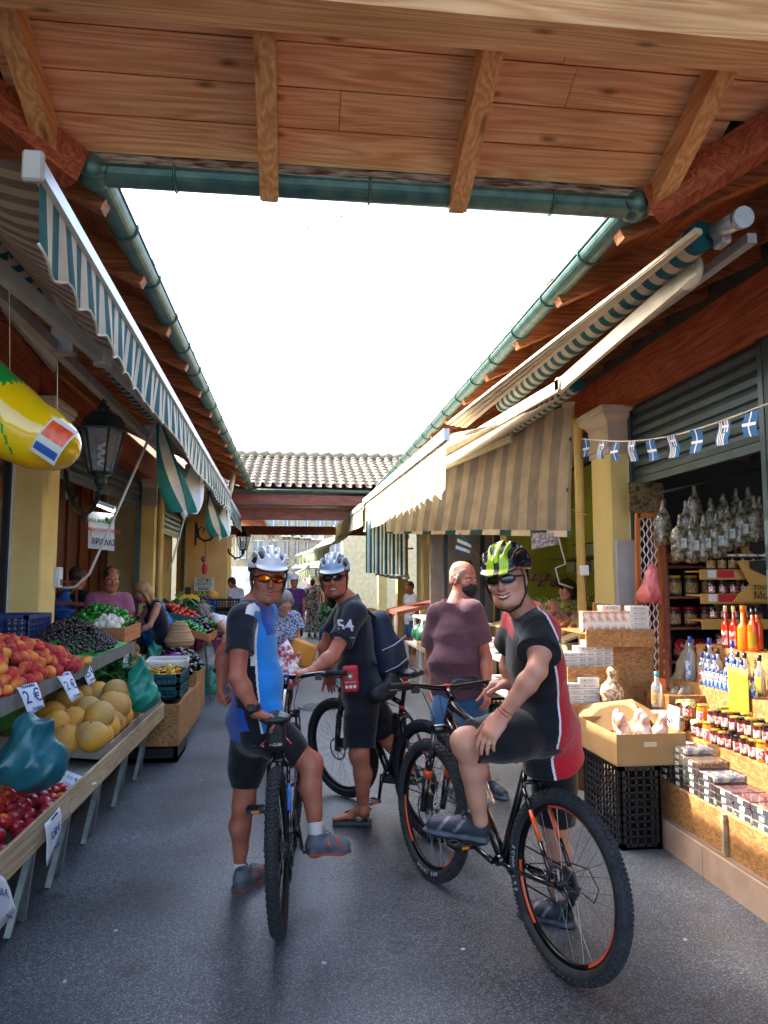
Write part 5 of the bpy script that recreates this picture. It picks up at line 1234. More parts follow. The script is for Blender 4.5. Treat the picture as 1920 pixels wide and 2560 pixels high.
# left bicycle, seen from behind
rc=pt(607,2016,Z=0); fc=pt(634,1832,Z=0)
bk1,B1,C1,up1,h1,l1=bike('black and blue mountain bike seen from behind under the cyclist in blue',rc,rc+nz(fc-rc)*1.10,R(3.0),BLUEP,steer=R(-6),crank=R(125),style='blue',sh=.075)
print('R pedal L bike',C1(.17,R(25),-.135), 'saddle',B1(.2,0,1.01))
c=B1(.15,0,.845); sb=empty('saddle_bag',c-V(0,0,.08),'small black saddle bag with white arrow logo strapped under the left saddle','saddle bag')
T=SDF(.005); T.box(c+h1*.02,(.062,.048,.062),(h1,l1,up1),rd=.03,k=.01); T.cone(c+up1*.05+h1*.05,c+up1*.06-h1*.01,.03,.035,k=.02); sobj('pouch',T,_M['nylon_black'],sb,disp=foldf(4,.002,40))
text('< CUBE',.017,c-h1*.043-up1*.028,-l1,up1,WHITE,sb,name='logo',xs=1.1)
for s in (1,-1): MB().tube([c+l1*s*.045-up1*.01,c+l1*s*.075-up1*.03-h1*.03],.005,6).build('red_tag',REDP,sb)
# water bottle of the left bike
b0=B1(.60,0,.50); bd=nz(B1(.93,0,.87)-B1(.44,0,.32)); c=B1(.56,0,.56)
wbt=empty('water_bottle',c,'frosted white drinking bottle held in the left bicycle frame','bottle')
MB().lathe([(.0,0),(.034,.002),(.036,.02),(.036,.07),(.032,.08),(.036,.09),(.036,.15),(.02,.17),(.014,.175),(.014,.195),(0,.197)],c,bd,18).build('bottle',M('frosted_plastic','c8d0d4',.35,trans=.35),wbt)
# middle bicycle
rc=pt(930,1816,Z=0); fc=pt(752,1730,Z=0)
bk2,B2,C2,up2,h2,l2=bike('black mountain bike with dark red lettering under the middle cyclist',rc,rc+nz(fc-rc)*1.08,R(2),FRK,steer=R(14),crank=R(-80),style='mid',tyrew=.031)
MB_=MB(); 
for i in range(5): MB_.box(B2(.44+.33*.0,0,.318)+(B2(wb_:=.90,0,.86)-B2(.44,0,.318))*(.25+.09*i)+l2*.0275,(.034,.003,.02),rot=Matrix((nz(B2(.9,0,.86)-B2(.44,0,.318)),l2,nz(B2(.9,0,.86)-B2(.44,0,.318)).cross(l2))).transposed())
dtd=nz(B2(.90,0,.86)-B2(.44,0,.318)); dtm=lerp(B2(.44,0,.318),B2(.90,0,.86),.45)+l2*.029
text('CUBE',.085,dtm,dtd*-1,-(dtd.cross(l2)) if (dtd.cross(l2)).z<0 else dtd.cross(l2),REDP,bk2,name='frame_lettering',bold=True)
MB().ball(B2(.185,.02,.93),(.02,.016,.026),10,8).build('rear_light',LENSR,bk2)
c=B2(.30,0,.66); T=SDF(.005); T.box(c+l2*.0,(.045,.035,.075),(h2,l2,up2),rd=.02); lb=sobj('lock_pouch',T,_M['nylon_black'],None,disp=foldf(6,.006,70)); tag(lb,'folded black lock strapped in the middle bicycle frame','bicycle lock')
# right bicycle
rc=pt(1222,2114,Z=0); fc=pt(935,1903,Z=0)
bk3,B3,C3,up3,h3,l3=bike('black and orange mountain bike with big knobbly tyres nearest on the right',rc,rc+nz(fc-rc)*1.11,R(-1.5),ORNG,steer=R(0),crank=R(10),style='dusty',stripe=ORNG,tyrew=.030)
print('R bike L pedal',C3(.17,R(10),.13),'saddle',B3(.2,0,1.01), 'project check')
MB().lathe([(.002,0),(.026,.004),(.030,.02),(.026,.034),(.005,.036)],B3(.20,.0,.86),nz(-h3-up3*.1),16).build('rear_light',LENSR,bk3)
MB().lathe([(.018,0),(.031,.0),(.031,.006),(.018,.006)],B3(.20,.0,.86)+h3*.004,nz(-h3-up3*.1),16).build('light_mount',BLK,bk3)
dtd=nz(B3(.93,0,.87)-B3(.44,0,.318)); c=lerp(B3(.44,0,.318),B3(.93,0,.87),.42)+up3*.045+h3*-.03
w3=empty('water_bottle',c-dtd*.09,'clear crushed water bottle with green cap in the right bicycle frame','bottle')
MB().lathe([(.0,0),(.028,.002),(.033,.01),(.033,.06),(.030,.07),(.0335,.08),(.032,.14),(.024,.175),(.013,.20),(.0125,.215),(0,.216)],c-dtd*.09,dtd,18).build('bottle_body',M('clear_pet','e8f0f2',.12,trans=.8),w3)
MB().lathe([(.0,0),(.016,.0),(.016,.018),(.012,.022),(0,.022)],c-dtd*.09+dtd*.21,dtd,14).build('cap',M('green_cap','3cc040',.4),w3)
MB().lathe([(.0338,.095),(.0342,.096),(.0342,.14),(.0335,.141)],c-dtd*.09,dtd,18).build('bottle_label',M('blue_label','d8e4f0',.5,col2='2c5ca8',scale=50),w3)
MB().tube([c+l3*.036-dtd*.04+h3*.02,c+l3*.038+dtd*.03+h3*.02,c+l3*.038+dtd*.06-h3*.02,c+l3*.036-dtd*.0-h3*.03],.005,6,closed=True).build('bottle_cage',BLK,bk3)
for a,tx in ((-2.0,'SMART SAM'),):
    # sidewall lettering set letter by letter round the front tyre
    fcw=B3(1.11,0,.368)
    for i,ch in enumerate(tx):
        if ch==' ':continue
        an=-1.30-i*.078; rad=h3*math.cos(an)+up3*math.sin(an); tan=-h3*math.sin(an)*-1*-1+up3*math.cos(an)
        tan=h3*(-math.sin(an))+up3*math.cos(an)
        text(ch,.028,fcw+rad*.322+l3*.0305,-tan,-rad,M('tyre_print','b8bcc0',.6),bk3,name='tyre_lettering')
    rcw=B3(0,0,.368)
    for i,ch in enumerate('SCHWALBE'):
        an=.15-i*.078; rad=h3*math.cos(an)+up3*math.sin(an); tan=h3*(-math.sin(an))+up3*math.cos(an)
        text(ch,.028,rcw+rad*.322+l3*.0305,-tan,-rad,_M['tyre_print'],bk3,name='tyre_lettering')
# ================= awnings =================
STR_L=mat_stripe('awning_green_white','2c6f72','e6e0cc',.155,trans=.25,bump=.3)
STR_R=mat_stripe('awning_green_cream','a4b08c','f4e8c8',.155,trans=.35,bump=.3)
STR_ROLL=mat_stripe('roller_stripes','1d5660','b4a894',.155,bump=.0,dirt=.15)
STR_FAB=mat_stripe('fabric_brown_stripes','8c7468','c2a688',.12,bump=.2,trans=.15)
STR_CUR=mat_stripe('curtain_stripes','f0e0ce','c4b8ae',.155*1.12,trans=.5,bump=.35)
STR_HEM=mat_stripe('curtain_hem','2a5a5c','e8d6c2',.31,ratio=.42)
CREAMM=M('cream_metal','d8cdb4',.45,.2,col2='c4b798',scale=8,bump=.1)
ARMW=M('arm_white','cfcac0',.45,.2,col2='b8b2a8',scale=8)
HEMC=M('scallop_binding','e8e2d2',.8)
def valance(a,b,drop,mat,root,pitch=.31,amp=.05,wave=.02,out=(1,0,0),name='valance',st0=0,tear=0):
    a=Vector(a);b=Vector(b);L=(b-a).length;d=(b-a)/L;o=Vector(out); n=int(L/.03)
    bot=lambda s: drop-amp*abs(math.sin(math.pi*s/pitch))*-1-amp
    def fn(u,v):
        s=u*L; dr=bot(s)*v
        return a+d*s+o*(wave*math.sin(2*math.pi*s/pitch*.97+.6)*v+.02*math.sin(s*2.3)*v)-V(0,0,dr)+d*(.02*math.sin(s*7)*v)
    m=MB().grid(fn,n,6,stf=lambda u,v:u*L+st0); vo=m.build(name,mat,root)
    MB().tube([fn(i/n,1.0) for i in range(n+1)],.006,4).build('binding',HEMC,vo)
# left awning, front bar under the gutter
AWL=empty('awning',(-1.1,7.3,2.6),'first left awning, retracted, with wavy green and white striped valance','awning')
a0,a1=V(-.885,2.52,3.00),V(-1.045,11.9,2.955)
MB().bar(a0,a1,.04,.055).build('front_bar',M('bar_white','dfe6ec',.35,.2),AWL)
for p,s in ((a0,-1),(a1,1)): MB().box(p+V(-.01,s*.012,-.005),(.07,.03,.11),bev=.008).build('end_cap',M('cap_beige','b8aea0',.5),AWL)
valance(a0+V(.0,.02,-.035),a1+V(0,-.02,-.035),.27,STR_L,AWL,pitch=.31,amp=.045,wave=.013)
def fab(u,v):
    p=a0.lerp(a1,u); q=V(-1.50,2.3+u*9.4,3.30); return p.lerp(q,v)+V(0,0,-.10*math.sin(math.pi*v)*(1+.25*math.sin(u*31)))
MB().grid(fab,120,6,stf=lambda u,v:u*9.4).build('canopy_fabric',STR_FAB,AWL)
MB().tube([V(-1.50,2.1+.05*i,3.30) for i in range(192)],.055,14).build('roller_tube',STR_ROLL,AWL)
def foldarm(root,sh,el,end,m,w=.045,h=.085):
    A=MB().bar(sh,el,w,h).bar(el,end,w*.9,h*.8).build('folding_arm',m,root)
    e=MB(); e.lathe([(.05,-.05),(.055,-.045),(.055,.045),(.05,.05)],el,(0,0,1),14); e.build('elbow_joint',m,root)
foldarm(AWL,V(-1.52,2.6,3.08),V(-1.16,4.5,2.93),V(-1.03,7.6,2.92),ARMW)
foldarm(AWL,V(-1.5,10.9,3.08),V(-1.3,9.2,2.97),V(-1.05,7.9,2.93),ARMW)
MB().bar(pt(120,612,X=-1.28),pt(172,735,X=-1.30),.055,.07).build('bracket',ARMW,AWL)
MB().bar(V(-1.66,1.9,3.20),V(-1.66,11.8,3.20),.06,.08).build('torsion_bar',ARMW,AWL)
for yy in (5.2,8.4): MB().box((-1.60,yy,3.24),(.16,.10,.18),bev=.01).build('wall_bracket',ALU,AWL)
# second left awning
AW2=empty('awning',(-1.1,14,2.5),'second left awning with green and white valance near the crossing roof','awning')
b0,b1=V(-1.08,12.1,2.93),V(-1.16,15.9,2.90)
MB().bar(b0,b1,.045,.075).build('front_bar',_M['bar_white'],AW2)
valance(b0+V(0,0,-.03),b1+V(0,0,-.03),.26,STR_L,AW2)
MB().grid(lambda u,v:(b0.lerp(b1,u)).lerp(V(-1.95,12.1+u*3.8,3.25),v)+V(0,0,-.06*math.sin(math.pi*v)),30,4,stf=lambda u,v:u*3.8).build('canopy_fabric',STR_FAB,AW2)
MB().tube([V(-1.5,12.1+.1*i,3.2) for i in range(38)],.05,10).build('roller_tube',STR_ROLL,AW2)
# knotted cloths hanging from the left awnings
def knot_cloth(label,top1,low,top2,w,ma,mb,n=1):
    top1,low,top2=map(Vector,(top1,low,top2))
    r=empty('knotted_cloth',low,label,'awning cloth')
    for (a,b,m,sg) in ((top1,low,ma,-1),(low,top2,mb,1)):
        def fn(u,v,a=a,b=b,sg=sg):
            p=a.lerp(b,u); 
            ww=w*1.15*max(.06,math.sin(math.pi*(u*.72 if sg<0 else .28+.70*u)))
            return p+V(0,(v-.5)*ww*.8,0)+V((v-.5)*ww*.55,0,0)+V(0,0,-abs(math.sin(math.pi*u))*.10)+V(.02*math.sin(v*9+u*4),.03*math.sin(v*11+u*3),0)
        MB().grid(fn,16,12,stf=lambda u,v:v*.62).build('cloth_fall',m,r)
    MB().tube([low,low+V(.02,0,-.06),low+V(-.02,0,.02)],.03,8).build('knot',mb,r)
    return r
WCL=M('white_canvas','dcd8cc',.85,col2='c2beb2',scale=5,bump=.4,bscale=8); GCL=mat_stripe('green_canvas','1f6f68','dcd8cc',.42,ratio=.62,bump=.3)
knot_cloth('green and white awning cloth tied up in a long loop, nearest on the left',pt(338,890,Y=6.9),pt(398,1108,Y=7.6),pt(432,975,Y=8.6),.42,GCL,WCL)
knot_cloth('second tied up green and white awning cloth further along the left side',pt(450,1060,Y=10.6),pt(474,1160,Y=11.2),pt(490,1085,Y=12.0),.42,GCL,WCL)
# awning crank rod
def rod(label,pts,r,m,cat='pole',name='awning_pole'):
    o=MB().tube(pts,r,6).build(name,m); return tag(o,label,cat)
rod('long white pole slanting from the first left awning down behind the vendor',[pt(340,905,Y=6.3),pt(193,1240,Y=6.0),pt(163,1268,Y=6.0),pt(135,1270,Y=6.0)],.011,M('pole_white','c8c2b6',.5))
rod('thin white pole slanting down beside the second left column',[pt(398,1120,Y=9.5),pt(372,1215,Y=9.3),pt(358,1235,Y=9.3)],.012,_M['pole_white'])
# right retracted awning near
AR=empty('awning',(2.0,5.0,2.9),'right awning with green and cream striped roller and ribbed cassette, rolled up','awning')
ra,rb=pt(1536,514,X=2.05),pt(1092,884,X=2.05); rb.z=ra.z=3.36; ra.y=3.42; rb.y=7.1
n=60; MB().tube([ra.lerp(rb,i/n) for i in range(n+1)],.075,16).build('roller_tube',STR_ROLL,AR)
ca,cb=V(1.90,3.55,3.33),V(1.50,6.35,3.14)
c=MB(); 
pa,pb=pt(1505,498,X=1.93),pt(968,915,X=1.36)
for k in range(7):
    o=V(.026*k,0,-.004*k); c.bar(pa+o*.12,pb+o,.024,.03 if k%2 else .018)
c.build('ribbed_cassette',CREAMM,AR)
MB().bar(pt(1508,575,X=2.12),pt(1216,828,X=1.95),.03,.10).bar(pt(1204,836,X=1.95),pt(905,1010,X=1.30),.03,.085).build('folding_arm',CREAMM,AR)
e=pt(1210,832,X=1.95); MB().box(e,(.06,.12,.12),bev=.02).lathe([(.055,-.03),(.06,-.02),(.06,.02),(.055,.03)],e,(1,0,0),14).build('elbow_joint',CREAMM,AR)
q=pt(1492,588,X=2.12); m=MB(); m.lathe([(0,-.02),(.085,-.02),(.095,-.01),(.095,.01),(.085,.02),(0,.02)],q,(1,.1,0),18); m.box(q+V(0,.02,.06),(.05,.14,.06),bev=.01)
for k in range(6): m.tube([q+V(-.03,math.cos(k*.6)*.065,math.sin(k*.6)*.065),q+V(-.018,math.cos(k*.6)*.065,math.sin(k*.6)*.065)],.007,6)
m.build('arm_bracket',CREAMM,AR)
q=pt(1585,480,X=2.1); m=MB(); m.tube([pt(1600,472,X=2.1),pt(1548,500,X=2.1)],.045,12); m.tube([pt(1608,468,X=2.1),pt(1598,474,X=2.1)],.052,12); m.box(pt(1560,518,X=2.12),(.05,.10,.07),bev=.01); m.build('gearbox',ALU,AR)
MB().bar(V(2.24,3.3,3.30),V(2.24,7.2,3.30),.05,.05).build('torsion_bar',ALU,AR)
# extended right awning with lit valance
AR2=empty('awning',(1.5,9,2.6),'extended right awning with sunlit white front bar and scalloped cream and green valance','awning')
v0,v1=pt(965,938,X=1.27),pt(786,1085,X=1.22)
MB().bar(v0,v1,.05,.10).build('front_bar',_M['bar_white'],AR2)
valance(v0+V(0,.02,-.04),v1+V(0,0,-.04),.50,STR_R,AR2,pitch=.38,amp=.07,wave=.02,out=(-1,0,0))
MB().grid(lambda u,v:(v0.lerp(v1,u)).lerp(V(2.45,v0.y+u*(v1.y-v0.y),3.30),v)+V(0,0,-.07*math.sin(math.pi*v)),90,6,stf=lambda u,v:u*(v1.y-v0.y)).build('canopy_fabric',mat_stripe('canopy_cream','e8d4b4','b4b4a8',.155,trans=.35),AR2)
MB().tube([V(2.45,v0.y+(v1.y-v0.y)*i/50,3.32) for i in range(51)],.06,12).build('roller_tube',STR_ROLL,AR2)
MB().bar(V(2.4,8.0,3.2),V(1.7,9.5,2.98),.04,.07).bar(V(1.7,9.5,2.98),V(1.25,10.6,2.9),.04,.06).build('folding_arm',CREAMM,AR2)
AR3=empty('awning',(1.3,14,2.5),'third right awning bar and yellow edged valance beyond the striped one','awning')
w0,w1=pt(782,1092,X=1.16),pt(722,1140,X=1.10)
MB().bar(w0,w1,.05,.09).build('front_bar',_M['bar_white'],AR3)
valance(w0+V(0,0,-.04),w1+V(0,0,-.04),.32,M('yellow_valance','e8d87a',.8,col2='f0ecd0',scale=1.5),AR3,pitch=.4)
MB().grid(lambda u,v:(w0.lerp(w1,u)).lerp(V(2.3,w0.y+u*(w1.y-w0.y),3.3),v),20,4,stf=lambda u,v:u*5).build('canopy_fabric',STR_R,AR3)
# big striped side curtain
CU=empty('side_curtain',(2.0,7.05,2.03),'large beige and grey striped awning curtain hanging across the right side with dark green hem','curtain')
BL,BR,TR,TM,TL=[pt(x,y,Y=q) for x,y,q in ((835,1152,11.6),(1236,1160,7.0),(1240,868,7.0),(1080,905,8.6),(835,1075,11.6))]
def cur(u,v):
    b=BL.lerp(BR,u); t= TL.lerp(TM,u/.62) if u<.62 else TM.lerp(TR,(u-.62)/.38)
    p=b.lerp(t,v); return p+V(0,.03*math.sin(u*26)*(1-v*.3)+.02*math.sin(u*61+v*3)+.05*math.sin(u*7+v*4),0)
MB().grid(cur,80,14,stf=lambda u,v:u*2.2).build('curtain_cloth',STR_CUR,CU)
MB().grid(lambda u,v:cur(u,v*.045)+V(0,-.008,0),80,1,stf=lambda u,v:u*2.2).build('hem_band',STR_HEM,CU)
MB().grid(lambda u,v:cur(.62+.38*u,1-v*.03)+V(0,-.008,0),30,1,stf=lambda u,v:u*.9).build('top_band',STR_HEM,CU)
[MB().lathe([(.012,0),(.022,0),(.022,.004),(.012,.004)],cur(.985,t)+V(0,-.012,0),(0,-1,0),12).build('eyelet',STEEL,CU) for t in (.35,.72)]
tag(MB().tube([pt(1232,1100,Y=7.0),pt(1245,1105,Y=6.9),pt(1268,1112,Y=6.4)],.005,5).build('tie_rope',M('rope','b8a888',.9)),'short rope tying the striped curtain to the column pipe','rope')
# teal striped side cloth further down
sc_=MB().grid(lambda u,v:pt(790,1235,Y=12).lerp(pt(874,1240,Y=12),u)*(1)+V(0,.05*math.sin(u*30),0)+V(0,0,.85*v-.02),40,6,stf=lambda u,v:u*1.5).build('side_curtain',mat_stripe('teal_stripes','15605c','e8e8dc',.15,trans=.1))
tag(sc_,'teal and white striped cloth hanging beyond the second right column','curtain')
# ================= things on the structure, left =================
# inflatable banana
BN=empty('inflatable_banana',pt(70,960,Y=4.3),'big glossy yellow inflatable banana with green tip hanging by strings at the left','inflatable toy')
S=SDF(.012); pts=[(-75,760,.08),(-40,825,.12),(0,885,.155),(45,925,.150),(95,950,.135),(122,962,.105)]
Yb=3.5
for i in range(len(pts)-1):
    a,b=pts[i],pts[i+1]; S.cone(pt(a[0],a[1],Y=Yb),pt(b[0],b[1],Y=Yb),a[2],b[2],k=.05)
tipP=np.array(pt(0,838,Y=Yb)); dr=np.array(nz(pt(-40,770,Y=Yb)-pt(20,900,Y=Yb)))
def bmf(P):
    d=(P-tipP)@dr; ang=np.arctan2(P[:,1]-tipP[1],P[:,0]-tipP[0]); zig=.03*np.abs(((ang*9)%2)-1)
    r=(d>-.02-zig).astype(int); sd=np.cross(dr,[0,1,0]); s=(P-tipP)@sd; r[(np.abs(s+.02+d*.2)<.012*(1+d/.5))&(d<0)&(d>-.34)]=1; return r
sobj('inflated_body',S,[M('banana_vinyl','f0c408',.12,col2='e4b400',coat=.8),M('banana_green','10a038',.12,coat=.8)],BN,matf=bmf)
lc=pt(112,950,Y=Yb-.17); rt=nz(pt(140,976,Y=Yb-.2)-pt(95,940,Y=Yb-.2)); rt=nz(V(.80,0,-.52)); up_=nz(V(.52,0,.80))
def curved(name,wd,hh,cx_,cz,m,off):
    mm=MB(); mm.grid(lambda u,v:(lambda sx,sz: lc+rt*sx+up_*sz+V(0,.17-math.sqrt(max(.0001,.155**2-(sx*.35)**2-sz**2))*1.0-off+.0,0))( (u-.5)*wd+cx_,(v-.5)*hh+cz),10,10); return mm.build(name,m,BN)
curved('logo_panel',.125,.18,0,0,WHITE,.012); curved('logo_red',.11,.08,0,.035,M('logo_red','d81c24',.3,col2='f07018',scale=30),.014); curved('logo_blue',.11,.035,0,-.055,M('logo_blue','1c5cb0',.3),.014)
for (x0,y0,x1,y1) in ((124,870,124,945),(20,640,22,880)): MB().tube([pt(x0,y0-90,Y=Yb),pt(x1,y1,Y=Yb)],.002,4).build('string',M('string','cfc0a0',.9),BN)
# lanterns
IRON=M('lamp_iron','1c2624',.5,.3,col2='28332f')
LGL=M('lamp_glass','9aa0a4',.1,alpha=.35)
def lantern(label,base,arm,top,s=1.0):
    "base: wall plate point, arm end, lamp centre"
    r=empty('wall_lantern',top-V(0,0,.25*s),label,'street lamp'); m=MB()
    b=Vector(base);t=Vector(top)
    m.box(b+V(.01,0,.02*s),(.03,.07*s,.36*s),bev=.01)
    d=(t-b);d.z=0;L=d.length;d=nz(d)
    pts=[b+d*L*x+V(0,0,z*s) for x,z in ((0,.10),(.12,-.05),(.35,-.17),(.62,-.20),(.85,-.12),(.98,.02),(1,.10))]; off=t.z-.30*s-(b.z+.10*s)
    pts=[p+V(0,0,off*(i/6)) for i,p in enumerate(pts)]
    m.tube(pts,[.022*s]*3+[.020*s]*2+[.017*s]*2,8)
    c2=pts[2]; m.tube([c2+V(0,0,.0)+d*(.06*s*math.cos(a)-.02)+V(0,0,.06*s*math.sin(a)+.05*s) for a in [i*.5 for i in range(9)]],.012*s,6)
    m.ball(pts[3]+V(0,0,-.02*s),.025*s,8,6); m.ball(pts[5],.022*s,8,6); m.ball(pts[1],.028*s,8,6); m.tube([pts[3],pts[3]+V(0,0,-.07*s)],[.012*s,.003*s],6)
    m.build('scroll_arm',IRON,r)
    h=MB(); w0,w1=.085*s,.155*s; lo,hi=t.z-.19*s,t.z+.12*s
    cr=lambda w,z,k:V(t.x+w*math.cos(k*math.pi/3),t.y+w*math.sin(k*math.pi/3),z)
    for k in range(6): h.tube([cr(w0,lo,k),cr(w1,hi,k)],.008*s,5); h.tube([cr(w0,lo,k),cr(w0,lo,k+1)],.010*s,5); h.tube([cr(w1,hi,k),cr(w1,hi,k+1)],.012*s,5)
    h.lathe([(.0,-.10),(.03,-.09),(.045,-.06),(.03,-.03),(.07,-.01),(.088,0)],V(t.x,t.y,lo),(0,0,1),12) if False else h.lathe([(.03*s,-.10*s),(.045*s,-.06*s),(.03*s,-.03*s),(.09*s,0)],V(t.x,t.y,lo),(0,0,1),12)
    h.lathe([(.185*s,-.01*s),(.185*s,0),(.155*s,.03*s),(.13*s,.09*s),(.10*s,.115*s),(.04*s,.125*s),(.035*s,.16*s),(.05*s,.165*s),(.02*s,.19*s),(.028*s,.205*s),(0,.23*s)],V(t.x,t.y,hi),(0,0,1),6,sm=False)
    ho=h.build('lantern_frame',IRON,r)
    gl=MB(); [gl.quad(cr(w0*.98,lo,k),cr(w0*.98,lo,k+1),cr(w1*.98,hi,k+1),cr(w1*.98,hi,k)) for k in range(6)]; gl.build('glass_panes',LGL,ho)
    bl=MB(); bl.tube([V(t.x+.022*s*math.cos(a),t.y+.022*s*math.sin(a),lo+.04*s+a*.0088*s) for a in [i*.6 for i in range(34)]],.010*s,6); bl.build('bulb',M('bulb_white','e0ddd4',.4),ho)
    return r
tp=pt(220,965,Y=5.4); lantern('big black wall lantern with spiral bulb beside the inflatable banana',V(-1.965,6.55,2.45),None,V(tp.x,5.4,tp.z),s=1.0)
tp=pt(521,1190,Y=17.5); lantern('small distant lantern on the last left column',V(-1.96,20.5,2.7),None,V(-1.35,19.5,2.62),s=1.15)
o=MB(); q0=V(-1.94,11.75,2.12); cc=pt(440,1165,Y=13.6)
for sc1,pp in ((1,[(422,1110),(424,1170)]),):
    o.bar(pt(423,1128,Y=13.6),pt(422,1178,Y=13.6),.03,.05)
    o.tube([pt(x,y,Y=13.6) for x,y in ((424,1132),(428,1160),(440,1168),(455,1166),(462,1155))],.022,6); o.tube([pt(x,y,Y=13.6) for x,y in ((430,1160),(428,1148),(434,1138),(442,1142),(439,1150))],.014,6)
tag(o.build('iron_bracket',IRON),'empty black scroll bracket on the third left column','bracket')
o=MB(); o.tube([pt(444,1170,Y=13.5),pt(443,1205,Y=13.5)],.006,4); o.ball(pt(442,1228,Y=13.5),(.05,.04,.11),8,6,mi=1); o.ball(pt(440,1208,Y=13.5),(.045,.04,.06),8,6,mi=1)
tag(o.build('hanging_nets',[M('cord_red','6a2030',.8),M('red_net','b02848',.7,bump=.6)]),'small red nets hanging on a cord from the empty bracket','net')
# shop signs
SG=empty('shop_sign',pt(219,1147,Y=6.6),'white hanging sign with green, red and blue Greek lettering over the vendor','sign')
ss=[pt(x,y,Y=6.6) for x,y in ((191,1104),(246,1110),(246,1190),(190,1184))]
ctr=(ss[0]+ss[1]+ss[2]+ss[3])/4; sr=nz((ss[1]-ss[0])); su=nz(ss[0]-ss[3]); W_=(ss[1]-ss[0]).length;H_=(ss[0]-ss[3]).length
MB().prism(ss,(0,0,0),(0,.01,0)).build('sign_board',M('sign_white','e8e8e4',.5),SG)
def stx(b,sz,dx,dy,col,xs=1,bold=True): text(b,sz,ctr+sr*dx*W_+su*dy*H_-V(0,.006,0),sr,su,M('ink_'+col,col,.5),SG,name='lettering',xs=xs,bold=bold)
stx('ΠΑΝΤΑ ΦΡΕΣΚΑ',.042,-.12,.26,'187a38',.72); stx('ΠΡΟΪΟΝΤΑ ΠΑΡΑΓΩΓΗΣ ΜΑΣ',.036,.12,.02,'d03a2c',.55); stx('ΑΡΙΛΛΑΣ',.072,.12,-.30,'1a2a6c',.66)
m=MB(); [m.ball(ctr+sr*W_*x+su*H_*y-V(0,.006,0),(.014,.003,.02),8,6,mi=k) for k,(x,y) in enumerate(((.22,.33),(.32,.30),(.42,.36)))]; m.build('fruit_pictures',[M('ink_aub','2a2038',.5),_M['ink_187a38'],M('ink_brn','8a5a20',.5)],SG)
m=MB(); m.tube([ctr+sr*W_*x+su*H_*y-V(0,.004,0) for x,y in ((-.42,.1),(-.34,.02),(-.37,-.12),(-.33,-.25),(-.28,-.40))],[.010,.014,.009,.006,.004],6,flat=.2); m.build('map_outline',M('ink_org','e8903c',.5),SG)
for x in (.2,.75): MB().tube([ss[0].lerp(ss[1],x),ss[0].lerp(ss[1],x)+V(0,0,.20)],.002,4).build('string',_M['string'],SG)
FL=empty('tube_light',pt(228,1090,Y=6.55),'lit white tube light hanging above the Greek shop sign','lamp')
MB().bar(pt(207,1083,Y=6.55),pt(248,1098,Y=6.55),.05,.035).build('lamp_tray',WHITE,FL); MB().tube([pt(209,1089,Y=6.55),pt(247,1104,Y=6.55)],.014,8).build('tube',M('lit_tube','f4f8ff',.4,emit=2.5),FL)
tl=MB().bar(pt(10,655,X=-2.1),pt(118,790,X=-2.1),.03,.12).build('strip_light_fitting',ARMW); tag(tl,'unlit grey strip light fitting on the left timber beam','lamp')
SG2=empty('shop_sign',pt(454,1262,Y=14.5),'black lettered sign for organic products on the pale far left wall','sign')
for i,(t,y) in enumerate((('ΒΙΟΛΟΓΙΚΑ',1253),('ΠΡΟΪΟΝΤΑ',1262),('ORGANIC',1272))): 
    t={'ΒΙΟΛΟΓΙΚΑ':'ΛΟΓΙΚΑ','ΠΡΟΪΟΝΤΑ':'ΟΪΟΝΤΑ','ORGANIC':'GANIC'}[t]
    c_=pt(441,y,Y=14.0); MB().box(c_+V(0,.012,0),(.36,.012,.078)).build('name_plate',M('sign_grey','c8ccc4',.5),SG2); text(t,.075,c_,(1,0,0),(0,0,1),M('ink_black','1a1c20',.5),SG2,bold=True)
tag(MB().box(pt(440,1200,Y=14.06)+V(.05,.06,0),(.75,.08,2.6)).build('sign_wall',M('ochre_wall','c49a5c',.7,col2='b48a50')),'ochre wall carrying the organic products sign','wall')
# intercom and pipes
it=empty('card_machine_box',pt(125,1465*.864,X=-1.955),'small white box fixed low on the nearest left column','box'); 
MB().box(wloc(it)+V(0,0,.07),(.05,.09,.17),bev=.008).build('casing',WHITE,it); MB().box(wloc(it)+V(.026,0,.03),(.004,.05,.05)).build('panel',BLK,it)
def pipe(label,pts,r,m): return tag(MB().tube(pts,r,10).build('drain_pipe',m),label,'pipe')
PIPEM=M('pipe_cream','d8b870',.5,col2='c8a45c')
pipe('cream drain pipe beside the second left column',[V(-1.93,10.95,2.95),V(-1.93,10.9,2.85),V(-1.93,10.9,.1)],.05,PIPEM)
pipe('yellow drain pipe down the side of the right column',[V(2.73,6.9,3.2),V(2.73,6.86,3.1),V(2.73,6.86,.2)],.045,PIPEM)
pipe('short bent pipe under the left gutter by the far roof',[pt(505,1038,Y=13),pt(505,1020,Y=13),pt(497,1062,Y=13),pt(490,1070,Y=13)][1:],.045,M('pipe_pale','e0d2b0',.5))
pipe('pale pipe stub under the right gutter',[pt(1000,865,Y=9),pt(1000,895,Y=9)],.06,_M['pipe_pale'])
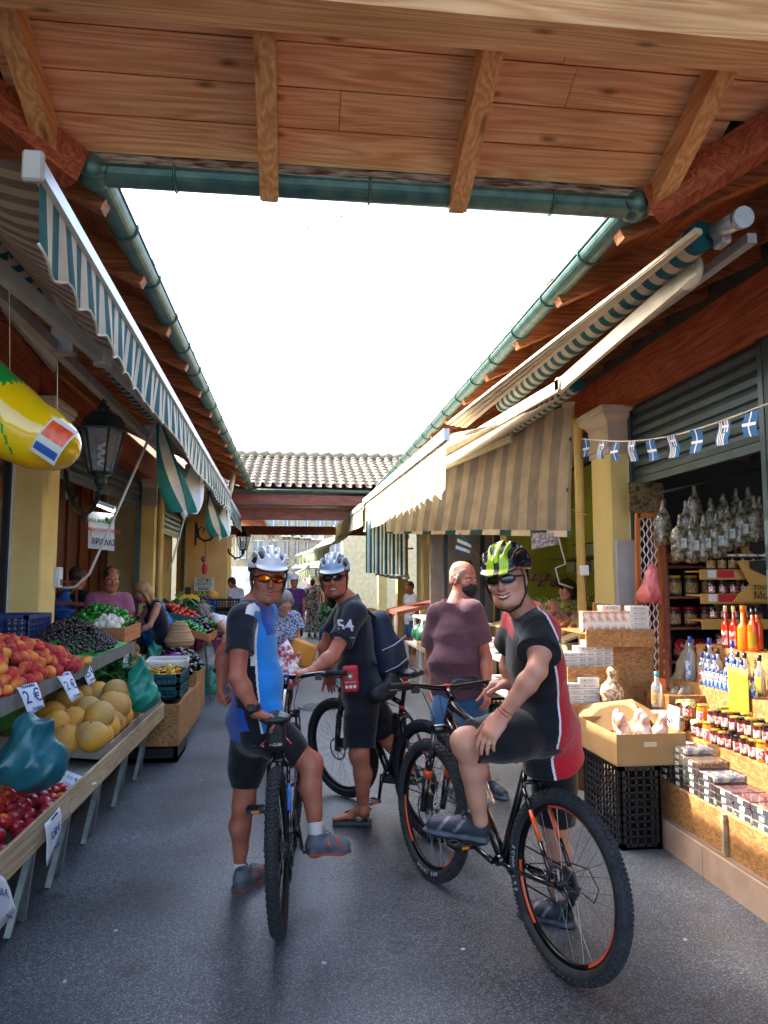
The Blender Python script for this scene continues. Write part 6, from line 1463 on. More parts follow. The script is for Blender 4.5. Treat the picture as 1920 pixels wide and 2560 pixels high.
# bunting of small flags on the right
FB=M('flag_blue','1c5a8e',.8); FW=M('flag_white','e4e0d8',.8)
BU=empty('bunting',pt(1450,920,Y=4.8),'string of small blue and white Greek and cross flags across the honey shop','bunting')
c0,c1=pt(1258,948,Y=6.1),pt(1659,872,Y=3.85)
def cp(t): return c0.lerp(c1,t)+V(0,0,-.10*math.sin(math.pi*t))
MB().tube([cp(i/24) for i in range(25)],.006,4).build('tape',M('tape_cream','dcc8a8',.8),BU)
xs=[1265,1298,1330,1367,1408,1453,1503,1561,1621]; cw=.11; chh=.155
for i,x in enumerate(xs):
    best=min((k/200 for k in range(201)),key=lambda t:abs((lambda p:(0))(0)) if False else abs(proj_x(cp(t))-x)) if 'proj_x' in globals() else (x-1258)/401
    t=i/8.6+.02
    # solve t whose picture x equals x
    lo,hi=0,1
    for _ in range(30):
        mid=(lo+hi)/2; p=cp(mid); d=p-V(0,0,CAMZ); px=(960+FPX*(d.dot(_r)/d.dot(_f)))/(1920/1659)
        if px<x: lo=mid
        else: hi=mid
    p=cp(lo); dv=nz(c1-c0); 
    def fl(u,v,x0=0,w=cw,y0=0,hh=chh,off=0): return p+dv*(x0+(u-.5)*w)+V(0,0,-(y0+v*hh))+V(-.004-off,0,0)+V(.012*math.sin((y0+v*hh)*30+i),.01*math.sin(y0+v*hh+(x0+u*w)*40),0)
    fo=MB().grid(lambda u,v:fl(u,v),4,6).build('flag',FB,BU)
    m=MB()
    if i%2==0:
        m.grid(lambda u,v:fl(u,v,x0=.008,w=.016,y0=0,hh=chh,off=.003),1,6); m.grid(lambda u,v:fl(u,v,w=cw,y0=.075,hh=.018,off=.0035),4,1)
    else:
        for q in (-.042,-.020): m.grid(lambda u,v:fl(u,v,x0=q,w=.012,hh=chh,off=.003),1,6)
        for q in (.006,.028,): m.grid(lambda u,v:fl(u,v,x0=q,w=.012,y0=.08,hh=chh-.08,off=.003),1,4)
        m.grid(lambda u,v:fl(u,v,x0=.022,w=.012,y0=0,hh=.075,off=.003),1,4); m.grid(lambda u,v:fl(u,v,x0=.022,w=.055,y0=.03,hh=.014,off=.0035),3,1); m.grid(lambda u,v:fl(u,v,x0=.046,w=.012,y0=.0,hh=.075,off=.003),1,3)
    m.build('white_stripes',FW,fo)
# Greek flag on a stick, right of centre
GF=empty('flag_on_stick',pt(1000,1185,Y=8.6),'small Greek flag on a slanting stick under the striped curtain','flag')
MB().tube([pt(992,1150,Y=8.6),pt(1050,1220,Y=8.6)],.006,5).build('stick',M('stick_wood','8a6a48',.7),GF)
f0,f1,f2,f3=[pt(x,y,Y=8.58) for x,y in ((990,1155),(1020,1172),(1014,1202),(982,1192))]
for i in range(5):
    MB().grid(lambda u,v:(f0.lerp(f3,(i+v)/5)).lerp(f1.lerp(f2,(i+v)/5),u)+V(0,.02*math.sin(u*7),0),8,1).build('stripe',FB if i%2==0 else FW,GF)
# swifts in the sky
for i,(x,y,a) in enumerate(((667,492,.2),(737,468,-.6),(750,490,.9),(392,512,.5),(1000,592,.3),(996,560,-.3),(592,815,.7),(606,838,.1),(850,725,.4),(782,645,-.5),(760,848,.6))):
    d=30+i*2.5; c=pt(x,y,Y=d); S_=MB(); r1=V(math.cos(a),.3,math.sin(a)); r1=nz(r1); w_=.17
    S_.tube([c-r1*w_+V(0,0,-.03),c-r1*.08+V(.02,0,.035),c,c+r1*.08+V(.02,0,.035),c+r1*w_+V(0,0,-.03)],[.004,.018,.028,.018,.004],5,flat=.4); n_=nz(r1.cross(V(0,1,0))); S_.tube([c-n_*.09,c-n_*.02,c+n_*.05,c+n_*.09],[.004,.022,.024,.01],6)
    tag(S_.build('swift',M('bird_dark','30343c',.8)),['swift flying left of the sky centre, lower of the near pair','highest swift near the middle of the sky','swift just below the highest one','lone swift at the upper left of the sky','swift at the right of the sky, lower of two','swift at the right of the sky, upper of two','small swift above the left end of the far roof','small swift lowest at the left of the sky','tiny swift in the right middle of the sky','tiny swift in the very centre of the sky','small swift low in the middle just above the far roof'][i],'bird','swifts in the sky')
# ================= left stalls =================
PLYW=mat_wood('grey_timber','c9b896','a48c68',axis=1,knots=False,rand=.12)
PLYX=mat_wood('grey_timber_cross','c4ad86','9c8460',axis=0,knots=False,rand=.12)
BOARDM=M('table_board','8f958f',.7,col2='6e736e',scale=7,bump=.2,bscale=20)
GALV=M('galvanised','8a9294',.45,.6,col2='6c7476',scale=14)
GREENP=M('green_liner','3fae4a',.6,col2='339a40',scale=5,bump=.3,bscale=20)
BLUEC=M('crate_blue','1c3578',.45,col2='162a62'); GREENC=M('crate_green','0e4f3c',.45,col2='0b4030'); BLACKCR=M('crate_black','15171a',.5,col2='0e1012'); TEALC=M('crate_teal','0e5560',.45)
PAPER=M('price_paper','dfe6ee',.6,col2='d2dae6'); INK=M('blue_ink','1d3f8c',.5)
TEALB=M('bag_teal','1c9a82',.35,col2='127a68',scale=9,bump=.6,bscale=14,trans=.15); BLUEB=M('bag_blue','1678b8',.35,col2='1266a4',scale=8,bump=.6,bscale=14,trans=.1); DKTEAL=M('bag_dark_teal','1f6f7c',.35,col2='14525e',scale=8,bump=.6,bscale=14,trans=.15); WHB=M('bag_white','dde4ea',.4,col2='c4ccd6',scale=8,bump=.5,bscale=14,trans=.2)
OSB=None
def mat_osb(name,c1='a4733f',c2='8a5c32',c3='b88a54'):
    if name in _M: return _M[name]
    m=bpy.data.materials.new(name); m.use_nodes=True; nt=m.node_tree;N=nt.nodes;L=nt.links;b=N['Principled BSDF']; b.inputs['Roughness'].default_value=.6
    tc=N.new('ShaderNodeTexCoord'); n0=N.new('ShaderNodeTexNoise'); n0.inputs['Scale'].default_value=7; L.new(tc.outputs['Object'],n0.inputs['Vector'])
    va=N.new('ShaderNodeVectorMath'); va.operation='MULTIPLY_ADD'; L.new(n0.outputs['Color'],va.inputs[0]); va.inputs[1].default_value=(.12,.12,.12); L.new(tc.outputs['Object'],va.inputs[2])
    vo=N.new('ShaderNodeTexVoronoi'); vo.inputs['Scale'].default_value=42; mp=N.new('ShaderNodeMapping'); mp.inputs['Scale'].default_value=(1,1,2.3); mp.inputs['Rotation'].default_value=(.5,.4,.6); L.new(va.outputs[0],mp.inputs[0]); L.new(mp.outputs[0],vo.inputs['Vector'])
    sp=N.new('ShaderNodeSeparateColor'); L.new(vo.outputs['Color'],sp.inputs[0]); rp=N.new('ShaderNodeValToRGB'); e=rp.color_ramp.elements; e[0].color=lin(c2)+(1,); e[1].color=lin(c3)+(1,); k=e.new(.5); k.color=lin(c1)+(1,)
    L.new(sp.outputs[0],rp.inputs[0]); n2=N.new('ShaderNodeTexNoise'); n2.inputs['Scale'].default_value=2.5; n2.inputs['Detail'].default_value=4; L.new(tc.outputs['Object'],n2.inputs['Vector']); mr=N.new('ShaderNodeMapRange'); mr.inputs['To Min'].default_value=.6; mr.inputs['To Max'].default_value=1.35; L.new(n2.outputs['Fac'],mr.inputs[0])
    hs=N.new('ShaderNodeHueSaturation'); L.new(mr.outputs[0],hs.inputs['Value']); L.new(rp.outputs[0],hs.inputs['Color']); L.new(hs.outputs[0],b.inputs['Base Color']); _M[name]=m; return m
OSB=mat_osb('osb_board')
def proto_mesh(o): o_=o; C.objects.unlink(o_); return o_
def scatter(proto,pts,name,label,cat,group,scale=1.0,jit=.12,rot=True,flat=None,lab=None):
    out=[]
    for i,p in enumerate(pts):
        c=proto.copy(); c.name=name; C.objects.link(c); c.location=p; s=scale*random.uniform(1-jit,1+jit); c.scale=(s,s,s)
        if rot: c.rotation_euler=(random.uniform(-.6,.6),random.uniform(-.6,.6),random.uniform(0,6.28)) if flat is None else (random.uniform(-flat,flat),random.uniform(-flat,flat),random.uniform(0,6.28))
        tag(c,lab[i] if lab and i<len(lab) and lab[i] else label,cat,group); out.append(c)
    return out
def fruit(name,mat,r,prof='round',seg=16,rings=10,stem=None):
    m=MB(); pts=[]
    for i in range(rings+1):
        t=math.pi*i/rings; rr=math.sin(t); z=-math.cos(t)
        if prof=='peach': z=z*.92-(.16*math.exp(-(rr/.28)**2) if z>0 else 0)
        if prof=='melon': z*=.95
        if prof=='tomato': z=z*.78-(.14*math.exp(-(rr/.3)**2) if z>0 else 0)
        if prof=='lemon': z=z*1.25+(.12*math.exp(-(rr/.2)**2)*(1 if z>0 else -1))
        if prof=='bulb': z=z*.8+(.45*math.exp(-(rr/.22)**2) if z>0 else 0)
        pts.append((rr,z))
    vs=[]
    for rr,z in pts:
        for k in range(seg):
            a=2*math.pi*k/seg; q=1.0
            if prof=='peach': q=1-.07*math.exp(-((a-.0)/.22)**2)-.07*math.exp(-((a-2*math.pi)/.22)**2)
            if prof=='melon': q=1-.028*abs(math.sin(5*a))
            if prof=='tomato': q=1+.035*math.sin(5*a)
            if prof=='bulb': q=1+.05*math.sin(6*a)
            vs.append((rr*math.cos(a)*r*q,rr*math.sin(a)*r*q,z*r))
    fs=[(i*seg+k,i*seg+(k+1)%seg,(i+1)*seg+(k+1)%seg,(i+1)*seg+k) for i in range(rings) for k in range(seg)]
    m.add(vs,fs,0,True); mats=[mat]
    if stem:
        mats.append(stem); m.tube([(0,0,r*.72),(.002,0,r*.98)],[.08*r,.06*r],6,mi=1)
    o=m.build(name,mats,local=True); C.objects.unlink(o); return o
def heap(x0,x1,y0,y1,z0,r,hgt,n,slope=0,axis='x',seed=1,pack=1.75,shape=1.0):
    "stack balls on a base rectangle: layered hexagonal packing under a mound profile"
    rs=np.random.RandomState(seed); out=[]; cx,cy=(x0+x1)/2,(y0+y1)/2; hx,hy=(x1-x0)/2,(y1-y0)/2; st=pack*r*.97; i=0; y=y0+r*.7
    while y<=y1-r*.5:
        x=x0+r*.7+(i%2)*st*.5
        while x<=x1-r*.5:
            e=(abs((x-cx)/hx)**3+abs((y-cy)/hy)**3)**(1/3); out.append(V(x+rs.uniform(-.3,.3)*r,y+rs.uniform(-.3,.3)*r,z0+r*.9+max(0,hgt*(1-min(1,e)**2))**1*shape+rs.uniform(-.35,.35)*r)); x+=st
        y+=st*.87; i+=1
    while len(out)<n and hgt>2.2*r:
        p=out[rs.randint(len(out))]
        if p.z>z0+hgt*.55: out.append(V(p.x+st*.5,p.y+st*.3,p.z+r*.85)) 
        if rs.rand()<.01: break
    rs.shuffle(out); return out[:n]
def sheetcard(name,label,corners,lines,parent=None,group=None,cat='price tag'):
    a,b,c,d=corners; r=empty(name,(a+c)/2,label,cat,group); rt=nz(b-a);up=nz(a-d); n=nz(rt.cross(up)); W=(b-a).length; H=(a-d).length; c0=(a+b+c+d)/4
    MB().grid(lambda u,v:(a.lerp(b,u)).lerp(d.lerp(c,u),v)+n*(.006*math.sin(u*3.1)+.004*math.sin(v*5)),6,6).build('paper',PAPER,r,solid=.0008)
    for (t,sz,dy) in lines: text(t,sz,c0+up*dy*H+n*.010,rt,up,INK,r,name='handwriting',xs=.8)
    return r
def bag(label,top,wd,ht,mat,cat='bag',seed=1,handles=True,dep=.7):
    S=SDF(.008); t=Vector(top); S.cone(t-V(0,0,ht*.30),t-V(0,0,ht*.72),wd*.24,wd*.44,k=.05,wide=(1,0,0),ws=1.1); S.cone(t-V(0,0,.02),t-V(0,0,ht*.4),.018,wd*.22,k=.04)
    S.cone(t-V(wd*.28,0,ht*.72),t-V(-wd*.28,0,ht*.72),wd*.22,wd*.2,k=.06)
    o=sobj('plastic_bag',S,mat,None,disp=foldf(seed,.016,55)); return tag(o,label,cat)
def crate(label,c,sx,sy,sz,mat,cat='crate',group=None,open_=True,slots=True,rz=0,name='plastic_crate',hole=.55):
    r=empty(name,c,label,cat,group); c=Vector(c); R_=Matrix.Rotation(rz,3,'Z'); m=MB(); th=.012
    P=lambda x,y,z:c+R_@V(x,y,z)
    def bx(x,y,z,a,b,h): m.box(P(x,y,z),(a,b,h),rot=R_)
    bx(0,0,.01,sx,sy,.012)
    for sd in (-1,1):
        for (L,ax) in ((sx,0),(sy,1)):
            w_=sy if ax==0 else sx
            def wb(t,z,l,h):
                if ax==0: bx(t,sd*(w_/2-th/2),z,l,th,h)
                else: bx(sd*(w_/2-th/2),t,z,th,l,h)
            wb(0,sz-.015,L,.03); wb(0,.02,L,.035)
            n=max(3,int(L/.05)); rows=max(1,int((sz-.08)/.045))
            if slots:
                for i in range(n+1): wb(-L/2+.01+(L-.02)*i/n,sz/2,.012,sz-.03)
                for k in range(1,rows+1): wb(0,.035+(sz-.065)*k/(rows+1),L,.010)
            else: wb(0,sz/2,L,sz*.96)
    for a in (-1,1):
        for b in (-1,1): bx(a*(sx/2-.018),b*(sy/2-.018),sz/2,.036,.036,sz)
    m.build('crate_body',mat,r); 
    return r
def tray(label,c,sx,sy,h,mat,rz=0,tilt=0,cat='tray',group=None,name='wooden_tray',th=.012):
    r=empty(name,c,label,cat,group); R_=Matrix.Rotation(rz,3,'Z')@Matrix.Rotation(tilt,3,'Y'); c=Vector(c); m=MB()
    m.box(c+R_@V(0,0,.006),(sx,sy,.012),rot=R_); m.build('base',mat,r)
    for x,y,a,b in ((0,-sy/2,sx,th),(0,sy/2,sx,th),(-sx/2,0,th,sy-th*2.2),(sx/2,0,th,sy-th*2.2)):
        MB().box(c+R_@V(x,y,h/2+.0),(a,b,h),rot=R_).build('side_board',mat,r)
    return r,R_
# ---- front low table (long grey board on steel trestles)
TX0,TX1=-2.10,-1.135; TZ=.45
tb=empty('market_table',(-1.2,3.6,0),'long low market table of grey boards with a bare wood lip on steel trestle legs','table')
MB().box(((TX0+TX1)/2,4.66,TZ-.012),(TX1-TX0,4.2,.024)).build('table_top',BOARDM,tb)
y=2.57
for L in (1.45,1.30,1.42): MB().box((TX1+.009,y+L/2,TZ+.032),(.018,L-.008,.125)).build('lip_board',PLYW,tb); y+=L
MB().box(((TX0+TX1)/2,6.755,TZ+.04),(TX1-TX0,.018,.12)).build('end_board',PLYX,tb)
for y in (2.9,3.75,4.3,4.95,5.7,6.4):
    for sx in (TX1-.06,TX0+.1):
        for s in (-1,1): MB().bar((sx,y,TZ-.03),(sx-(.07 if sx>-1.3 else 0),y+s*.09,0.005),.028,.028).build('trestle_leg',GALV,tb)
    MB().bar((TX1-.06,y,TZ-.04),(TX0+.1,y,TZ-.04),.03,.03).build('trestle_rail',GALV,tb)
# nectarines on the near part
NECT=mat_ramp('nectarine_skin',['e8a02c','c0301c','9c1a24','6e1230','d04a2a'],.32,scale=16,bump=.05,spec=.5,mixn=.45)
STEMG=M('stem_brown','4a3a20',.8)
pn=fruit('nectarine',NECT,.039,'peach',14,9)
pts_=heap(-2.05,-1.15,2.9,4.35,TZ,.039,.17,300,seed=3,pack=1.72)
scatter(pn,pts_,'nectarine','red and yellow nectarine in the heap at the near end of the low table','nectarine','nectarines heaped on the low table',rot=True)
for i,(x,y) in enumerate(((-1.70,3.42),(-1.35,3.05),(-1.28,3.25))):
    p=fruit('white_peach',M('white_peach','e8d4a0',.6,col2='d8b070',scale=8),.042,'peach'); scatter(p,[V(x,y,TZ+.20 if i==0 else TZ+.10)],'peach',['pale peach lying on top of the nectarines','pale peach by the near lip among nectarines','small pale peach half buried among the nectarines'][i],'peach',None,jit=0)
sheetcard('price_card','white handwritten sheet lying flat on the bare table between nectarines and melons',[pt(x,y,Z=TZ+.012) for x,y in ((125,1658),(210,1692),(160,1712),(112,1690))],[('1,50 €',.09,.1),('ΤΟ ΚΙΛΟ',.04,-.3)])
# melon tray
def slopebox(label,x0,x1,y0,y1,z0,z1,h,mat,name,cat='tray'):
    "tray sloping up away from the street (z0 at street edge x1, z1 at back x0)"
    r=empty(name,((x0+x1)/2,(y0+y1)/2,min(z0,z1)),label,cat); P=lambda x,y,dz:V(x,y,z0+(z1-z0)*(x1-x)/(x1-x0)+dz)
    MB().prism([P(x0,y0,0),P(x1,y0,0),P(x1,y1,0),P(x0,y1,0)],(0,0,0),(0,0,.012)).build('base',mat,r)
    MB().prism([P(x1,y0,0),P(x1,y1,0),P(x1,y1,h),P(x1,y0,h)],(0,0,0),(.012,0,0)).build('front_board',mat,r)
    for y in (y0,y1): MB().prism([P(x0,y,0),P(x1,y,0),P(x1,y,h),P(x0,y,h)],(0,0,0),(0,.012,0)).build('side_board',mat,r)
    return r,P
MEL=mat_ramp('melon_skin',['d0a458','e0a030','c8944a','c09c60','e8a020'],.7,scale=9,bump=.8,bscale=110,mixn=.4)
r_,P_=slopebox('grey wooden tray on the low table holding the ribbed melons',-2.10,-1.155,4.93,6.72,TZ+.02,TZ+.11,.11,M('weathered_ply','94887a',.75,col2='7c7062',scale=9),'melon_tray')
pm=fruit('melon',MEL,.098,'melon',20,12,stem=STEMG)
mp=[]
for (px,py,Y) in ((150,1512,4.62),(190,1532,4.38),(222,1545,4.22),(262,1525,4.5),(300,1525,4.6),(250,1495,4.75),(285,1505,4.8),(325,1530,4.85),(142,1600,4.12),(192,1588,4.12),(243,1590,4.10),(158,1560,4.3),(120,1562,4.2),(284,1572,4.35),(305,1560,4.5),(232,1568,4.35),(318,1545,4.65),(335,1528,4.9),(180,1505,4.8),(210,1500,4.85),(265,1555,4.45),(110,1545,4.4),(275,1590,4.2),(340,1515,5.0)):
    p=pt(px,py,Y=(Y-.05)*1.22); p.x=max(-2.02,min(-1.25,p.x)); p.z=max(p.z,TZ+.14); mp.append(p)
ml=['big orange melon on top in front of the tray','top melon at the left of the pile with a stalk scar']+[None]*30
scatter(pm,mp,'melon','round ribbed yellow melon in the pile on the grey tray','melon','melons on the grey tray',jit=.10,flat=.35,lab=None)
# hanging bags and price cards on the street edge of the upper table
# ---- upper table with green liner
UX=-1.40; UZ=.985
ut=empty('market_table',(-1.85,5.0,0),'upper market table with galvanised edge and green liner holding peaches and cherries','table')
u0,u1=V(-1.40,3.2,.985),V(-1.50,7.25,.99)
MB().bar(u0,u1,.03,.085).build('metal_edge',GALV,ut)
MB().prism([V(-1.41,3.2,.99),V(-1.51,7.25,.99),V(-2.05,7.25,1.10),V(-2.05,3.2,1.10)],(0,0,-.02),(0,0,-.005)).build('table_top',GALV,ut)
def lin_(u,v): 
    p=u0.lerp(u1,v); q=V(-2.06,p.y,1.12); w_=p.lerp(q,u); return w_+V(.018*math.sin(v*90) if u<.05 else 0,0,.025+.012*math.sin(v*60+u*5)+(.02 if u>.97 else 0)-(.05 if u<.03 else 0))
MB().grid(lin_,12,80).build('green_liner',GREENP,ut)
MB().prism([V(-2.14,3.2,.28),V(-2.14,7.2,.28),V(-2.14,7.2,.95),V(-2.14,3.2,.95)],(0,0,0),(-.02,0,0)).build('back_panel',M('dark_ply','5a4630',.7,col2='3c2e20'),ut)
for y in (3.3,4.6,5.9,7.2): MB().bar((-1.98,y,.95),(-1.98,y,.02),.035,.035).build('table_leg',GALV,ut)
PEA=mat_ramp('peach_skin',['f0c060','e88c3c','cc3c34','9c2434','e0644a'],.7,scale=11,bump=.1,spec=.3,sss=.05,mixn=.5)
pp=fruit('peach',PEA,.041,'peach',14,9)
pts_=[p+V(0,0,.0+.22*(-1.42-p.x)*.8) for p in heap(-2.04,-1.42,3.3,5.5,1.0,.041,.17,300,seed=5,pack=1.68)]
scatter(pp,pts_,'peach','red and yellow peach in the big heap on the green liner','peach','peaches heaped on the upper table')
CHM=mat_ramp('cherry_skin',['16060f','240814','0c0408','380c18'],.3,scale=20,spec=.4)
pc_=fruit('cherry',CHM,.0125,'round',8,6)
rs=np.random.RandomState(8); cps=[]
def ch_h(x,y): 
    e=math.hypot((x+1.80)/.30,(y-6.35)/.80); return max(0,.20*(1-e**1.4)) if e<1 else -1
S=SDF(.02); 
g=MB(); g.grid(lambda u,v:V(-2.08+.58*u,5.55+1.6*v,1.04+.12*(1-u)*.7+max(-.01,ch_h(-2.08+.58*u,5.55+1.6*v))),24,40)
while len(cps)<1500:
    x,y=rs.uniform(-2.08,-1.50),rs.uniform(5.55,7.15); h_=ch_h(x,y)
    if h_>0: cps.append(V(x,y,1.045+.12*(-1.5-x)/.58*.7+h_+rs.uniform(0,.012)))
cps.sort(key=lambda p:p.y-p.z*3-p.x)
ind=cps[:300]; rest=cps[300:]
scatter(pc_,ind,'cherry','dark glossy cherry in the black heap on the green liner','cherry','cherries in the black heap',jit=.1)
m=MB()
for p in rest: m.ball(p,.0125*random.uniform(.9,1.1),6,5)
o=m.build('cherry_heap',CHM); tag(o,'heap of black cherries with thin stalks on the green liner','cherries','cherries in the black heap','stuff')
m=MB()
for p in random.sample(cps,110): m.tube([p,p+V(random.uniform(-.02,.02),random.uniform(-.02,.02),.03)],.0009,3)
o.select_set(False); m.build('stalks',M('stalk_green','3c4620',.7),o)
# blue crates behind peaches
cr=crate('dark blue slatted crate standing behind the peaches by the nearest column',V(-2.10,5.95,1.13),.36,.52,.22,BLUEC); cr2=crate('second dark blue crate at the left edge beside the printed panel',V(-2.24,5.36,1.12),.34,.56,.20,BLUEC)
MB_=MB().box((-2.2,5.65,.55),(.4,1.2,1.1)); tag(MB_.build('crate_stand',GREENP),'green covered stand under the blue crates','stand')
# price cards hanging on edges
def hang(label,x0,y0,x1,y1,x2,y2,x3,y3,Y,lines): 
    if Y<3: return sheetcard('price_card',label,[pt(a,b,X=-1.09) for a,b in ((x0,y0),(x1,y1),(x2,y2),(x3,y3))],lines)
    return sheetcard('price_card',label,[pt(a,b,Y=q) for a,b,q in ((x0,y0,Y),(x1,y1,Y+.12),(x2,y2,Y+.12),(x3,y3,Y))],lines)
hang('white price card with a big 2 hanging below the peaches',35,1484,78,1474,98,1525,64,1546,4.05,[('ΡΟΔΑΚΙΝΑ',.022,.38),('2 €',.10,.02),('ΤΟ ΚΙΛΟ',.022,-.38)])
hang('second white price card hanging below the peaches beside the melons',120,1458,150,1450,176,1502,156,1516,4.75,[('ΡΟΔΑΚΙΝΑ',.020,.38),('2 €',.085,.0),('ΤΟ ΚΙΛΟ',.02,-.38)])
hang('white price card reading 2,5 hanging in front of the cherries',170,1438,190,1428,208,1470,192,1480,5.45,[('ΚΕΡΑΣΙΑ',.020,.36),('2,5 €',.07,-.02),('ΤΟ ΚΙΛΟ',.02,-.36)])
hang('small white price card hanging at the far end of the cherries',267,1402,280,1398,278,1440,265,1444,6.9,[('ΤΟ ΚΙΛΟ',.03,.3),('2 €',.07,-.05)])
hang('white price card reading 1,50 on the lip below the nectarines',96,1780,128,1742,134,1790,103,1872,2.95,[('ΝΕΚΤΑΡΙΝΙΑ',.018,.36),('1,50 €',.06,.0),('ΤΟ ΚΙΛΟ',.018,-.36)])
hang('big white price card reading 1,50 at the lower left corner of the picture',-45,1870,8,1895,36,1962,0,2010,2.35,[('ΔΑΜΑΣΚΗΝΑ',.016,.40),('1,50 €',.075,.06),('ΤΟ ΚΙΛΟ',.026,-.34)])
tl_=pt(72,1538,Y=3.75); bag('dark teal plastic bag bulging down from the upper table over the bare boards',tl_,.32,.31,DKTEAL,seed=3)
bag('bright sea green plastic bag hanging beside the melons',pt(305,1418,Y=5.8),.27,.40,TEALB,seed=5)
# cartons and boards under the tables
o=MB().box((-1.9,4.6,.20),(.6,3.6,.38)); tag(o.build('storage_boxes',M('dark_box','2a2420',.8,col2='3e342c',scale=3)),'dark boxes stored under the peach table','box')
# ---- wooden pepper table behind the cherries
pt_=empty('pepper_table',(-1.95,8.0,0),'wooden table edged with a pale board holding peppers and garlic','table')
MB().prism([V(-1.62,7.35,1.06),V(-1.66,8.28,1.06),V(-2.32,8.28,1.14),V(-2.32,7.35,1.14)],(0,0,0),(0,0,.015)).build('table_top',PLYX,pt_)
MB().bar((-1.61,7.35,1.08),(-1.65,8.28,1.08),.018,.15).build('edge_board',mat_wood('pale_edge','cf8a5c','a8643c',axis=1,knots=False),pt_)
MB().bar((-2.35,7.34,1.09),(-1.61,7.34,1.09),.018,.13).build('edge_board',_M['pale_edge'],pt_)
for x,y in ((-1.7,7.45),(-1.7,8.2),(-2.25,7.45),(-2.25,8.2)): MB().bar((x,y,1.05),(x,y,.02),.05,.05).build('table_leg',W_REDX,pt_)
PEPM=mat_ramp('green_pepper_skin',['1f7a24','2e9430','145a1c','46a83c'],.2,scale=8,spec=.7); TOMM=mat_ramp('tomato_skin',['c81c14','e03a1c','b01410','e8642c'],.18,scale=6,spec=.7)
def pepper(name,mat,L=.10,r=.036):
    m=MB(); vs=[];seg=12;n=9
    for i in range(n+1):
        t=i/n; rr=r*(math.sin(math.pi*min(1,t*1.02+.05))**.45)*(1-.35*t); x=L*(t-.5); z=.01*math.sin(t*5)
        for k in range(seg): a=2*math.pi*k/seg; q=rr*(1+.12*math.sin(3*a+.6)); vs.append((x,math.cos(a)*q,z+math.sin(a)*q))
    m.add(vs,[(i*seg+k,i*seg+(k+1)%seg,(i+1)*seg+(k+1)%seg,(i+1)*seg+k) for i in range(n) for k in range(seg)],0,True); m.tube([(-L*.46,0,0),(-L*.62,0,.012)],.006,6,mi=1)
    o=m.build(name,[mat,M('stalk_pale','6f9a4a',.6)],local=True); C.objects.unlink(o); return o
pg=pepper('green_pepper',PEPM)
scatter(pg,heap(-2.26,-1.64,7.5,8.25,1.10,.038,.19,130,seed=9),'green_pepper','glossy green pepper in the mound on the pepper table','pepper','green peppers on the wooden table')
ptm=fruit('tomato',TOMM,.040,'tomato',12,8,stem=M('calyx','2c6a24',.6))
GAR=M('garlic_skin','e8e4d8',.6,col2='d8ccc0',scale=14,bump=.2); pgl=fruit('garlic_bulb',GAR,.045,'bulb',12,8)
scatter(pgl,heap(-1.92,-1.64,7.36,7.62,1.12,.04,.09,16,seed=4)+heap(-2.9,-2.55,6.9,7.3,1.10,.045,.06,10,seed=6),'garlic_bulb','white garlic bulb in front of the green peppers','garlic','garlic bulbs beside the peppers')
# back shelf left of vendor: tomatoes, courgettes, black crate
bs=empty('vegetable_stand',(-2.55,7.6,0),'low stand behind the cherries carrying tomatoes and black trays','table')
MB().prism([V(-2.36,6.95,1.02),V(-2.36,9.3,1.02),V(-2.80,9.3,1.18),V(-2.80,6.95,1.18)],(0,0,0),(0,0,.015)).build('stand_top',BLACKCR,bs)
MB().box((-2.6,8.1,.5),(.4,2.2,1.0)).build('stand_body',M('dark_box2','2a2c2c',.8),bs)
big=fruit('big_tomato',TOMM,.062,'tomato',14,9,stem=_M['calyx'])
scatter(big,[p for p in heap(-2.78,-2.40,7.5,8.1,1.12,.058,.10,18,seed=5)],'big_tomato','big ribbed red tomato left of the vendor','tomato','big tomatoes left of the vendor')
scatter(ptm,heap(-2.75,-2.38,8.3,9.2,1.12,.04,.06,40,seed=15),'tomato','red tomato on the stand in front of the vendor','tomato','tomatoes in front of the vendor')
tc_=empty('price_card',pt(365*.864,1,Y=7)*0+pt(157,1373,Y=7.1),'teal handwritten price card standing left of the cherries','price tag'); MB().box(wloc(tc_)+V(0,0,0),(.09,.01,.12)).build('card',M('card_teal','4ab0c0',.5),tc_)
yc=MB().box(pt(193,1400,Y=6.95),(.14,.01,.07),rot=Matrix.Rotation(.5,3,'X')); tag(yc.build('price_card',M('card_yellow','d8e060',.5)),'yellow price card lying by the garlic','price tag')
bag('crumpled bright blue plastic bag behind the vendor',pt(195,1350,Y=9.6)+V(0,0,.28),.5,.5,BLUEB,seed=7)
bag('crumpled blue plastic bag beside the second left column',pt(392,1340,Y=10.2)*1+V(-.35,0,.30),.55,.55,BLUEB,seed=8)
bag('blue bag hanging on the rack beside the vendor',pt(140,1262,Y=8.3),.22,.40,M('bag_royal','1c4fa0',.4,bump=.5),seed=9)
rk=MB(); rk.bar(pt(118,1258,Y=8.3),pt(166,1256,Y=8.3),.02,.02); rk.bar(pt(165,1256,Y=8.3),pt(165,1320,Y=8.3),.02,.02); rk.bar(pt(118,1258,Y=8.3),pt(118,1330,Y=8.3),.02,.02); rk.bar(pt(118,1300,Y=8.3),pt(180,1305,Y=8.3),.2,.03)
tag(rk.build('rack',W_REDX),'dark wooden rack against the panelled wall left of the vendor','rack')
for i,(y0,lab) in enumerate(((9.5,'open black crate of cucumbers behind the pepper table'),(10.3,'black crate of tomatoes beside the second column'))):
    crate(lab,V(-2.25,y0,1.0),.5,.7,.14,BLACKCR); tag(MB().box((-2.25,y0,.5),(.5,.7,.98)).build('crate_stand',_M['dark_box2']),lab.replace('open black crate','dark stand under the crate').replace('black crate','dark stand under the crate'),'stand')
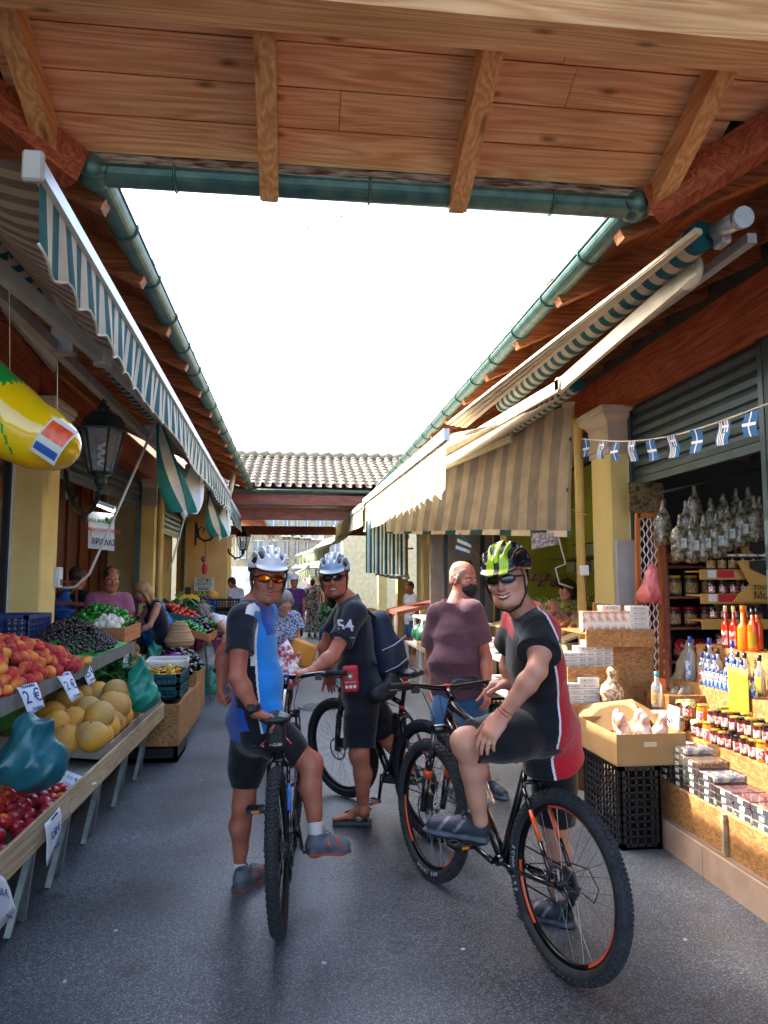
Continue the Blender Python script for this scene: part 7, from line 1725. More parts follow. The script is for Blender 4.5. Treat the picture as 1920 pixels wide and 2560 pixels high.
cu=pepper('cucumber',M('cucumber_skin','2a5c2c',.4,col2='3c7a38',scale=20,bump=.4),.2,.024)
scatter(cu,heap(-2.45,-2.05,9.25,9.75,1.03,.03,.08,22,seed=3),'cucumber','green cucumber in the black crate','cucumber','cucumbers in the black crate',flat=.2)
scatter(ptm,heap(-2.47,-2.03,9.98,10.6,1.03,.04,.10,46,seed=8),'tomato','red tomato in the crate beside the second column','tomato','tomatoes beside the second column')
# leafy greens under the table edge
LEAF=mat_ramp('leaf_green',['2f6a34','4a8a48','1f5228','6a9a58'],.5,scale=8); 
def leaves(name,label,x0,x1,y0,y1,z0,z1,n,s,mat,cat,seed=1,parent=None):
    rs=np.random.RandomState(seed); m=MB()
    for i in range(n):
        c=V(rs.uniform(x0,x1),rs.uniform(y0,y1),rs.uniform(z0,z1)); d=nz(V(*rs.randn(3))); d.z=abs(d.z)*.6; d=nz(d); sd,up,_=frame(d); w_=s*rs.uniform(.5,1)
        m.grid(lambda u,v:c+d*(u*w_*1.5)+sd*((v-.5)*w_*math.sin(math.pi*min(1,u*.9+.08))**.6)+up*(.25*w_*math.sin(u*3)+.12*w_*math.cos((v-.5)*5)),5,3)
    return tag(m.build(name,mat),label,cat)
leaves('leafy_greens','bunches of dark leafy greens under the cherry table',-1.75,-1.45,6.85,7.3,.60,.90,150,.10,LEAF,'greens',2)
leaves('leafy_greens','bunch of leafy greens below the table beside the sea green bag',-2.0,-1.6,6.3,6.75,.80,.93,90,.10,LEAF,'greens',4)
# ---- OSB boxed stands further along
def osb_stand(label,x0,x1,y0,y1,z0,z1,foot=True):
    r=empty('produce_stand',((x0+x1)/2,(y0+y1)/2,0),label,'stand')
    MB().box((x1-.008,(y0+y1)/2,(z0+z1)/2),(.016,y1-y0,z1-z0)).build('side_panel',OSB,r); MB().box(((x0+x1)/2-.008,y0+.008,(z0+z1)/2),(x1-x0-.018,.016,z1-z0)).build('front_panel',OSB,r)
    MB().box(((x0+x1)/2,(y0+y1)/2,z1-.06),(x1-x0-.04,y1-y0-.04,.012)).build('shelf',OSB,r)
    MB().box((x0+.05,(y0+y1)/2,z1-.05),(.016,y1-y0,.15)).build('back_board',OSB,r)
    return r
osb_stand('first chipboard produce stand with green crates of courgette flowers on top',-1.48,-1.0,6.8,8.28,.16,.52)
crate('black crate turned upside down under the first chipboard stand',V(-1.24,7.15,.0),.44,.5,.155,BLACKCR,slots=False)
osb_stand('second chipboard produce stand filled with aubergines',-1.60,-1.06,8.4,9.2,.14,.58)
crate('black crate under the second chipboard stand',V(-1.33,8.75,.0),.45,.55,.135,BLACKCR,slots=False)
crate('lower dark green crate of courgette flowers on the first chipboard stand',V(-1.24,7.3,.53),.42,.60,.11,TEALC); crate('upper dark green crate with orange flowers showing',V(-1.24,7.3,.645),.42,.60,.11,TEALC); crate('white plastic tray lying on the dark green crates',V(-1.26,7.75,.76),.40,.58,.06,WHITE,rz=.1)
FLW=mat_ramp('courgette_flower',['f0b020','f08c18','e8d040','4a9a3c'],.5,scale=12)
leaves('courgette_flowers','orange courgette flowers in the upper green crate',-1.42,-1.07,7.05,7.55,.72,.76,80,.06,FLW,'flowers',5)
AUB=mat_ramp('aubergine_skin',['0c0814','1a0c24','120a1c'],.10,scale=5,spec=.9); 
def aubergine(name,mat):
    m=MB(); vs=[];seg=12;n=10;L=.17
    for i in range(n+1):
        t=i/n; rr=.036*(math.sin(math.pi*min(.995,t*.93+.02))**.5)*(.62+.5*t); x=L*(t-.5)
        for k in range(seg): a=2*math.pi*k/seg; vs.append((x,math.cos(a)*rr,.016*math.sin(t*3)+math.sin(a)*rr))
    m.add(vs,[(i*seg+k,i*seg+(k+1)%seg,(i+1)*seg+(k+1)%seg,(i+1)*seg+k) for i in range(n) for k in range(seg)],0,True); m.tube([(-L*.42,0,.004),(-L*.52,0,.008),(-L*.62,0,.02)],[.017,.010,.006],7,mi=1)
    o=m.build(name,[mat,M('calyx_green','5a7a3c',.6)],local=True); C.objects.unlink(o); return o
au=aubergine('aubergine',AUB); scatter(au,heap(-1.57,-1.09,8.42,9.17,.56,.038,.20,80,seed=11),'aubergine','shiny dark aubergine in the second chipboard stand','aubergine','aubergines on the second stand',flat=.25)
av=aubergine('purple_aubergine',M('aubergine_purple','8a3a98',.15,col2='6a2a7c',scale=5)); scatter(av,[V(-1.33,8.50,.76),V(-1.25,8.48,.72),V(-1.42,8.5,.74),V(-1.33,8.44,.70)],'purple_aubergine','striped light purple aubergine at the front of the dark ones','aubergine','purple aubergines',flat=.2)
PT=mat_ramp('potato_skin',['c0a074','a8865c','8c6c48','6a5038'],.8,scale=12,bump=.4); pp_=fruit('potato',PT,.040,'lemon',12,8)
tray('brown cardboard box of potatoes behind the white tray',V(-1.76,8.1,.62),.30,.62,.18,M('cardboard_dark','8a6848',.8),name='potato_box',cat='box'); tag(MB().box((-1.76,8.1,.305),(.28,.6,.60)).build('box_stand',_M['dark_box']),'dark box under the potatoes','stand')
scatter(pp_,heap(-1.89,-1.63,7.82,8.38,.72,.038,.14,46,seed=12),'potato','brown potato piled in the box behind the white tray','potato','potatoes in the box')
# third sloping stand with aubergines and peppers, metal legs
r3,P3_=slopebox('pale wooden sloping tray of aubergines, peppers and leeks beyond the second stand',-1.72,-1.12,9.95,11.6,.80,.98,.10,_M['pale_edge'],'sloping_tray')
for y in (10.1,11.4):
    MB().bar((-1.18,y,.80),(-1.10,y+.15,.01),.03,.03).build('leg',GALV,r3); MB().bar((-1.6,y,.85),(-1.6,y,.01),.03,.03).build('leg',GALV,r3)
scatter(au,[p+V(0,0,.25*(-1.12-p.x)) for p in heap(-1.68,-1.16,10.4,11.1,.83,.036,.14,60,seed=13)],'aubergine','dark aubergine in the sloping wooden tray','aubergine','aubergines in the sloping tray',flat=.25)
scatter(pg,[p+V(0,0,.25*(-1.12-p.x)) for p in heap(-1.68,-1.16,10.0,10.4,.83,.036,.10,44,seed=14)],'green_pepper','green pepper at the near end of the sloping tray','pepper','peppers in the sloping tray')
leaves('leeks','pale green leeks and greens at the far end of the sloping tray',-1.6,-1.1,11.0,11.6,.90,1.02,120,.09,mat_ramp('leek_green',['6ab04a','9acc6a','3c8a3c'],.5,scale=6),'greens',6)
# raised green tray with tomatoes, lettuces
r4,P4_=slopebox('grey metal tray with tomatoes and green leaves raised above the aubergines',-2.0,-1.35,10.4,12.4,1.02,1.16,.08,TEALC,'raised_tray')
MB().box((-1.8,11.4,.5),(.5,1.9,1.0)).build('stand_body',_M['dark_box2'],r4)
scatter(ptm,[p+V(0,0,.22*(-1.35-p.x)) for p in heap(-1.95,-1.38,10.5,11.1,1.05,.04,.08,50,seed=16)],'tomato','red tomato in the raised tray beyond the woman in navy','tomato','tomatoes in the raised tray')
leaves('lettuces','bright green leafy vegetables behind the tomatoes in the raised tray',-1.95,-1.35,11.1,12.3,1.10,1.25,200,.11,LEAF,'greens',7)
BAN=M('banana_skin','e8c020',.5,col2='d0a018',scale=8)
for i,(x,y) in enumerate(((-1.80,12.5),(-1.62,12.45),(-1.72,12.7))):
    r=empty('banana_bunch',(x,y,1.22),['yellow banana bunch left of the display','nearest yellow banana bunch','yellow banana bunch behind the nearest one'][i],'bananas','banana bunches')
    for k in range(6):
        a=(k-2.5)*.20; MB().tube([V(x,y,1.36)+V(math.sin(a)*q*.18,-.13*q,-.02-.10*q*q)+V(0,0,.02*math.cos(a)) for q in (0,.35,.7,1,1.25)],[.010,.018,.020,.018,.006],7).build('banana',BAN,r)
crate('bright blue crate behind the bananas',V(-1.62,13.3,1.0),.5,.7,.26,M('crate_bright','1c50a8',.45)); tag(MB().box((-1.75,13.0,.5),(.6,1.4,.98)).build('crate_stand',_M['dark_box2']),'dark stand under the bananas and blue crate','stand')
PUR=mat_ramp('plum_skin',['3c1a40','5a2450','2c1030'],.3,scale=6); ppl=fruit('plum',PUR,.03,'round',8,6); scatter(ppl,heap(-1.85,-1.40,13.0,13.6,1.20,.03,.09,60,seed=18),'plum','dark plum in the bright blue crate','plum','plums in the blue crate')
# far shelf: grapes, melons, oranges
fs_=tag(MB().box((-1.75,14.6,.62),(.7,1.5,1.24)).build('fruit_counter',M('counter_red','7a3c34',.6)),'reddish counter with green grapes and melons near the organic sign','counter')
GRP=mat_ramp('green_grape',['8a9a3c','a8b050','6c8434','c8b450'],.3,scale=7); gp=MB(); rs=np.random.RandomState(3)
def grape_bunch(c,r=.016,n=60,sz=(.10,.08,.07)):
    m=MB()
    for i in range(n):
        q=rs.randn(3); q/=np.linalg.norm(q); q*=rs.uniform(.6,1); m.ball(V(c[0]+q[0]*sz[0],c[1]+q[1]*sz[1],c[2]+q[2]*sz[2]),r,6,5)
    return m
for i,(x,y,z) in enumerate(((-2.0,14.1,1.33),(-1.85,14.3,1.36),(-1.7,14.0,1.33),(-1.95,14.6,1.36),(-1.6,14.4,1.33),(-2.05,13.95,1.33))): tag(grape_bunch((x,y,z),.024,40).build('grape_bunch',GRP),'bunch of green grapes on the reddish counter','grapes','green grapes on the reddish counter')
scatter(pm,[V(-1.5,14.0,1.32),V(-1.45,14.3,1.32),V(-1.55,14.6,1.33)],'melon','pale melon on the reddish counter beside the grapes','melon','melons on the reddish counter',flat=.2)
orp=fruit('orange',mat_ramp('orange_skin',['e88418','f09a28','d87010'],.5,scale=20,bump=.3,bscale=120),.038,'round',12,8)
scatter(orp,heap(-2.15,-1.8,13.9,14.2,1.24,.036,.06,16,seed=21),'orange','orange in front of the grapes on the reddish counter','orange','oranges on the reddish counter')
tag(MB().box(pt(406,1305,Y=12.8),(.012,.012,.32)).box(pt(406,1276,Y=12.8),(.10,.03,.12)).build('scale_display',BLK),'black display of a weighing scale on its post by the grapes','scale')
crate('black slatted crate stacked high by the woman in white',V(-1.2,13.4,1.1),.5,.5,.18,BLACKCR); tag(MB().box((-1.2,13.4,.55),(.45,.45,1.08)).build('crate_stand',_M['dark_box2']),'dark stand below the high black crate','stand')
bag('sea green shopping bag standing on the ground by the sandals',pt(455,1440,Y=11.0),.30,.42,TEALB,seed=11)
bag('white and blue patterned shopping bag held low by the curly haired woman',pt(447,1375,Y=11.3),.34,.48,WHB,seed=12)
tag(MB().box(pt(462,1395,Y=12.1),(.5,.3,.22)).build('carton',M('pink_box','c0327c',.5,col2='a82a6c')),'bright pink carton beside the curly haired woman','box')
# ================= right side: honey shop stand =================
CARD=M('cardboard','b08a58',.8,col2='9c7848',scale=4); WHITEBOX=M('box_white','e6e2da',.5); OSB2=mat_osb('osb_dark','8c5c32','6c4424','a87844')
st=empty('stepped_stand',(2.8,3.9,.17),'stepped chipboard display stand of the honey shop on the right','stand')
def step(x0,x1,z0,z1,y0=2.0,y1=4.93):
    MB().box((x0+.009,(y0+y1)/2,(z0+z1)/2),(.018,y1-y0,z1-z0)).build('riser',OSB,st); MB().box(((x0+x1)/2,(y0+y1)/2,z1+.009),(x1-x0,y1-y0,.018)).build('shelf',OSB,st)
step(2.26,2.60,.17,.36,3.1,5.0); step(2.60,2.86,.36,.56,3.1,5.3); step(2.86,3.06,.56,.84,3.1,5.42); step(3.06,3.3,.84,1.10,3.1,5.42)
for y in (4.98,3.86,3.12): MB().box((2.43,y-.0,.265),(.32,.018,.18)).build('upright',OSB2,st)
for y in (3.78,): MB().bar((2.252,y,.17),(2.252,y,.38),.03,.03).build('batten',PLYX,st)
# -- jars
def jar_proto(name,r,h,lid,content,lab=None,cloth_=None):
    o=empty(name,(0,0,0),None,None); 
    MB().lathe([(.0,0),(r*.92,.0),(r,.008),(r,h*.78),(r*.82,h*.88),(r*.80,h*.90)],(0,0,0),(0,0,1),16).build('jar_glass',content,o)
    MB().lathe([(r*.90,h*.875),(r*.93,h*.88),(r*.93,h),(r*.88,h*1.01),(0,h*1.01)],(0,0,0),(0,0,1),16).build('lid',lid,o)
    if lab: 
        m=MB(); n=8; m.grid(lambda u,v:V(math.cos(math.pi*(.62+.76*u))*(r+.001),-abs(math.sin(math.pi*(.62+.76*u))*0)+math.sin(math.pi*(.62+.76*u)+0)*(r+.001),h*(.14+.50*v)),n,1); m.build('jar_label',lab,o)
    if cloth_:
        m=MB(); m.grid(lambda u,v:V(math.cos(u*6.283)*(r*.94+v*r*.22*(1+.5*math.sin(u*25))),math.sin(u*6.283)*(r*.94+v*r*.22*(1+.5*math.sin(u*25))),h*1.02-v*h*(.22+.10*math.cos(u*25.1))),32,3); m.lathe([(0,h*1.02),(r*.95,h*1.015)],(0,0,0),(0,0,1),16); m.build('cloth_cover',cloth_,o)
    return o
def place(protos,pts,label,cat,group,name=None,rz=None):
    for i,p in enumerate(pts):
        pr=protos[i%len(protos)]; c=dup(pr,p,rot=rz if rz is not None else random.uniform(-.3,.3),label=label,group=group); c['category']=cat
        if name: c.name=name
def kill(o):
    for k in list(C.objects):
        if k.parent==o: bpy.data.objects.remove(k)
    bpy.data.objects.remove(o)
LIDG=M('lid_gold','c8a84a',.3,.7); LIDW=M('lid_white','e8e8e4',.4); LIDK=M('lid_black','141416',.35); LIDR=M('lid_red','b01c2c',.4); LIDY=M('lid_yellow','d8b428',.4)
HON=M('honey','a04a10',.08,col2='702c0a',spec=.8); HONK=M('dark_honey','401408',.08,col2='2a0c08',spec=.8); HONO=M('bright_honey','e87c14',.08,col2='d86808',emit=.0,spec=.8); JAMR=M('jam_red','5c1018',.08,spec=.8)
LABW=M('label_white','e4dfd4',.5,col2='a83040',scale=60,contrast=3); LABB=M('label_berries','d8d0c4',.5,col2='7c3040',scale=45,contrast=2); LABT=M('label_tan','c09a68',.5,col2='8c6a40',scale=50,contrast=3)
CLG=M('jar_cloth_green','9cb84c',.8,col2='e8e0b0',scale=60,contrast=4); CLO=M('jar_cloth_orange','e0a050',.8,col2='f0e6c8',scale=70,contrast=4)
j1=jar_proto('cloth_jar',.038,.10,LIDW,HON,LABW,CLG); j2=jar_proto('honey_jar',.036,.11,LIDG,HONK,LABB); j3=jar_proto('honey_jar',.038,.12,LIDG,HONO,LABW); j4=jar_proto('jam_jar',.034,.09,LIDG,JAMR,LABB); j5=jar_proto('jam_jar',.030,.10,LIDK,HONK,LABW)
zt=.578
A_=[V(2.66+.08*(i%2),5.12-.095*i,zt) for i in range(5)]+[V(2.72,4.95,zt+.10)]+[V(2.66,5.04-.1*i,zt+.10) for i in range(3)]+[V(2.80,5.05,zt),V(2.8,4.9,zt)]
place([j1],A_,'jar of honey under a green and white cloth cover on the middle shelf','jar','cloth covered honey jars')
place([j1],[V(2.80,5.02,.68)],'honey jar with cloth cover standing alone highest above the other cloth covered jars','jar',None)
place([j3],[V(2.68,4.70,zt+.09)],'tall jar glowing bright orange among the dark jars','jar',None)
B_=[V(2.65+.075*k,4.66-.08*i,zt) for i in range(12) for k in range(3)]
place([j2,j5,j4,j3,j2,j5,j4],B_,'dark jar with a gold lid and berry label on the middle shelf','jar','dark honey and jam jars on the middle shelf')
place([j4,j2,j5],[V(2.67+.075*k,4.56-.08*i,zt+.11) for i in range(9) for k in range(2)],'dark jar with a gold lid stacked on the other jars','jar','dark jars stacked in the second layer')
ob=M('box_orange','d85a20',.5,col2='e8743a',scale=30)
for i,p in enumerate(((2.66,5.25,.58),(2.75,5.25,.58),(2.66,5.25,.735),(2.66,5.17,.58))):
    r=empty('gift_box',p,['orange gift box with window, lowest left','orange gift box at the back of its group','orange gift box stacked on top of another','orange gift box nearest the cloth jars'][i],'box','orange gift boxes'); 
    MB().box(Vector(p)+V(0,0,.075),(.07,.075,.15)).build('carton',ob,r); MB().box(Vector(p)+V(-.037,-.0,.07),(.003,.05,.10)).build('window',HONK,r)
# -- bottles
def bottle_proto(name,r,h,glass,cap,lab,neck=.3,capc=None):
    o=empty(name,(0,0,0),None,None); b=h*(1-neck)
    MB().lathe([(0,0),(r*.95,0),(r,.01),(r,b*.85),(r*.8,b*.94),(r*.38,b*1.06),(r*.34,h*.96)],(0,0,0),(0,0,1),16).build('bottle_glass',glass,o)
    MB().lathe([(r*.42,h*.86),(r*.44,h*.87),(r*.44,h),(0,h*1.005)],(0,0,0),(0,0,1),12).build('cap',cap,o)
    if lab: MB().grid(lambda u,v:V(math.cos(math.pi*(.6+.8*u))*(r+.001),math.sin(math.pi*(.6+.8*u))*(r+.001),b*(.12+.55*v)),8,1).build('bottle_label',lab,o)
    return o
CLR=M('ouzo_glass','c8d8e0',.05,trans=.75,spec=.8); BLUECAP=M('cap_blue','1c3c9c',.4); LABBL=M('label_blue','2858a8',.4,col2='d8e4f0',scale=30,contrast=3); LABYG=M('label_yellow','d8d44c',.4); ORL=M('liqueur_orange','e84c10',.08,col2='f06418',spec=.9); ORC=M('liqueur_cloudy','f08018',.2,col2='e86c10'); REDL=M('liqueur_red','c82810',.08,spec=.9); CAPY=M('cap_cream','e0c884',.4)
b1=bottle_proto('ouzo_bottle',.036,.33,CLR,BLUECAP,LABBL); b2=bottle_proto('ouzo_bottle',.032,.26,CLR,LIDK,LABYG); b3=bottle_proto('ouzo_bottle',.030,.22,CLR,BLUECAP,LABW); b4=bottle_proto('miniature_bottle',.020,.13,CLR,BLUECAP,LABBL); b5=bottle_proto('liqueur_bottle',.030,.30,REDL,CAPY,M('label_red_fig','dcd0c0',.4,col2='b02c20',scale=25,contrast=3),neck=.38); b6=bottle_proto('liqueur_bottle',.040,.31,ORC,ORC,None,neck=.42); b7=bottle_proto('liqueur_bottle',.034,.29,ORL,LIDK,M('label_gold','d0a030',.3,.5),neck=.3)
zs=.858
place([b1],[V(2.93,5.28,zs),V(2.98,5.10,zs),V(3.0,4.85,zs)],'tall clear bottle with a blue wrapped neck on the third shelf','bottle','tall clear bottles with blue necks')
place([b2,b3],[V(2.93+.075*k,5.20-.08*i,zs) for i in range(9) for k in range(2) if (i+k)%4],'clear spirit bottle on the third shelf behind the miniatures','bottle','clear spirit bottles on the third shelf')
place([b4],[V(2.885,5.0-.05*i,zs) for i in range(12)],'miniature clear bottle with a blue cap in the front row','bottle','miniature bottles')
for i,(pr,p,l) in enumerate(((b5,V(3.10,5.08,1.12),'slim red liqueur bottle with cream top, leftmost on the top shelf'),(b5,V(3.10,4.98,1.12),'second slim red liqueur bottle with cream top'),(b6,V(3.10,4.87,1.12),'round bottle of cloudy orange liqueur'),(b7,V(3.10,4.76,1.12),'orange liqueur bottle with black cap and gold mark'),(b5,V(3.2,5.0,1.12),'red liqueur bottle standing behind the cloudy one'),(b7,V(3.2,4.86,1.12),'orange liqueur bottle at the right edge of the picture'))): place([pr],[p],l,'bottle',None)
# -- bottom step: plastic boxes, tubs
ACR=M('clear_box','f4f6f6',.04,trans=.96,spec=.5); NUTS=M('nuts','6a3c20',.6,col2='a87848',scale=60,contrast=3,bump=.8,bscale=60); NUTR=M('dried_red','8c2430',.5,col2='5a1820',scale=50,contrast=2,bump=.8,bscale=60); SWT=M('sweets_pale','d8ccb8',.6,col2='7880a0',scale=26,contrast=3)
def pbox(name,c,s,mat):
    o=empty(name,c,None,None); c=Vector(c); MB().box(c+V(0,0,s[2]/2),(s[0]*.92,s[1]*.92,s[2]*.7),bev=.004).build('contents',mat,o); m=MB()
    MB().box(c+V(0,0,s[2]/2),s,bev=.004).build('clear_case',ACR,o); MB().box(c+V(-s[0]*.5-.001,0,s[2]*.5),(.002,s[1]*.25,s[2]*.5)).build('price_sticker',WHITEBOX,o); return o
pr=[pbox('sweet_box',(0,0,0),(.20,.15,.038),m) for m in (SWT,NUTS,NUTR)]
cnt=[(4.62,3,1),(4.46,5,0),(4.30,6,0),(4.14,5,1),(3.98,4,2),(3.82,3,2),(3.66,3,2),(3.5,3,1)]
for y,n,t in cnt:
    for k in range(n): place([pr[t] if k%3 else pr[(t+1)%3]],[V(2.375+random.uniform(-.006,.006),y,.379+.039*k)],'clear plastic box of nuts or sweets stacked on the lowest step','sweet box','clear sweet boxes on the lowest step',rz=0)
TUB=M('clear_tub','e8dcd0',.15,trans=.45)
tb_=empty('tub',(0,0,0),None,None); MB().lathe([(0,0),(.058,0),(.070,.05),(.072,.052),(0,.053)],(0,0,0),(0,0,1),20).build('contents',M('sweets_rust','9c4a2c',.5,col2='c87848',scale=50,contrast=2,bump=.7),tb_); MB().lathe([(.060,0),(.074,.052),(.078,.056),(.074,.060),(0,.062)],(0,0,0),(0,0,1),20).build('clear_lid',TUB,tb_)
place([tb_],[V(2.33,4.86,.38+.062*k) for k in range(4)],'round clear tub of rusty sweets in the stack by the green box','tub','round tubs stacked on the lowest step'); place([tb_],[V(2.48,4.86,.38+.28)],'single round clear tub behind the stacked tubs','tub',None); place([tb_],[V(2.34,3.34,.38+.062*k) for k in range(3)],'round tub at the right edge beside the clear boxes','tub','round tubs at the right edge')
MB_=MB().box((2.48,4.86,.52),(.2,.18,.28)); tag(MB_.build('carton',CARD),'brown carton behind the stacked tubs','box')
gb=empty('display_box',(2.33,4.68,.38),'white and orange display box with a green base and leaf picture','box'); c=V(2.33,4.68,.38)
MB().box(c+V(0,0,.03),(.13,.2,.06)).build('green_base',M('box_green','1c8c3c',.5),gb); MB().box(c+V(.02,.02,.15),(.10,.17,.20),rot=Matrix.Rotation(.15,3,'Y')).build('orange_packet',M('packet_orange','e06428',.5,col2='e8e0d4',scale=12,contrast=3),gb); MB().bar(c+V(.06,-.10,.05),c+V(.085,-.11,.42),.14,.01,up=(1,0,0)).build('backing_card',WHITEBOX,gb)
m=MB(); 
for s_ in (-1,0,1): m.add([c+V(.055,-.118,.30)+V(0,0,0),c+V(.055+.012+s_*.02,-.120,.335),c+V(.055+s_*.045,-.121,.37)],[(0,1,2)])
m.build('leaf_mark',BLK,gb)
tag(MB().box((2.48,4.62,.46),(.14,.10,.20),rot=.3).build('sweet_packet',_M['packet_orange']),'loose orange and white packet leaning by the green based box','packet')
yp=tag(MB().grid(lambda u,v:V(2.845-.01*math.sin(u*3),4.66-.22*u,0.74+.30*v-.02*abs(math.sin(u*9))*(1-v)*0)+V(0,0,.012*math.sin(u*20)*v),8,6).build('yellow_sheet',M('sheet_yellow','c8b820',.6),solid=.001),'bright yellow sheet hanging in front of the bottles at the right edge','sheet')
# -- cardboard box on tall black crates beside the stand
bx=2.06; by=4.62
cr1=crate('tall black mesh sided crate standing on the ground under the cardboard box',V(2.075,4.65,.0),.26,.56,.49,BLACKCR)
cb=empty('cardboard_box',(2.05,4.62,.50),'open brown cardboard box with raised lid holding bread in paper bags on black crates','box')
def wl(c,s,n,rot=None): MB().box(c,s,rot=rot).build(n,CARD,cb)
wl((2.14,4.64,.500),(.44,.60,.008),'base'); wl((1.924,4.64,.592),(.008,.60,.18),'side_wall'); wl((2.356,4.64,.592),(.008,.60,.18),'side_wall'); wl((2.14,4.344,.592),(.424,.008,.18),'end_wall'); wl((2.14,4.936,.592),(.424,.008,.18),'end_wall')
MB().prism([pt(x,y,Y=q) for x,y,q in ((1258,1575,4.95),(1412,1585,4.55),(1365,1512,4.9),(1245,1525,5.2))],(0,0,0),(0,0,.006)).build('flap',CARD,cb)
MB().prism([pt(x,y,Y=q) for x,y,q in ((1365,1512,4.9),(1450,1560,4.95),(1475,1590,4.75),(1412,1560,4.6))],(0,0,0),(0,0,.006)).build('flap',CARD,cb)
tag(MB().box((2.04,4.334,.64),(.07,.004,.03),bev=.001).build('grip_hole',M('hole_pale','b8a080',.8)),'oval hand hole in the end of the cardboard box','hole') if False else MB().box((2.13,4.336,.62),(.08,.006,.03),bev=.002).build('hand_hole',M('hole_pale','d8c098',.8),cb)
for i,(x,y) in enumerate(((2.02,4.46),(2.13,4.43),(2.25,4.46),(2.06,4.60),(2.2,4.62))):
    S=SDF(.008); c=V(x,y,.62); S.cone(c-V(0,0,.06),c+V(.01,0,.05),.05,.045,k=.02); S.cone(c+V(0,0,.05),c+V(.02*((i%3)-1),-.02,.14),.04,.03,k=.02)
    o=sobj('paper_bag',S,M('bread_bag','e8ded4',.6,col2='d0704c',scale=16,contrast=2.5,bump=.5),None,disp=foldf(i,.008,60)); tag(o,['paper bag of bread at the near left of the box','paper bag of bread in the front middle of the box','paper bag of bread at the near right of the box','paper bag at the back left of the box','paper bag at the back right of the box'][i],'bag','bread bags in the cardboard box')
# -- OSB stepped stand facing the street (white boxes of sweets)
s2=empty('stepped_stand',(2.65,5.6,.17),'tall stepped chipboard stand with small white boxes beside the yellow pipe','stand')
def P2(x,y,Y=5.6): return pt(x,y,Y=Y)
yb0,yb1=5.35,5.95
prof=[pt(x,y,Y=5.35) for x,y in ((1408,1560),(1408,1305),(1265,1298),(1265,1372),(1330,1385),(1330,1440),(1225,1415),(1225,1470),(1270,1520),(1270,1560),(1225,1560),(1225,1720),(1408,1760))]
for (x0,y0,x1,y1,nm) in ((1268,1360,1412,1600,'side_panel'),):
    a,b,c,d=[pt(x,y,Y=5.52) for x,y in ((x0,y0),(x1,y0+20),(x1,y1),(x0,y1))]; MB().prism([a,b,c,d],(0,0,0),(0,.018,0)).build(nm,OSB,s2)
def shelf(x0,y0,x1,y1,Y,dep,fh,mat=None):
    a,b=pt(x0,y0,Y=Y),pt(x1,y1,Y=Y); b.z=a.z=(a.z+b.z)/2; MB().prism([a,b,b+V(0,dep,0),a+V(0,dep,0)],(0,0,0),(0,0,-.016)).build('shelf',OSB,s2); MB().prism([a+V(0,-.003,.02),b+V(0,-.003,.02),b+V(0,-.003,.02-fh),a+V(0,-.003,.02-fh)],(0,0,0),(0,-.014,0)).build('front_board',OSB,s2); return a,b
sa,sb=shelf(1264,1358,1412,1372,5.35,.5,.13); sc1,sd1=shelf(1224,1432,1334,1458,5.25,.55,.26); se,sf=shelf(1228,1520,1300,1530,5.15,.6,.30)
MB().prism([pt(x,y,Y=5.75) for x,y in ((1282,1302),(1400,1312),(1404,1380),(1282,1370))],(0,0,0),(0,.018,0)).build('back_board',OSB,s2)
MB().prism([pt(x,y,Y=5.15) for x,y in ((1228,1545),(1300,1560),(1300,1720),(1228,1700))],(0,0,0),(0,.018,0)).build('lower_panel',OSB2,s2)
BXP=M('box_pattern','ece6dc',.5,col2='d89060',scale=24,contrast=4)
pb=empty('sweet_carton',(0,0,0),None,None); MB().box((0,0,.075),(.082,.06,.15)).build('carton',BXP,pb); MB().box((0,-.031,.006),(.082,.002,.012)).build('dark_band',BLK,pb)
W5=(sb-sa).length
place([pb],[sa.lerp(sb,(i+.5)/8.6)+V(0,.05,.003) for i in range(6)],'tall white carton with fruit pictures in the top row','box','tall white cartons in the top row',rz=0)
sp_=empty('small_box',(0,0,0),None,None); MB().box((0,0,.019),(.15,.10,.036),bev=.002).build('box_body',M('box_cream','e4e0d6',.5),sp_); MB().box((0,-.0505,.019),(.10,.001,.014)).build('printed_label',M('print_grey','7c7c80',.5,col2='c8c8c8',scale=90,contrast=4),sp_)
place([sp_],[sb+V(-.10,.06,.003+.038*k) for k in range(5)]+[sb+V(-.26,.20,.003+.038*k) for k in range(5)],'flat white box in the stack at the right of the top row','box','flat white boxes stacked on the top shelf',rz=0)
place([sp_],[sc1.lerp(sd1,.10+.2*i)+V(0,.08+.03*i,.003+.038*k) for i in range(5) for k in range((3,3,4,5,5)[i])],'flat white box stacked on the middle shelf','box','flat white boxes stacked on the middle shelf',rz=.05)
place([sp_],[se.lerp(sf,.2+.5*i)+V(0,.08,.003+.038*k) for i in range(2) for k in range((4,5)[i])],'flat white box stacked on the lowest shelf of the tall stand','box','flat white boxes on the lowest shelf',rz=-.05)
pk=SDF(.008); c=pt(1322,1498,Y=5.1); pk.ell(c,(.085,.07,.09),k=.02); pk.cone(c+V(0,0,.07),c+V(.0,0,.15),.03,.035,k=.03); tag(sobj('nut_bag',pk,M('bagged_nuts','d8c4a8',.25,col2='8c6a48',scale=45,contrast=3,bump=.6),None,disp=foldf(2,.005,70)),'clear bag of nuts tied at the top beside the white boxes','bag')
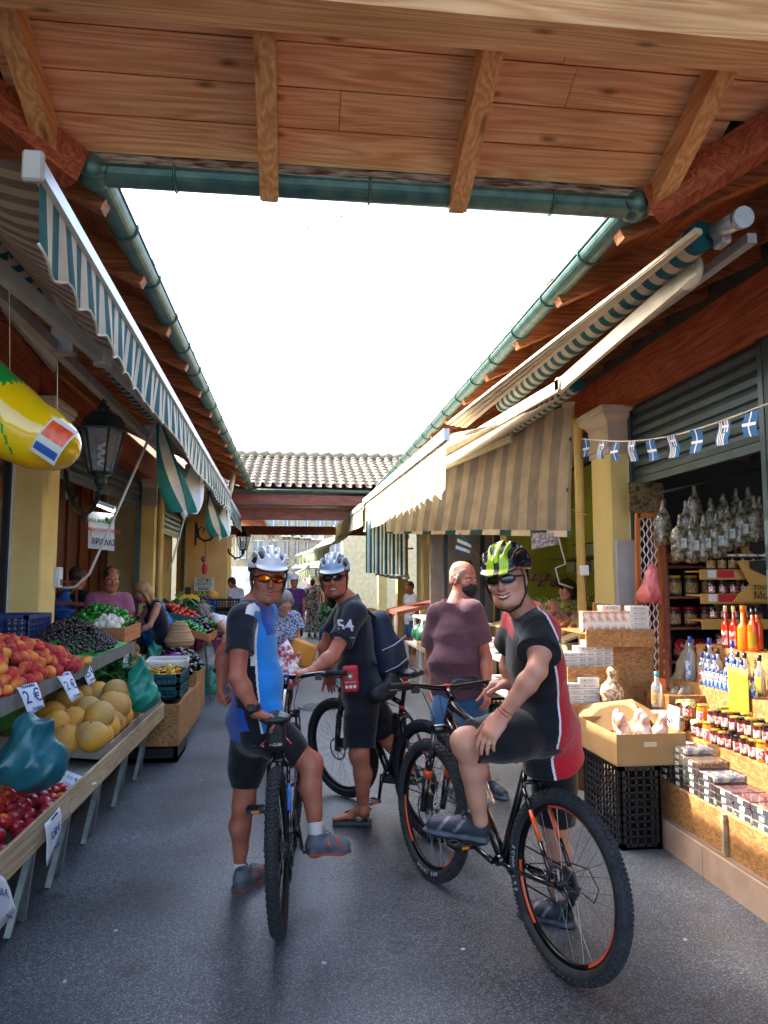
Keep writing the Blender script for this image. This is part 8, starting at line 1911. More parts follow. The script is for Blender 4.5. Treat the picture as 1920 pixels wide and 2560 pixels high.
# -- shop interior shelf facing us
IX0,IX1,IY=3.06,4.25,5.95
ish=empty('wall_shelf',(3.6,6.2,.9),'dark wooden shelves with rows of lidded jars inside the honey shop','shelf')
zz=[pt(1480,y,Y=6.0).z for y in (1392,1358,1300,1240,1190)]
for z in (2.02,1.73,1.47,1.21,.93,.62): MB().box((3.72,6.15,z-.012),(1.15,.34,.022)).build('shelf_board',W_REDX,ish)
for x in (3.14,4.3): MB().box((x,6.15,1.2),(.02,.34,2.2)).build('upright',W_REDX,ish)
MB().box((3.72,6.31,1.5),(1.3,.02,2.4)).build('back_panel',M('shelf_back','2a2422',.8),ish)
HERB=M('herb_contents','4a4430',.35,col2='6a5a44',scale=40,spec=.8); HERBR=M('herb_red','5a2a24',.35,col2='3c2424',scale=40,spec=.8)
jr=jar_proto('spice_jar',.062,.16,LIDR,HERBR,LABT); jy=jar_proto('spice_jar',.060,.17,LIDY,HERB,LABT); 
place([jr],[V(3.24+.15*i,6.06,1.735) for i in range(6)],'big clear jar with red lid on the upper inside shelf','jar','red lidded jars on the upper inside shelf',rz=math.pi/2)
place([jy],[V(3.24+.15*i,6.06,1.475) for i in range(6)],'big clear jar with yellow lid on the second inside shelf','jar','yellow lidded jars inside the shop',rz=math.pi/2)
place([jr],[V(3.22+.15*i,6.06,1.215) for i in range(6)],'big clear jar with red lid on the third inside shelf','jar','red lidded jars on the third inside shelf',rz=math.pi/2)
for i in range(4):
    r=empty('round_tub',(3.26+.17*i,6.02,.94),'tilted tub with a round red lid on the low inside shelf','tub','red topped tubs tilted on the low shelf'); c=V(3.26+.17*i,6.02,1.02); MB().lathe([(0,-.06),(.06,-.06),(.072,.03),(.074,.035)],c,V(.1,-.8,.6),18).build('tub_body',M('tub_cream','c8b89c',.5),r); MB().lathe([(.076,.03),(.076,.05),(.06,.055),(0,.055)],c,V(.1,-.8,.6),18).build('tub_lid',LIDR,r); MB().lathe([(0,.056),(.035,.056),(0,.058)],c,V(.1,-.8,.6),14).build('tub_label',LABT,r)
# hanging bags of herbs
HB=M('herb_bag','8c8264',.2,col2='423a2c',scale=26,contrast=2,bump=.9,bscale=45,spec=.8,coat=.5)
LABH=M('label_herb','c8c4b0',.5,col2='5a90b4',scale=14,contrast=3)
hp=[(1468,1160,1205),(1495,1165,1210),(1520,1160,1202),(1548,1155,1195),(1572,1140,1175),(1600,1130,1165),(1628,1120,1172),(1482,1130,1170),(1510,1130,1170),(1535,1125,1165),(1562,1115,1160),(1590,1105,1150),(1615,1100,1150),(1432,1130,1150),(1500,1095,1130),(1640,1120,1160)]
for i,(x,y0,y1) in enumerate(hp):
    Y=5.5+(.18 if i>6 else 0)-.0*i; c=pt(x,y0,Y=Y); S=SDF(.008); tp=pt(x,y0-48,Y=Y)
    S.cone(c+V(0,0,.02),c-V(0,0,.14),.040,.052,k=.03,wide=(1,.2,0),ws=1.5); S.cone(tp,c,.012,.036,k=.05,wide=(1,.2,0),ws=1.4)
    o=sobj('herb_bag',S,HB,None,disp=foldf(i,.006,45)); tag(o,'clear bag of dried herbs in the front row on the shop\'s rail' if i<7 else 'clear bag of dried herbs hanging behind the front row of herb bags','bag','herb bags hanging in the shop')
    if i<6:
        MB().box(c+V(0,-.062,-.05),(.045,.002,.075)).build('bag_label',LABH,o)
        o.children if False else None
tag(MB().tube([pt(1425,1065,Y=5.55),pt(1650,1010,Y=5.55)],.012,6).build('hanging_rail',IRON),'dark rail from which the herb bags hang','rail')
# lattice door, white panel, pink bag, paper bags
ld=empty('lattice_door',pt(1400,1300,Y=5.85),'orange brown wooden door frame with white perforated lattice','door'); a,b,c,d=[pt(x,y,Y=5.85) for x,y in ((1377,1112),(1425,1105),(1428,1500),(1380,1500))]; a.z=b.z=(a.z+b.z)/2
WO=mat_wood('orange_frame','c87838','a05828',axis=2,knots=False)
for p,q in ((a,d),(b,c)): MB().bar(p,q,.035,.03,up=(0,1,0)).build('stile',WO,ld)
MB().bar(a+V(0,0,-.02),b+V(0,0,-.02),.03,.045).build('rail',WO,ld)
m=MB(); nx,nzz=5,34
for i in range(nx+1): 
    p=a.lerp(b,(i+.5)/(nx+1)); 
    for k in range(nzz):
        z0=d.z+(a.z-d.z)*k/nzz; dz=(a.z-d.z)/nzz; o_=.010*(1 if (k+i)%2 else -1); m.bar(V(p.x+o_,p.y,z0),V(p.x-o_,p.y,z0+dz),.009,.006,up=(0,1,0))
m.build('lattice',WHITE,ld)
tag(MB().box(pt(1362,1250,Y=6.0)+V(0,.05,-.35),(.20,.06,1.35)).build('fridge_side',M('grey_white','a8a4a0',.5)),'pale grey side of a cabinet beside the lattice door','cabinet')
tag(MB().box(pt(1395,1075,Y=6.1),(.32,.02,.26)).build('fruit_poster',mat_ramp('grape_print',['1c2418','5a4a2c','8c7248','2c3c20'],.4,scale=18,mixn=.9)),'dim poster of grapes above the lattice door','poster')
bag('translucent pink plastic bag hanging on the lattice door',pt(1404,1215,Y=5.7),.18,.36,M('bag_pink','d8706c',.35,col2='c05858',scale=8,bump=.6,trans=.2),seed=21)
KR=M('kraft','a89880',.7,col2='8c7c68',scale=8,bump=.5,bscale=14)
for i,(x,y,l) in enumerate(((1490,1420,'crumpled pale carrier bag with green print on the shop floor, left one'),(1545,1430,'crumpled pale carrier bag with green print, right one'))):
    o=bag(l,pt(x,y-40,Y=5.8),.34,.52,KR,seed=30+i); 
bag('wicker basket shaped bag wrapped in clear film under the carrier bags',pt(1475,1480,Y=5.1),.34,.30,M('film_basket','7c7460',.25,col2='4c4838',scale=18,bump=.8,coat=.4),seed=33)
bt=bottle_proto('water_bottle',.038,.24,_M['clear_pet'],M('cap_teal','3c8c9c',.4),LABT); bt.location=pt(1420,1520,Y=5.0)-V(0,0,.02); tag(bt,'plastic water bottle with teal cap in front of the lattice door','bottle'); 
tag(MB().box((2.85,5.15,.45),(.5,.35,.7)).build('counter_block',OSB2),'chipboard block under the water bottle and film wrapped basket','box')
# honey display cards
HC=M('display_card','c89a4c',.5,col2='b88a40',scale=3); HD=M('display_dark','2c2824',.5)
hd=empty('honey_display',(3.35,4.75,1.4),'tiered cardboard honey display with a dark hexagon sign and Greek lettering','display stand')
def hp3(x,y,Y=4.9): return pt(x,y,Y=Y)
MB().prism([hp3(x,y,5.75) for x,y in ((1602,1130),(1700,1125),(1700,1235),(1602,1235))],(0,0,0),(0,.012,0)).build('header_card',HC,hd)
hx=[hp3(1638+dx,1167+dy,5.74) for dx,dy in ((0,-34),(19,-20),(19,22),(0,36),(-19,22),(-19,-20))]; MB().prism(hx,(0,0,0),(0,-.006,0)).build('hexagon_badge',HD,hd)
text('Velvet',.03,hp3(1638,1162,5.72),(1,0,0),(0,0,1),M('ink_gold','b89858',.5),hd,name='lettering')
MB().prism([hp3(x,y,5.5) for x,y in ((1592,1212),(1700,1206),(1700,1300),(1585,1300),(1600,1280),(1620,1262))],(0,0,0),(0,.012,0)).build('lower_card',HC,hd)
MB().prism([hp3(x,y,5.49) for x,y in ((1618,1212),(1700,1206),(1700,1245),(1668,1250),(1620,1228))],(0,0,0),(0,-.006,0)).build('dark_chevron',HD,hd)
text('του',.07,hp3(1642,1268,5.47),(1,0,0),(0,0,1),_M['ink_black'],hd,name='lettering',align='CENTER'); text('Μελισσοκόμου',.085,hp3(1628,1287,5.47),(1,0,0),(0,0,1),_M['ink_black'],hd,name='lettering',align='LEFT')
tiers=((1510,1233,1690,5.58),(1512,1285,1690,5.56),(1515,1340,1660,5.54),(1530,1400,1640,5.52))
for k,(x0,y,x1,Y) in enumerate(tiers):
    a=pt(x0,y,Y=Y); b=pt(x1,y,Y=Y); MB().prism([a,b,b+V(0,.22,0),a+V(0,.22,0)],(0,0,0),(0,0,-.01)).build('tier_shelf',HC,hd); MB().prism([a+V(0,-.002,.01),b+V(0,-.002,.01),b+V(0,-.002,-.07),a+V(0,-.002,-.07)],(0,0,0),(0,-.006,0)).build('tier_front',HC,hd)
    pr_=[j2,jar_proto('velvet_jar',.040,.13,LIDW,HONK,LABT)] if k==0 else [j5]
    n=int((b-a).length/.092); place([pr_[-1]],[a+V(.04+.092*i,.06,.003) for i in range(1,n)],['dark honey jar with tan label on the top tier of the display','small dark jar with white label on the second tier','small jar in a printed sleeve on the third tier','dark jar on the lowest tier of the display'][k],'jar','jars on tier %s of the honey display'%('one two three four'.split()[k]),rz=math.pi/2)
    if k<2: MB().box(a+V(.22,-.012,-.025),(.14,.002,.06)).build('red_ticket',M('ticket_red','c82830',.5),hd); MB().box(a+V(.10,-.012,-.025),(.07,.002,.06)).build('price_ticket',WHITEBOX,hd)
    for o in pr_:
        if o is not j2 and o is not j5: kill(o)
MB().prism([pt(x,y,Y=5.72) for x,y in ((1540,1290),(1640,1290),(1640,1450),(1570,1450),(1560,1380))],(0,0,0),(0,.012,0)).build('display_side',M('kraft_brown','8c6c48',.7),hd)
for o in (j1,j2,j3,j4,j5,b1,b2,b3,b4,b5,b6,b7,tb_,pb,sp_,jr,jy,*pr): 
    try: kill(o)
    except Exception: pass
# ================= right fruit shop (behind the masked man) =================
SWH=M('steel_white','dcdcd8',.4,.2)
ft=empty('steel_table',(2.45,7.6,.1),'white steel table with glass bowls and dried goods behind the masked man','table')
def rack(root,x0,x1,y0,y1,z,leg=.0,th=.025):
    MB().box(((x0+x1)/2,(y0+y1)/2,z),(x1-x0,y1-y0,th)).build('table_top',SWH,root)
    for x in (x0+.02,x1-.02):
        for y in (y0+.02,y1-.02): MB().bar((x,y,z),(x,y,leg),.035,.035).build('table_leg',SWH,root)
rack(ft,2.05,2.62,7.1,9.0,.80)
MB().box((2.33,8.05,.45),(.5,1.8,.02)).build('lower_shelf',SWH,ft)
for i,(y,x) in enumerate(((7.25,2.2),(7.6,2.25),(7.95,2.2),(8.3,2.25),(7.45,2.5),(7.8,2.5),(8.6,2.25))):
    r=empty('glass_bowl',(x,y,.82),'clear plastic bowl of dark dried fruit on the white steel table','bowl','clear bowls on the white table'); c=V(x,y,.82); MB().lathe([(.06,0),(.10,.04),(.125,.11),(.12,.112),(.095,.045),(.055,.008)],c,(0,0,1),20).build('bowl',TUB,r); MB().ball(c+V(0,0,.05),(.10,.10,.035),14,8).build('contents',NUTR if i%2 else HERB,r)
for i in range(8): tag(MB().box((2.2+.22*(i%2),7.2+.24*(i//2),.50),(.18,.14,.05),rot=.2*i,bev=.008).build('white_packet',M('packet_white','e8e4d8',.6,bump=.5)),'white packet on the lower shelf of the steel table','packet','white packets on the lower shelf')
crate('green slatted crate under the white steel table',V(2.3,7.35,.0),.45,.5,.28,GREENC); crate('second green slatted crate under the white table, further back',V(2.3,8.1,.0),.45,.5,.28,GREENC)
# sloping grape display
gd=empty('fruit_display',(2.95,8.2,.9),'sloping display of green grapes and dried figs below the lime wall','display stand'); MB().prism([V(2.6,7.0,1.0),V(2.6,9.8,1.0),V(3.4,9.8,1.28),V(3.4,7.0,1.28)],(0,0,0),(0,0,.02)).build('sloping_board',PLYX,gd); MB().box((3.0,8.4,.5),(.75,2.8,1.0)).build('display_body',M('beige_front','a88c68',.7),gd)
rs=np.random.RandomState(5)
for i in range(26): 
    x=2.85+rs.uniform(0,.5); y=7.9+rs.uniform(0,1.7); tag(grape_bunch((x,y,1.10+.35*(x-2.6)+.05),.017,46,(.10,.10,.06)).build('grape_bunch',GRP),'bunch of yellow green grapes on the sloping display','grapes','grape bunches on the sloping display')
redp=fruit('red_fruit',mat_ramp('red_fruit_skin',['c8242c','e04038','a81c24'],.3,scale=6),.05,'round',12,8); scatter(redp,heap(2.64,2.9,8.5,9.2,1.04,.05,.1,26,seed=30),'red_fruit','red fruit at the left of the sloping grape display','fruit','red fruit by the grapes')
pfg=fruit('onion',M('onion_skin','c88850',.4,col2='a86838',scale=10),.045,'bulb'); scatter(pfg,heap(2.62,2.95,7.2,8.4,1.03,.045,.09,60,seed=31),'onion','round brown onion at the front of the sloping display','onion','onions on the sloping display')
# tubs on lime wall shelf
for z in (1.93,1.72): tag(MB().box((3.9,9.0,z-.015),(.3,3.6,.02)).build('wall_shelf',M('shelf_lime','8c9438',.6)),'shelf on the lime wall, %s one'%('upper' if z>1.8 else 'lower'),'shelf')
TUBM=M('tub_clear','b8ccb0',.3,trans=.3); TLID=M('tub_lid_dark','1c4038',.5)
for i,(y,z) in enumerate([(7.4+.42*k,1.93) for k in range(6)]+[(7.6+.44*k,1.72) for k in range(6)]):
    r=empty('storage_tub',(3.85,y,z),'clear storage tub with dark green lid on the lime wall shelf','tub','storage tubs on the lime wall'); MB().box((3.85,y,z+.07),(.20,.30,.14),taper=1.08,bev=0).build('tub_body',TUBM,r); MB().box((3.85,y,z+.15),(.23,.33,.02),bev=.005).build('tub_lid',TLID,r)
tag(MB().prism([pt(x,y,Y=7.3) for x,y in ((1148,1152),(1206,1150),(1208,1176),(1149,1187))],(0,0,0),(0,.006,0)).build('paper_notice',M('notice','c8ccc4',.6,col2='9c7890',scale=30,contrast=3)),'white notice with pink print hanging under the striped curtain','notice')
rod('white bent pole hanging beside the notice',[pt(1206,1160,Y=7.2),pt(1222,1218,Y=7.2),pt(1200,1228,Y=7.2),pt(1208,1260,Y=7.2),pt(1238,1270,Y=7.2)],.010,_M['pole_white'])
for i in range(4): tag(MB().box(pt(1155+14*i,1245+(i%2)*12,Y=9.8),(.10,.01,.13)).build('picture_card',M('icon_print','5a3028',.6,col2='a88868',scale=20,contrast=3)),['small picture card on the lime wall, leftmost','second small picture card on the lime wall','third small picture card on the lime wall','small picture card nearest the yellow pipe'][i],'picture','picture cards on the lime wall')
# door frames/poles
for x,l in ((1075,'dark door frame edge at the right of the masked man'),(1042,'grey steel frame beside the Greek flag'),(962,'dark window frame left of the Greek flag')):
    tag(MB().bar(pt(x,1150,Y=9.9),pt(x,1480,Y=9.9),.05,.08,up=(0,1,0)).build('window_frame',M('frame_dark','2c3034',.4,.3)),l,'frame')
tag(MB().box(pt(1000,1250,Y=10.2)+V(0,.1,0),(.9,.03,2.2)).build('window_pane',M('window_dark','8c8884',.15,col2='747478')),'dim grey window behind the masked man','window')
tag(MB().box(pt(1005,1222,Y=10.0),(.18,.06,.14),bev=.01).build('switch_box',M('box_maroon','4a3030',.5)),'small dark switch box on the window behind the masked man','box')
# ================= next fruit stands (watermelons, oranges, lemons) =================
f2=empty('fruit_stand',(1.9,10.2,.1),'stepped grey fruit stand with melons, oranges and lemons right of the backpack','stand')
def shelf2(y0,y1,z,x0,x1,n='shelf'): MB().box(((x0+x1)/2,(y0+y1)/2,z),(x1-x0,y1-y0,.03)).build(n,SWH,f2)
shelf2(9.2,12.0,.62,1.78,2.3); shelf2(9.6,12.6,1.02,1.95,2.6); MB().box((2.3,10.9,.35),(.5,3.2,.7)).build('plinth',M('plinth_grey','8c8c88',.6,col2='6c6c6a'),f2)
for y in (9.25,10.6,11.9): MB().bar((1.8,y,.62),(1.8,y,0),.04,.04).build('leg',SWH,f2); MB().bar((1.97,y+.3,1.02),(1.97,y+.3,.6),.04,.04).build('leg',SWH,f2)
tray('wooden tray of yellow lemons on the grey fruit stand',V(1.98,9.55,.64),.42,.62,.09,PLYX,name='fruit_tray'); tray('wooden tray of oranges behind the lemons',V(1.98,10.35,.64),.42,.85,.09,PLYX,name='fruit_tray'); tray('wooden tray of red and orange fruit on the upper shelf',V(2.2,10.3,1.04),.50,1.2,.09,PLYX,name='fruit_tray'); tray('wooden tray of apricots low beside the masked man',V(1.95,8.35,.40),.36,.9,.11,PLYX,name='fruit_tray')
for q in (7.95,8.7): tag(MB().bar((1.95,q,.40),(1.95,q,0),.3,.04).build('tray_support',PLYX),'wooden support under the %s end of the apricot tray'%('near' if q<8 else 'far'),'support')
lem=fruit('lemon',mat_ramp('lemon_skin',['e8c828','f0d440','d8b01c'],.4,scale=10),.032,'lemon',12,8); scatter(lem,heap(1.80,2.17,9.27,9.83,.66,.032,.09,60,seed=40),'lemon','yellow lemon in the wooden tray','lemon','lemons in the wooden tray')
scatter(orp,heap(1.80,2.17,9.97,10.75,.66,.038,.13,90,seed=41),'orange','orange in the wooden tray behind the lemons','orange','oranges behind the lemons')
scatter(orp,heap(1.80,2.1,7.95,8.75,.42,.038,.10,60,seed=42),'apricot','orange coloured fruit in the low tray beside the masked man','fruit','fruit in the low tray')
cry=fruit('dark_cherry',mat_ramp('crimson_skin',['7c1434','a01c3c','5a1030'],.3,scale=6),.034,'round',10,7); scatter(cry,heap(1.98,2.44,10.0,11.0,1.07,.034,.12,110,seed=43),'plum','crimson plum in the upper tray','plum','crimson plums in the upper tray')
scatter(orp,heap(1.96,2.12,9.72,10.1,1.07,.034,.05,18,seed=44),'orange','small orange fruit at the near corner of the upper tray','fruit','small orange fruit in the upper tray')
wmp=fruit('watermelon',M('watermelon_skin','1c4a3c',.3,col2='2c6a4c',scale=6,stretch=(6,6,1)),.15,'round',18,12); scatter(wmp,[V(1.95,11.0,.78),V(2.0,11.35,.78),V(1.98,11.7,.78)],'watermelon','dark green watermelon behind the oranges','watermelon','watermelons behind the oranges',flat=.3)
t2=tag(MB().prism([V(1.7,12.4,1.02),V(1.7,13.8,1.02),V(2.6,13.8,1.22),V(2.6,12.4,1.22)],(0,0,0),(0,0,.06)).bar((1.75,12.5,1.0),(1.75,12.5,0),.06,.06).bar((1.75,13.7,1.0),(1.75,13.7,0),.06,.06).build('wooden_table',W_REDX),'dark wooden sloping table beyond the watermelons','table')
for i in range(6): sheetcard('price_card','white price card hanging from the upper fruit shelf, number %s from the near end'%('one two three four five six'.split()[i]),[V(1.93,9.75+.28*i,1.0),V(1.93,9.87+.28*i,1.0),V(1.90,9.87+.28*i,.86),V(1.90,9.75+.28*i,.86)][::-1] if False else [V(1.93,9.87+.28*i,1.0),V(1.93,9.75+.28*i,1.0),V(1.90,9.75+.28*i,.84),V(1.90,9.87+.28*i,.84)],[],group='price cards on the right fruit shelf')
sheetcard('price_card','white price card hanging from the lemon tray',[V(1.76,9.62,.66),V(1.76,9.50,.66),V(1.74,9.50,.50),V(1.74,9.62,.50)],[])
# scoop lamps
HL=tag(MB().tube([pt(820,1200,Y=13.5),pt(862,1185,Y=13.5),pt(893,1185,Y=13.5)],.02,6).build('lamp_rail',STEEL),'thin steel rail carrying the small bell lamps','rail')
for i,(x,y) in enumerate(((826,1236),(836,1238),(846,1240),(857,1242),(868,1243))):
    c=pt(x,y,Y=13.5-.25*i); r=empty('bell_lamp',c,'small silver bell lamp hanging above the fruit tables','lamp','silver bell lamps in a row'); MB().tube([c,c+V(0,0,.42)],.006,4).build('cord',BLK,r); MB().lathe([(.14,-.06),(.12,.02),(.05,.09),(.035,.12),(.035,.24),(.0,.25)],c,(0,0,1),18).build('shade',STEEL,r)
spk=MB().box(pt(855,1150,Y=13.2),(.35,.2,.2),rot=Matrix.Rotation(.3,3,'Y'),bev=.02); tag(spk.build('flood_lamp',BLK),'black flood lamp hanging under the right awning','lamp')
tag(MB().tube([pt(1262,1240,Y=6.3),pt(1268,1300,Y=6.3)],.004,4).build('cable',BLK),'thin cable on the right column pipe','cable')
tag(MB().box(pt(1262,1232,Y=6.28),(.08,.03,.09),bev=.006).build('junction_box',WHITE),'small white junction box on the right column','box')
# ================= background people =================
def stand(label,x,y,H,fa,shirt,pants,hair,skin=SKIN_T,lean=0,leanto=None,bow=0,arms=None,cell=.009,shoes=None,walk=.0,hs=1,**k):
    s=H/1.75; f=V(math.sin(fa),-math.cos(fa),0); l=V(0,0,1).cross(f); L=leanto or f; q=V(0,0,1)*math.cos(lean)+Vector(L)*math.sin(lean)
    o=V(x,y,0); hp=o+V(0,0,.92*s); nk=hp+q*.50*s; hd=nk+nz(q+f*bow*.9)*.19*s+f*.02*s; u=nz(V(0,0,1)+f*bow*1.1)
    sh=(nk+l*.175*s,nk-l*.175*s); J=dict(head=hd,f=nz(f-V(0,0,bow)),up=u,tf=f,sh=sh,hip=(hp+l*.09*s,hp-l*.09*s),kn=(o+l*.10*s+V(0,0,.50*s)+f*(.03+walk),o-l*.10*s+V(0,0,.50*s)+f*(.03-walk)),an=(o+l*.10*s+V(0,0,.09*s)+f*walk*2.2,o-l*.10*s+V(0,0,.09*s)-f*walk*2.2),toe=((0,0,0),)*2)
    a=arms or ((0,0),(0,0)); el=[];wr=[]
    for i,sd in enumerate((1,-1)):
        up_,fo=a[i]; e=sh[i]+nz(V(0,0,-1)+f*math.tan(up_*.9)+l*sd*.12)*.29*s; w_=e+nz(V(0,0,-math.cos(fo))+f*math.sin(fo)-l*sd*.25*min(1,fo))*.25*s; el.append(e); wr.append(w_)
    J['el']=el;J['wr']=wr
    r,F,P=person(label,J,skin,shirt=shirt,pants=pants,cell=cell,m=s*.98,hair=hair,hs=hs*s,bk=-f,fold=.006,**k)
    for i in (0,1):
        an=J['an'][i]; h_=V(an.x,an.y,an.z-.09*s)-f*.05; shoe(r,h_,h_+f*.25*s,V(0,0,1),shoes or SHOE_BLACK,name='shoe')
    return r,F,J
PUR_=cloth('striped_shirt','2c3038','b8b4ac')
xv=pt(238,1243,Y=8.5).x
rv,F,Jv=stand('vendor in mauve T-shirt standing behind the green peppers looking down',xv,8.5,1.76,.45,MAUVE,DENIM,hair_short(HAIR_K,rec=1),bow=.25,arms=((.1,.2),(.1,.2)),cell=.007,belly=.03,sleeve=.6,loose=.02,hs=1.05); eyes(rv,Jv['head'],F,1.05)
stand('man with dark hair in dark striped shirt behind the vendor, seen from behind',-2.62,9.35,1.78,2.6,mat_stripe('shirt_stripes','2c3038','b8b4ac',.06),DENIM,hair_short(HAIR_K))
rw,F,Jw=stand('blonde woman in navy sleeveless dress with magenta mask bending over the vegetables',-1.60,9.55,1.66,-1.15,NAVY,None,hair_long(HAIR_B,.15,1.02),skin=SKIN_L,lean=.32,bow=.55,arms=((.35,1.1),(.5,1.3)),cell=.007,female=1,tank=True,skirt=(NAVY,V(-1.60,9.55,.45),.20),loose=.012)
facemask(rw,Jw['head'],F,M('mask_magenta','a8286c',.8),.95)
sb_=SDF(.008); c=pt(388,1372,Y=9.25); sb_.cone(c+V(0,0,.10),c-V(0,0,.06),.07,.12,k=.03,wide=(1,0,0),ws=1.5); o=sobj('straw_bag',sb_,M('woven_straw','d8b088',.8,col2='a87c54',scale=1.5,stretch=(1,1,60),contrast=3,bump=.8,bscale=40),None); tag(o,'woven straw shoulder bag hanging at the blonde woman\'s side','bag')
bag('teal plastic bag held open by the blonde woman',pt(332,1380,Y=9.3),.30,.45,TEALB,seed=40)
rc_,F,Jc=stand('woman with curly grey hair in white top bending over to reach the vegetables',-.80,11.3,1.60,-1.35,WHITEC,cloth('black_trousers','14151a'),hair_long(HAIR_G,.06,1.1,1),skin=SKIN_L,lean=1.05,bow=.3,arms=((-.7,.25),(-.9,.1)),female=1,leg_end=1.75,sleeve=.25,cell=.008,shoes=[M('sandal_pink','c8807c',.6)]*4)
rg,F,Jg=stand('short woman with grey hair and glasses in floral blouse looking into a shopping bag',pt(600,1300,Y=7.6).x,7.6,1.55,.35,BLOUSEP,cloth('black_trousers','14151a'),hair_long(HAIR_G,.07,1.05),skin=SKIN_L,lean=.15,bow=.75,arms=((.15,1.0),(.15,1.05)),female=1,leg_end=1.8,cell=.007,loose=.03,belly=.03,torso=1.1)
u,l=F[1],F[2]
for q in (1,-1): c=Jg['head']+(F[0]*.104+l*q*.031+u*.004); MB().tube([c+(l*math.cos(t)*.025+u*math.sin(t)*.02) for t in [i*.6 for i in range(11)]],.0022,5,closed=True).build('eyeglass_rim',FRB,rg)
bag('white plastic bag with red and green flower print held by the short woman',pt(618,1375,Y=7.25),.30,.50,M('bag_printed','e2e4e8',.4,col2='c84858',scale=17,contrast=6,bump=.4),seed=41)
yt=SDF(.008); c=pt(652,1412,Y=7.4); yt.box(c,(.13,.05,.12),(nz(V(1,0,-.35)),(0,1,0),nz(V(.35,0,1))),rd=.03); o=sobj('tote_bag',yt,M('tote_mustard','d08c28',.6,col2='b87820'),None,disp=foldf(5,.005,30)); tag(o,'mustard yellow tote bag with a round handle carried by the short woman','bag')
MB().tube([c+V(.16+.10*math.cos(t),-.02,.02+.07*math.sin(t)) for t in [i*math.pi/9 for i in range(18)]],.008,6,closed=True).build('handle',M('handle_tan','c89858',.6),o)
far=((635,15.9,1.72,.1,PURPLE,cloth('dark_shorts','15161c'),'older man in purple polo and white hat walking towards the camera',dict(walk=.06,belly=.06,leg_end=1.1,pleg=1.5)),
 (690,26,1.76,2.2,cloth('black_tee','14151a'),cloth('grey_shorts','6c706c'),'bald man in black T-shirt and grey shorts beyond the woman in the dress',dict(belly=.08,leg_end=.95,pleg=1.6)),
 (514,17.0,1.72,-2.2,WHITEC,DENIM,'dark haired man in a white shirt beside the white van',dict(bow=.5,lean=.15)),
 (716,21,1.70,-.6,cloth('black_top','16171c'),cloth('teal_trousers','1f5058'),'woman in black sleeveless top partly hidden behind the middle cyclist',dict(tank=True,female=1,leg_end=1.8)),
 (889,14.6,1.60,-1.2,WHITEC,DENIM,'person in white leaning out behind the upper fruit tray on the right',dict(bow=.2)))
for (px,Y,H,fa,sh_,pa,lab,kw) in far:
    hr=dict(bald=None).get('bald') if 'bald' in lab else hair_short(HAIR_K)
    r,F,J_=stand(lab,pt(px,1300,Y=Y).x,Y,H,fa,sh_,pa,hr,cell=.011,**kw)
    if 'hat' in lab: hc=J_['head']; MB().lathe([(.14,.05),(.11,.06),(.10,.13),(.0,.16)],hc,(0,0,1),16).build('sun_hat',WHITEC,r)
    if 'purple' in lab: MB().box(J_['hip'][0]+V(-.05,-.16,.1),(.2,.08,.18),bev=.02).build('belt_bag',BLK,r)
xd=pt(675,1300,Y=21.5).x
rd,F,Jd=stand('woman in long floral maxi dress walking away up the lane',xd,21.5,1.68,3.0,DRESSP,None,hair_short(HAIR_BR,low=.02),skin=SKIN_L,female=1,skirt=(DRESSP,V(xd,21.5,.14),.24),walk=.05,cell=.011,loose=.03)
stand('woman with curly hair holding a phone up inside the lime green shop',pt(1232,1300,Y=8.2).x-.03,8.2,1.62,-1.0,cloth('mauve_top','9c7078'),cloth('pale_skirt','c8ccb0'),hair_long(HAIR_BR,.05,1.1,1),skin=SKIN_L,arms=((.9,2.3),(.9,2.2)),female=1,leg_end=1.5,cell=.009,sleeve=.2)
tag(MB().box(pt(1208,1262,Y=7.9),(.13,.02,.07),rot=Matrix.Rotation(.5,3,'Y'),bev=.008).build('smartphone',BLK),'black phone held up by the curly haired woman','phone')
# ================= far end of the street =================
FAC=M('concrete_facade','c2b494',.85,col2='9c8e72',scale=1.2,bump=.2,bscale=6); WGL=M('window_glass','6c7c8c',.1,col2='8c9aa4',spec=.9); WFR=M('window_frame_white','dcdcd4',.5)
BY=44.0
bl=empty('apartment_building',(-2,BY,0),'weathered beige concrete building with rows of windows closing the end of the lane','building')
MB().box((-2,BY+4,4.2),(34,8,8.4)).build('facade',FAC,bl)
def fx(x): return pt(x,1200,Y=BY).x
cols=[(545,569),(579,601),(612,628),(635,648),(658,670),(500,530),(682,700),(712,735)]
for (x0,x1) in cols:
    X0,X1=fx(x0),fx(x1)
    for (z0,z1) in ((pt(600,1206,Y=BY).z,pt(600,1168,Y=BY).z),(pt(600,1143,Y=BY).z,pt(600,1105,Y=BY).z),(1.0,2.1)):
        w_=empty_child('window',bl); MB().box(((X0+X1)/2,BY-.02,(z0+z1)/2),(X1-X0,.06,z1-z0)).build('pane',WGL,w_); m=MB()
        for t in (0,.5,1): m.box((X0+(X1-X0)*t,BY-.06,(z0+z1)/2),(.06,.08,z1-z0))
        for z in (z0,z1): m.box(((X0+X1)/2,BY-.062,z),(X1-X0+.1,.1,.07))
        m.build('window_frame',WFR,w_)
for x in (540,574,606,631,653,675,706): MB().box((fx(x),BY-.12,4.2),(.28,.3,8.38)).build('pilaster',M('pilaster','aca088',.85,col2='8c826c'),bl)
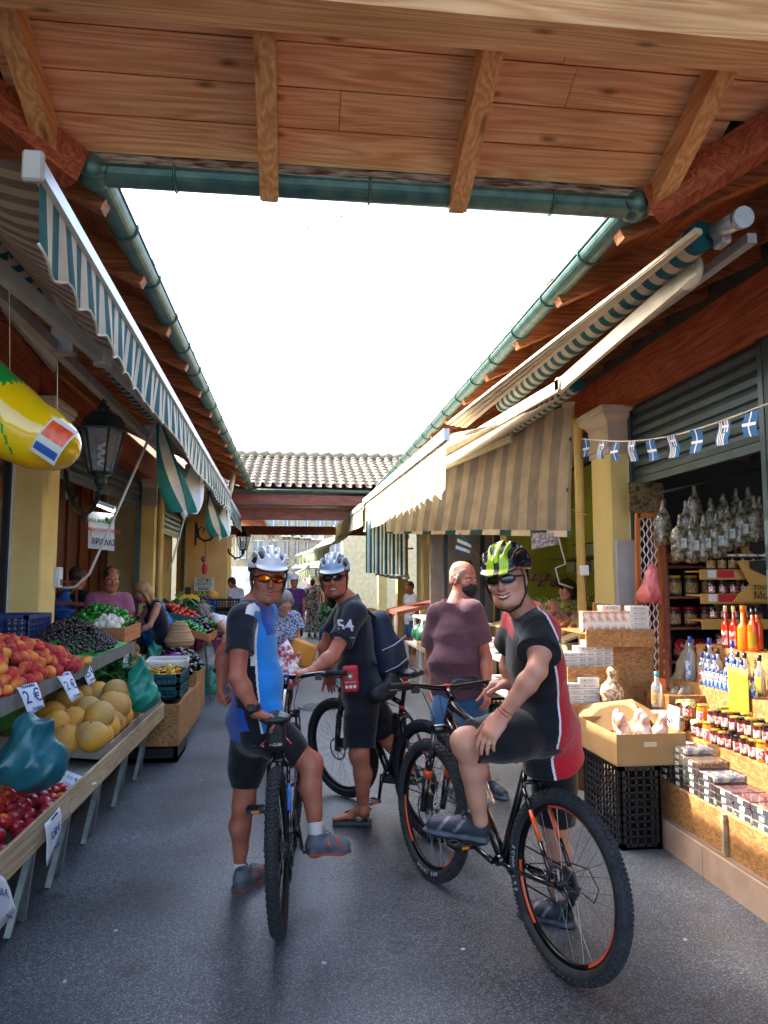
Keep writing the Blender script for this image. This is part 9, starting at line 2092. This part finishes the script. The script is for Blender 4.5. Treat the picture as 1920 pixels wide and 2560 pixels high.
for x,y in ((622,1151),(642,1152),(662,1154),(686,1158)):
    c=pt(x,y,Y=BY-.35); r=empty('air_conditioner',c,['white air conditioner, first from the left under the upper windows','white air conditioner, second from the left','white air conditioner, third from the left','white air conditioner nearest the right awnings'][(622,642,662,686).index(x)],'air conditioner'); MB().box(c,(.75,.35,.5),bev=.02).build('casing',WHITE,r); MB().lathe([(.0,0),(.17,0),(.18,.01),(.18,.02)],c+V(-.1,-.17,0),(0,-1,0),16).build('fan_grille',STEEL,r)
tag(MB().box((4.5,36,2.2),(4.5,1,4.4)).box((3.2,35.5,5),(2,.1,1.2)).build('far_house',M('far_wall','d8c49a',.8,col2='c0a87c')),'pale house behind the far right awnings','building')
tag(MB().box((-6.2,34,2.6),(7,1,5.2)).build('far_house',M('far_wall_left','c8b890',.8,col2='b0a078')),'pale building behind the white van on the far left','building')
AWG=mat_stripe('far_awning','7fa884','f2e8b8',.32,trans=.35); AWGR=mat_stripe('far_awning_grey','8c948c','c8ccc0',.3,trans=.2)
def faraw(label,a,b,c,d,mat,vd=.35):
    a,b,c,d=[pt(*q[:2],Y=q[2]) for q in (a,b,c,d)]; r=empty('awning',(a+c)/2,label,'awning'); L=(b-a).length
    MB().grid(lambda u,v:a.lerp(b,u).lerp(d.lerp(c,u),v)-V(0,0,.08*math.sin(math.pi*v)),30,5,stf=lambda u,v:u*L).build('canopy_fabric',mat,r); valance(a,b,vd,mat,r,pitch=.5); MB().bar(a,b,.05,.07).build('front_bar',WHITE,r); MB().bar(a.lerp(b,.3),d.lerp(c,.3)-V(0,0,.3),.04,.05).build('folding_arm',CREAMM,r)
faraw('upper cream and green awning far down the right side',(640,1200,24),(712,1178,18),(760,1150,18),(700,1165,26),AWG)
faraw('lower green and cream awning with deep sag far down the right side',(640,1238,30),(668,1222,23),(735,1190,21),(700,1205,30),AWG)
faraw('third striped awning at the far right end of the lane',(652,1246,34),(700,1240,25),(735,1225,24),(712,1228,34),AWG)
faraw('grey and white striped awning behind the far left lantern',(470,1205,24),(516,1206,26),(516,1142,27),(470,1138,25),AWGR,.1)
vn=empty('white_van',(pt(505,1300,Y=28).x,28,0),'white van with blue tinted windscreen parked at the far left end','van'); vx=pt(505,1300,Y=28).x
S=SDF(.03); S.box((vx,29,1.25),(.95,1.9,.85),rd=.18,k=.1); S.box((vx,27.1,.8),(.92,.7,.42),rd=.2,k=.3); sobj('body',S,M('van_white','e8ecf0',.25,coat=.6),vn)
MB().prism([V(vx-.78,27.35,1.25),V(vx+.78,27.35,1.25),V(vx+.70,27.06+.28,1.85),V(vx-.70,27.34,1.85)],(0,-.16,0),(0,-.18,0)).build('windscreen',M('windscreen','5c8cac',.1,spec=.9),vn)
for s_ in (-1,1):
    MB().lathe([(.2,-.1),(.33,-.09),(.33,.09),(.2,.1)],(vx+s_*.85,27.3,.33),(1,0,0),16).build('wheel',TYRE,vn); MB().box((vx+s_*.65,26.42,.85),(.3,.05,.18),bev=.02).build('headlight',WGL,vn)
um=empty('parasol',pt(682,1300,Y=27),'white market parasol far down the lane','parasol'); c=wloc(um); c.z=0; um.location=c; MB().lathe([(.9,2.05),(.5,2.4),(.0,2.6)],c,(0,0,1),8,sm=False).build('canopy',WHITEC,um); MB().tube([c,c+V(0,0,2.5)],.025,6).build('pole',STEEL,um)
rl=MB(); a,b=pt(640,1340,Y=27),pt(708,1340,Y=27); a.z=b.z=0
for z in (.35,.7,1.0): rl.bar(a+V(0,0,z),b+V(0,0,z),.05,.07)
for t in (0,.25,.5,.75,1): rl.bar(a.lerp(b,t),a.lerp(b,t)+V(0,0,1.05),.06,.06)
tag(rl.build('railing',M('rail_red','b8583c',.6)),'low orange red railing across the far end of the lane','railing')
for i,(px,Y) in enumerate(((716,16.0),(728,15.2),(700,24))):
    crate(['blue crate with plants nearest behind the middle cyclist','second blue crate of plants','far blue crate of plants'][i],V(pt(px,1300,Y=Y).x,Y,0),.5,.6,.55,M('crate_bright','1c50a8',.45),slots=True)
    x_=pt(px,1300,Y=Y).x; leaves('potted_greens',['green plants in the nearest blue crate','green plants in the second blue crate','green plants in the far blue crate'][i],x_-.22,x_+.22,Y-.25,Y+.25,.55,.95,90,.12,LEAF,'plants',i)
for i,(px,Y,z) in enumerate(((668,32,1.5),(660,33,1.1),(650,31,1.3))): MB().box((pt(px,1300,Y=Y).x,Y,z),(.5,.1,.6)).build('hanging_goods',M('goods_%d'%i,['d87c9c','4c8cc0','e8e0d0'][i],.6)).__setitem__('label',['pink goods hanging at the far end','blue goods hanging at the far end','pale goods hanging at the far end'][i])
for o in C.objects:
    if o.name.startswith('hanging_goods'): o['category']='goods'
for i,(px,y,Y,c_) in enumerate(((780,1300,17,'d0b080'),(812,1305,15.5,'e8c060'),(760,1305,20,'6c8c4c'))):
    x_=pt(px,y,Y=Y).x; tag(MB().box((x_,Y,.45),(.6,1.2,.9)).box((x_,Y,.93),(.66,1.3,.05)).build('market_counter',M('counter_%d'%i,c_,.7)),['far sandy counter on the right','yellowish counter beyond the wooden table','greenish counter at the far right'][i],'counter')
tag(MB().bar(pt(560,1128,Y=24),pt(640,1245,Y=40),.02,.02).build('wire',BLK),'thin wire slung across the far end of the lane','cable')

for i,(x,y) in enumerate(((435,1685),(250,2010),(140,2120),(700,2080),(1000,2050),(1480,2030))):
    tag(MB().box(pt(x,y,Z=.004),(.018,.012,.004),rot=i*.9).build('paper_scrap',M('scrap','c8ccd0',.7)),['pale paper scrap on the asphalt right of the low table','paper scrap at the lower left of the picture','paper scrap lowest on the left asphalt','paper scrap in front of the left front tyre','paper scrap in front of the right bicycle','paper scrap near the kerb'][i],'litter')
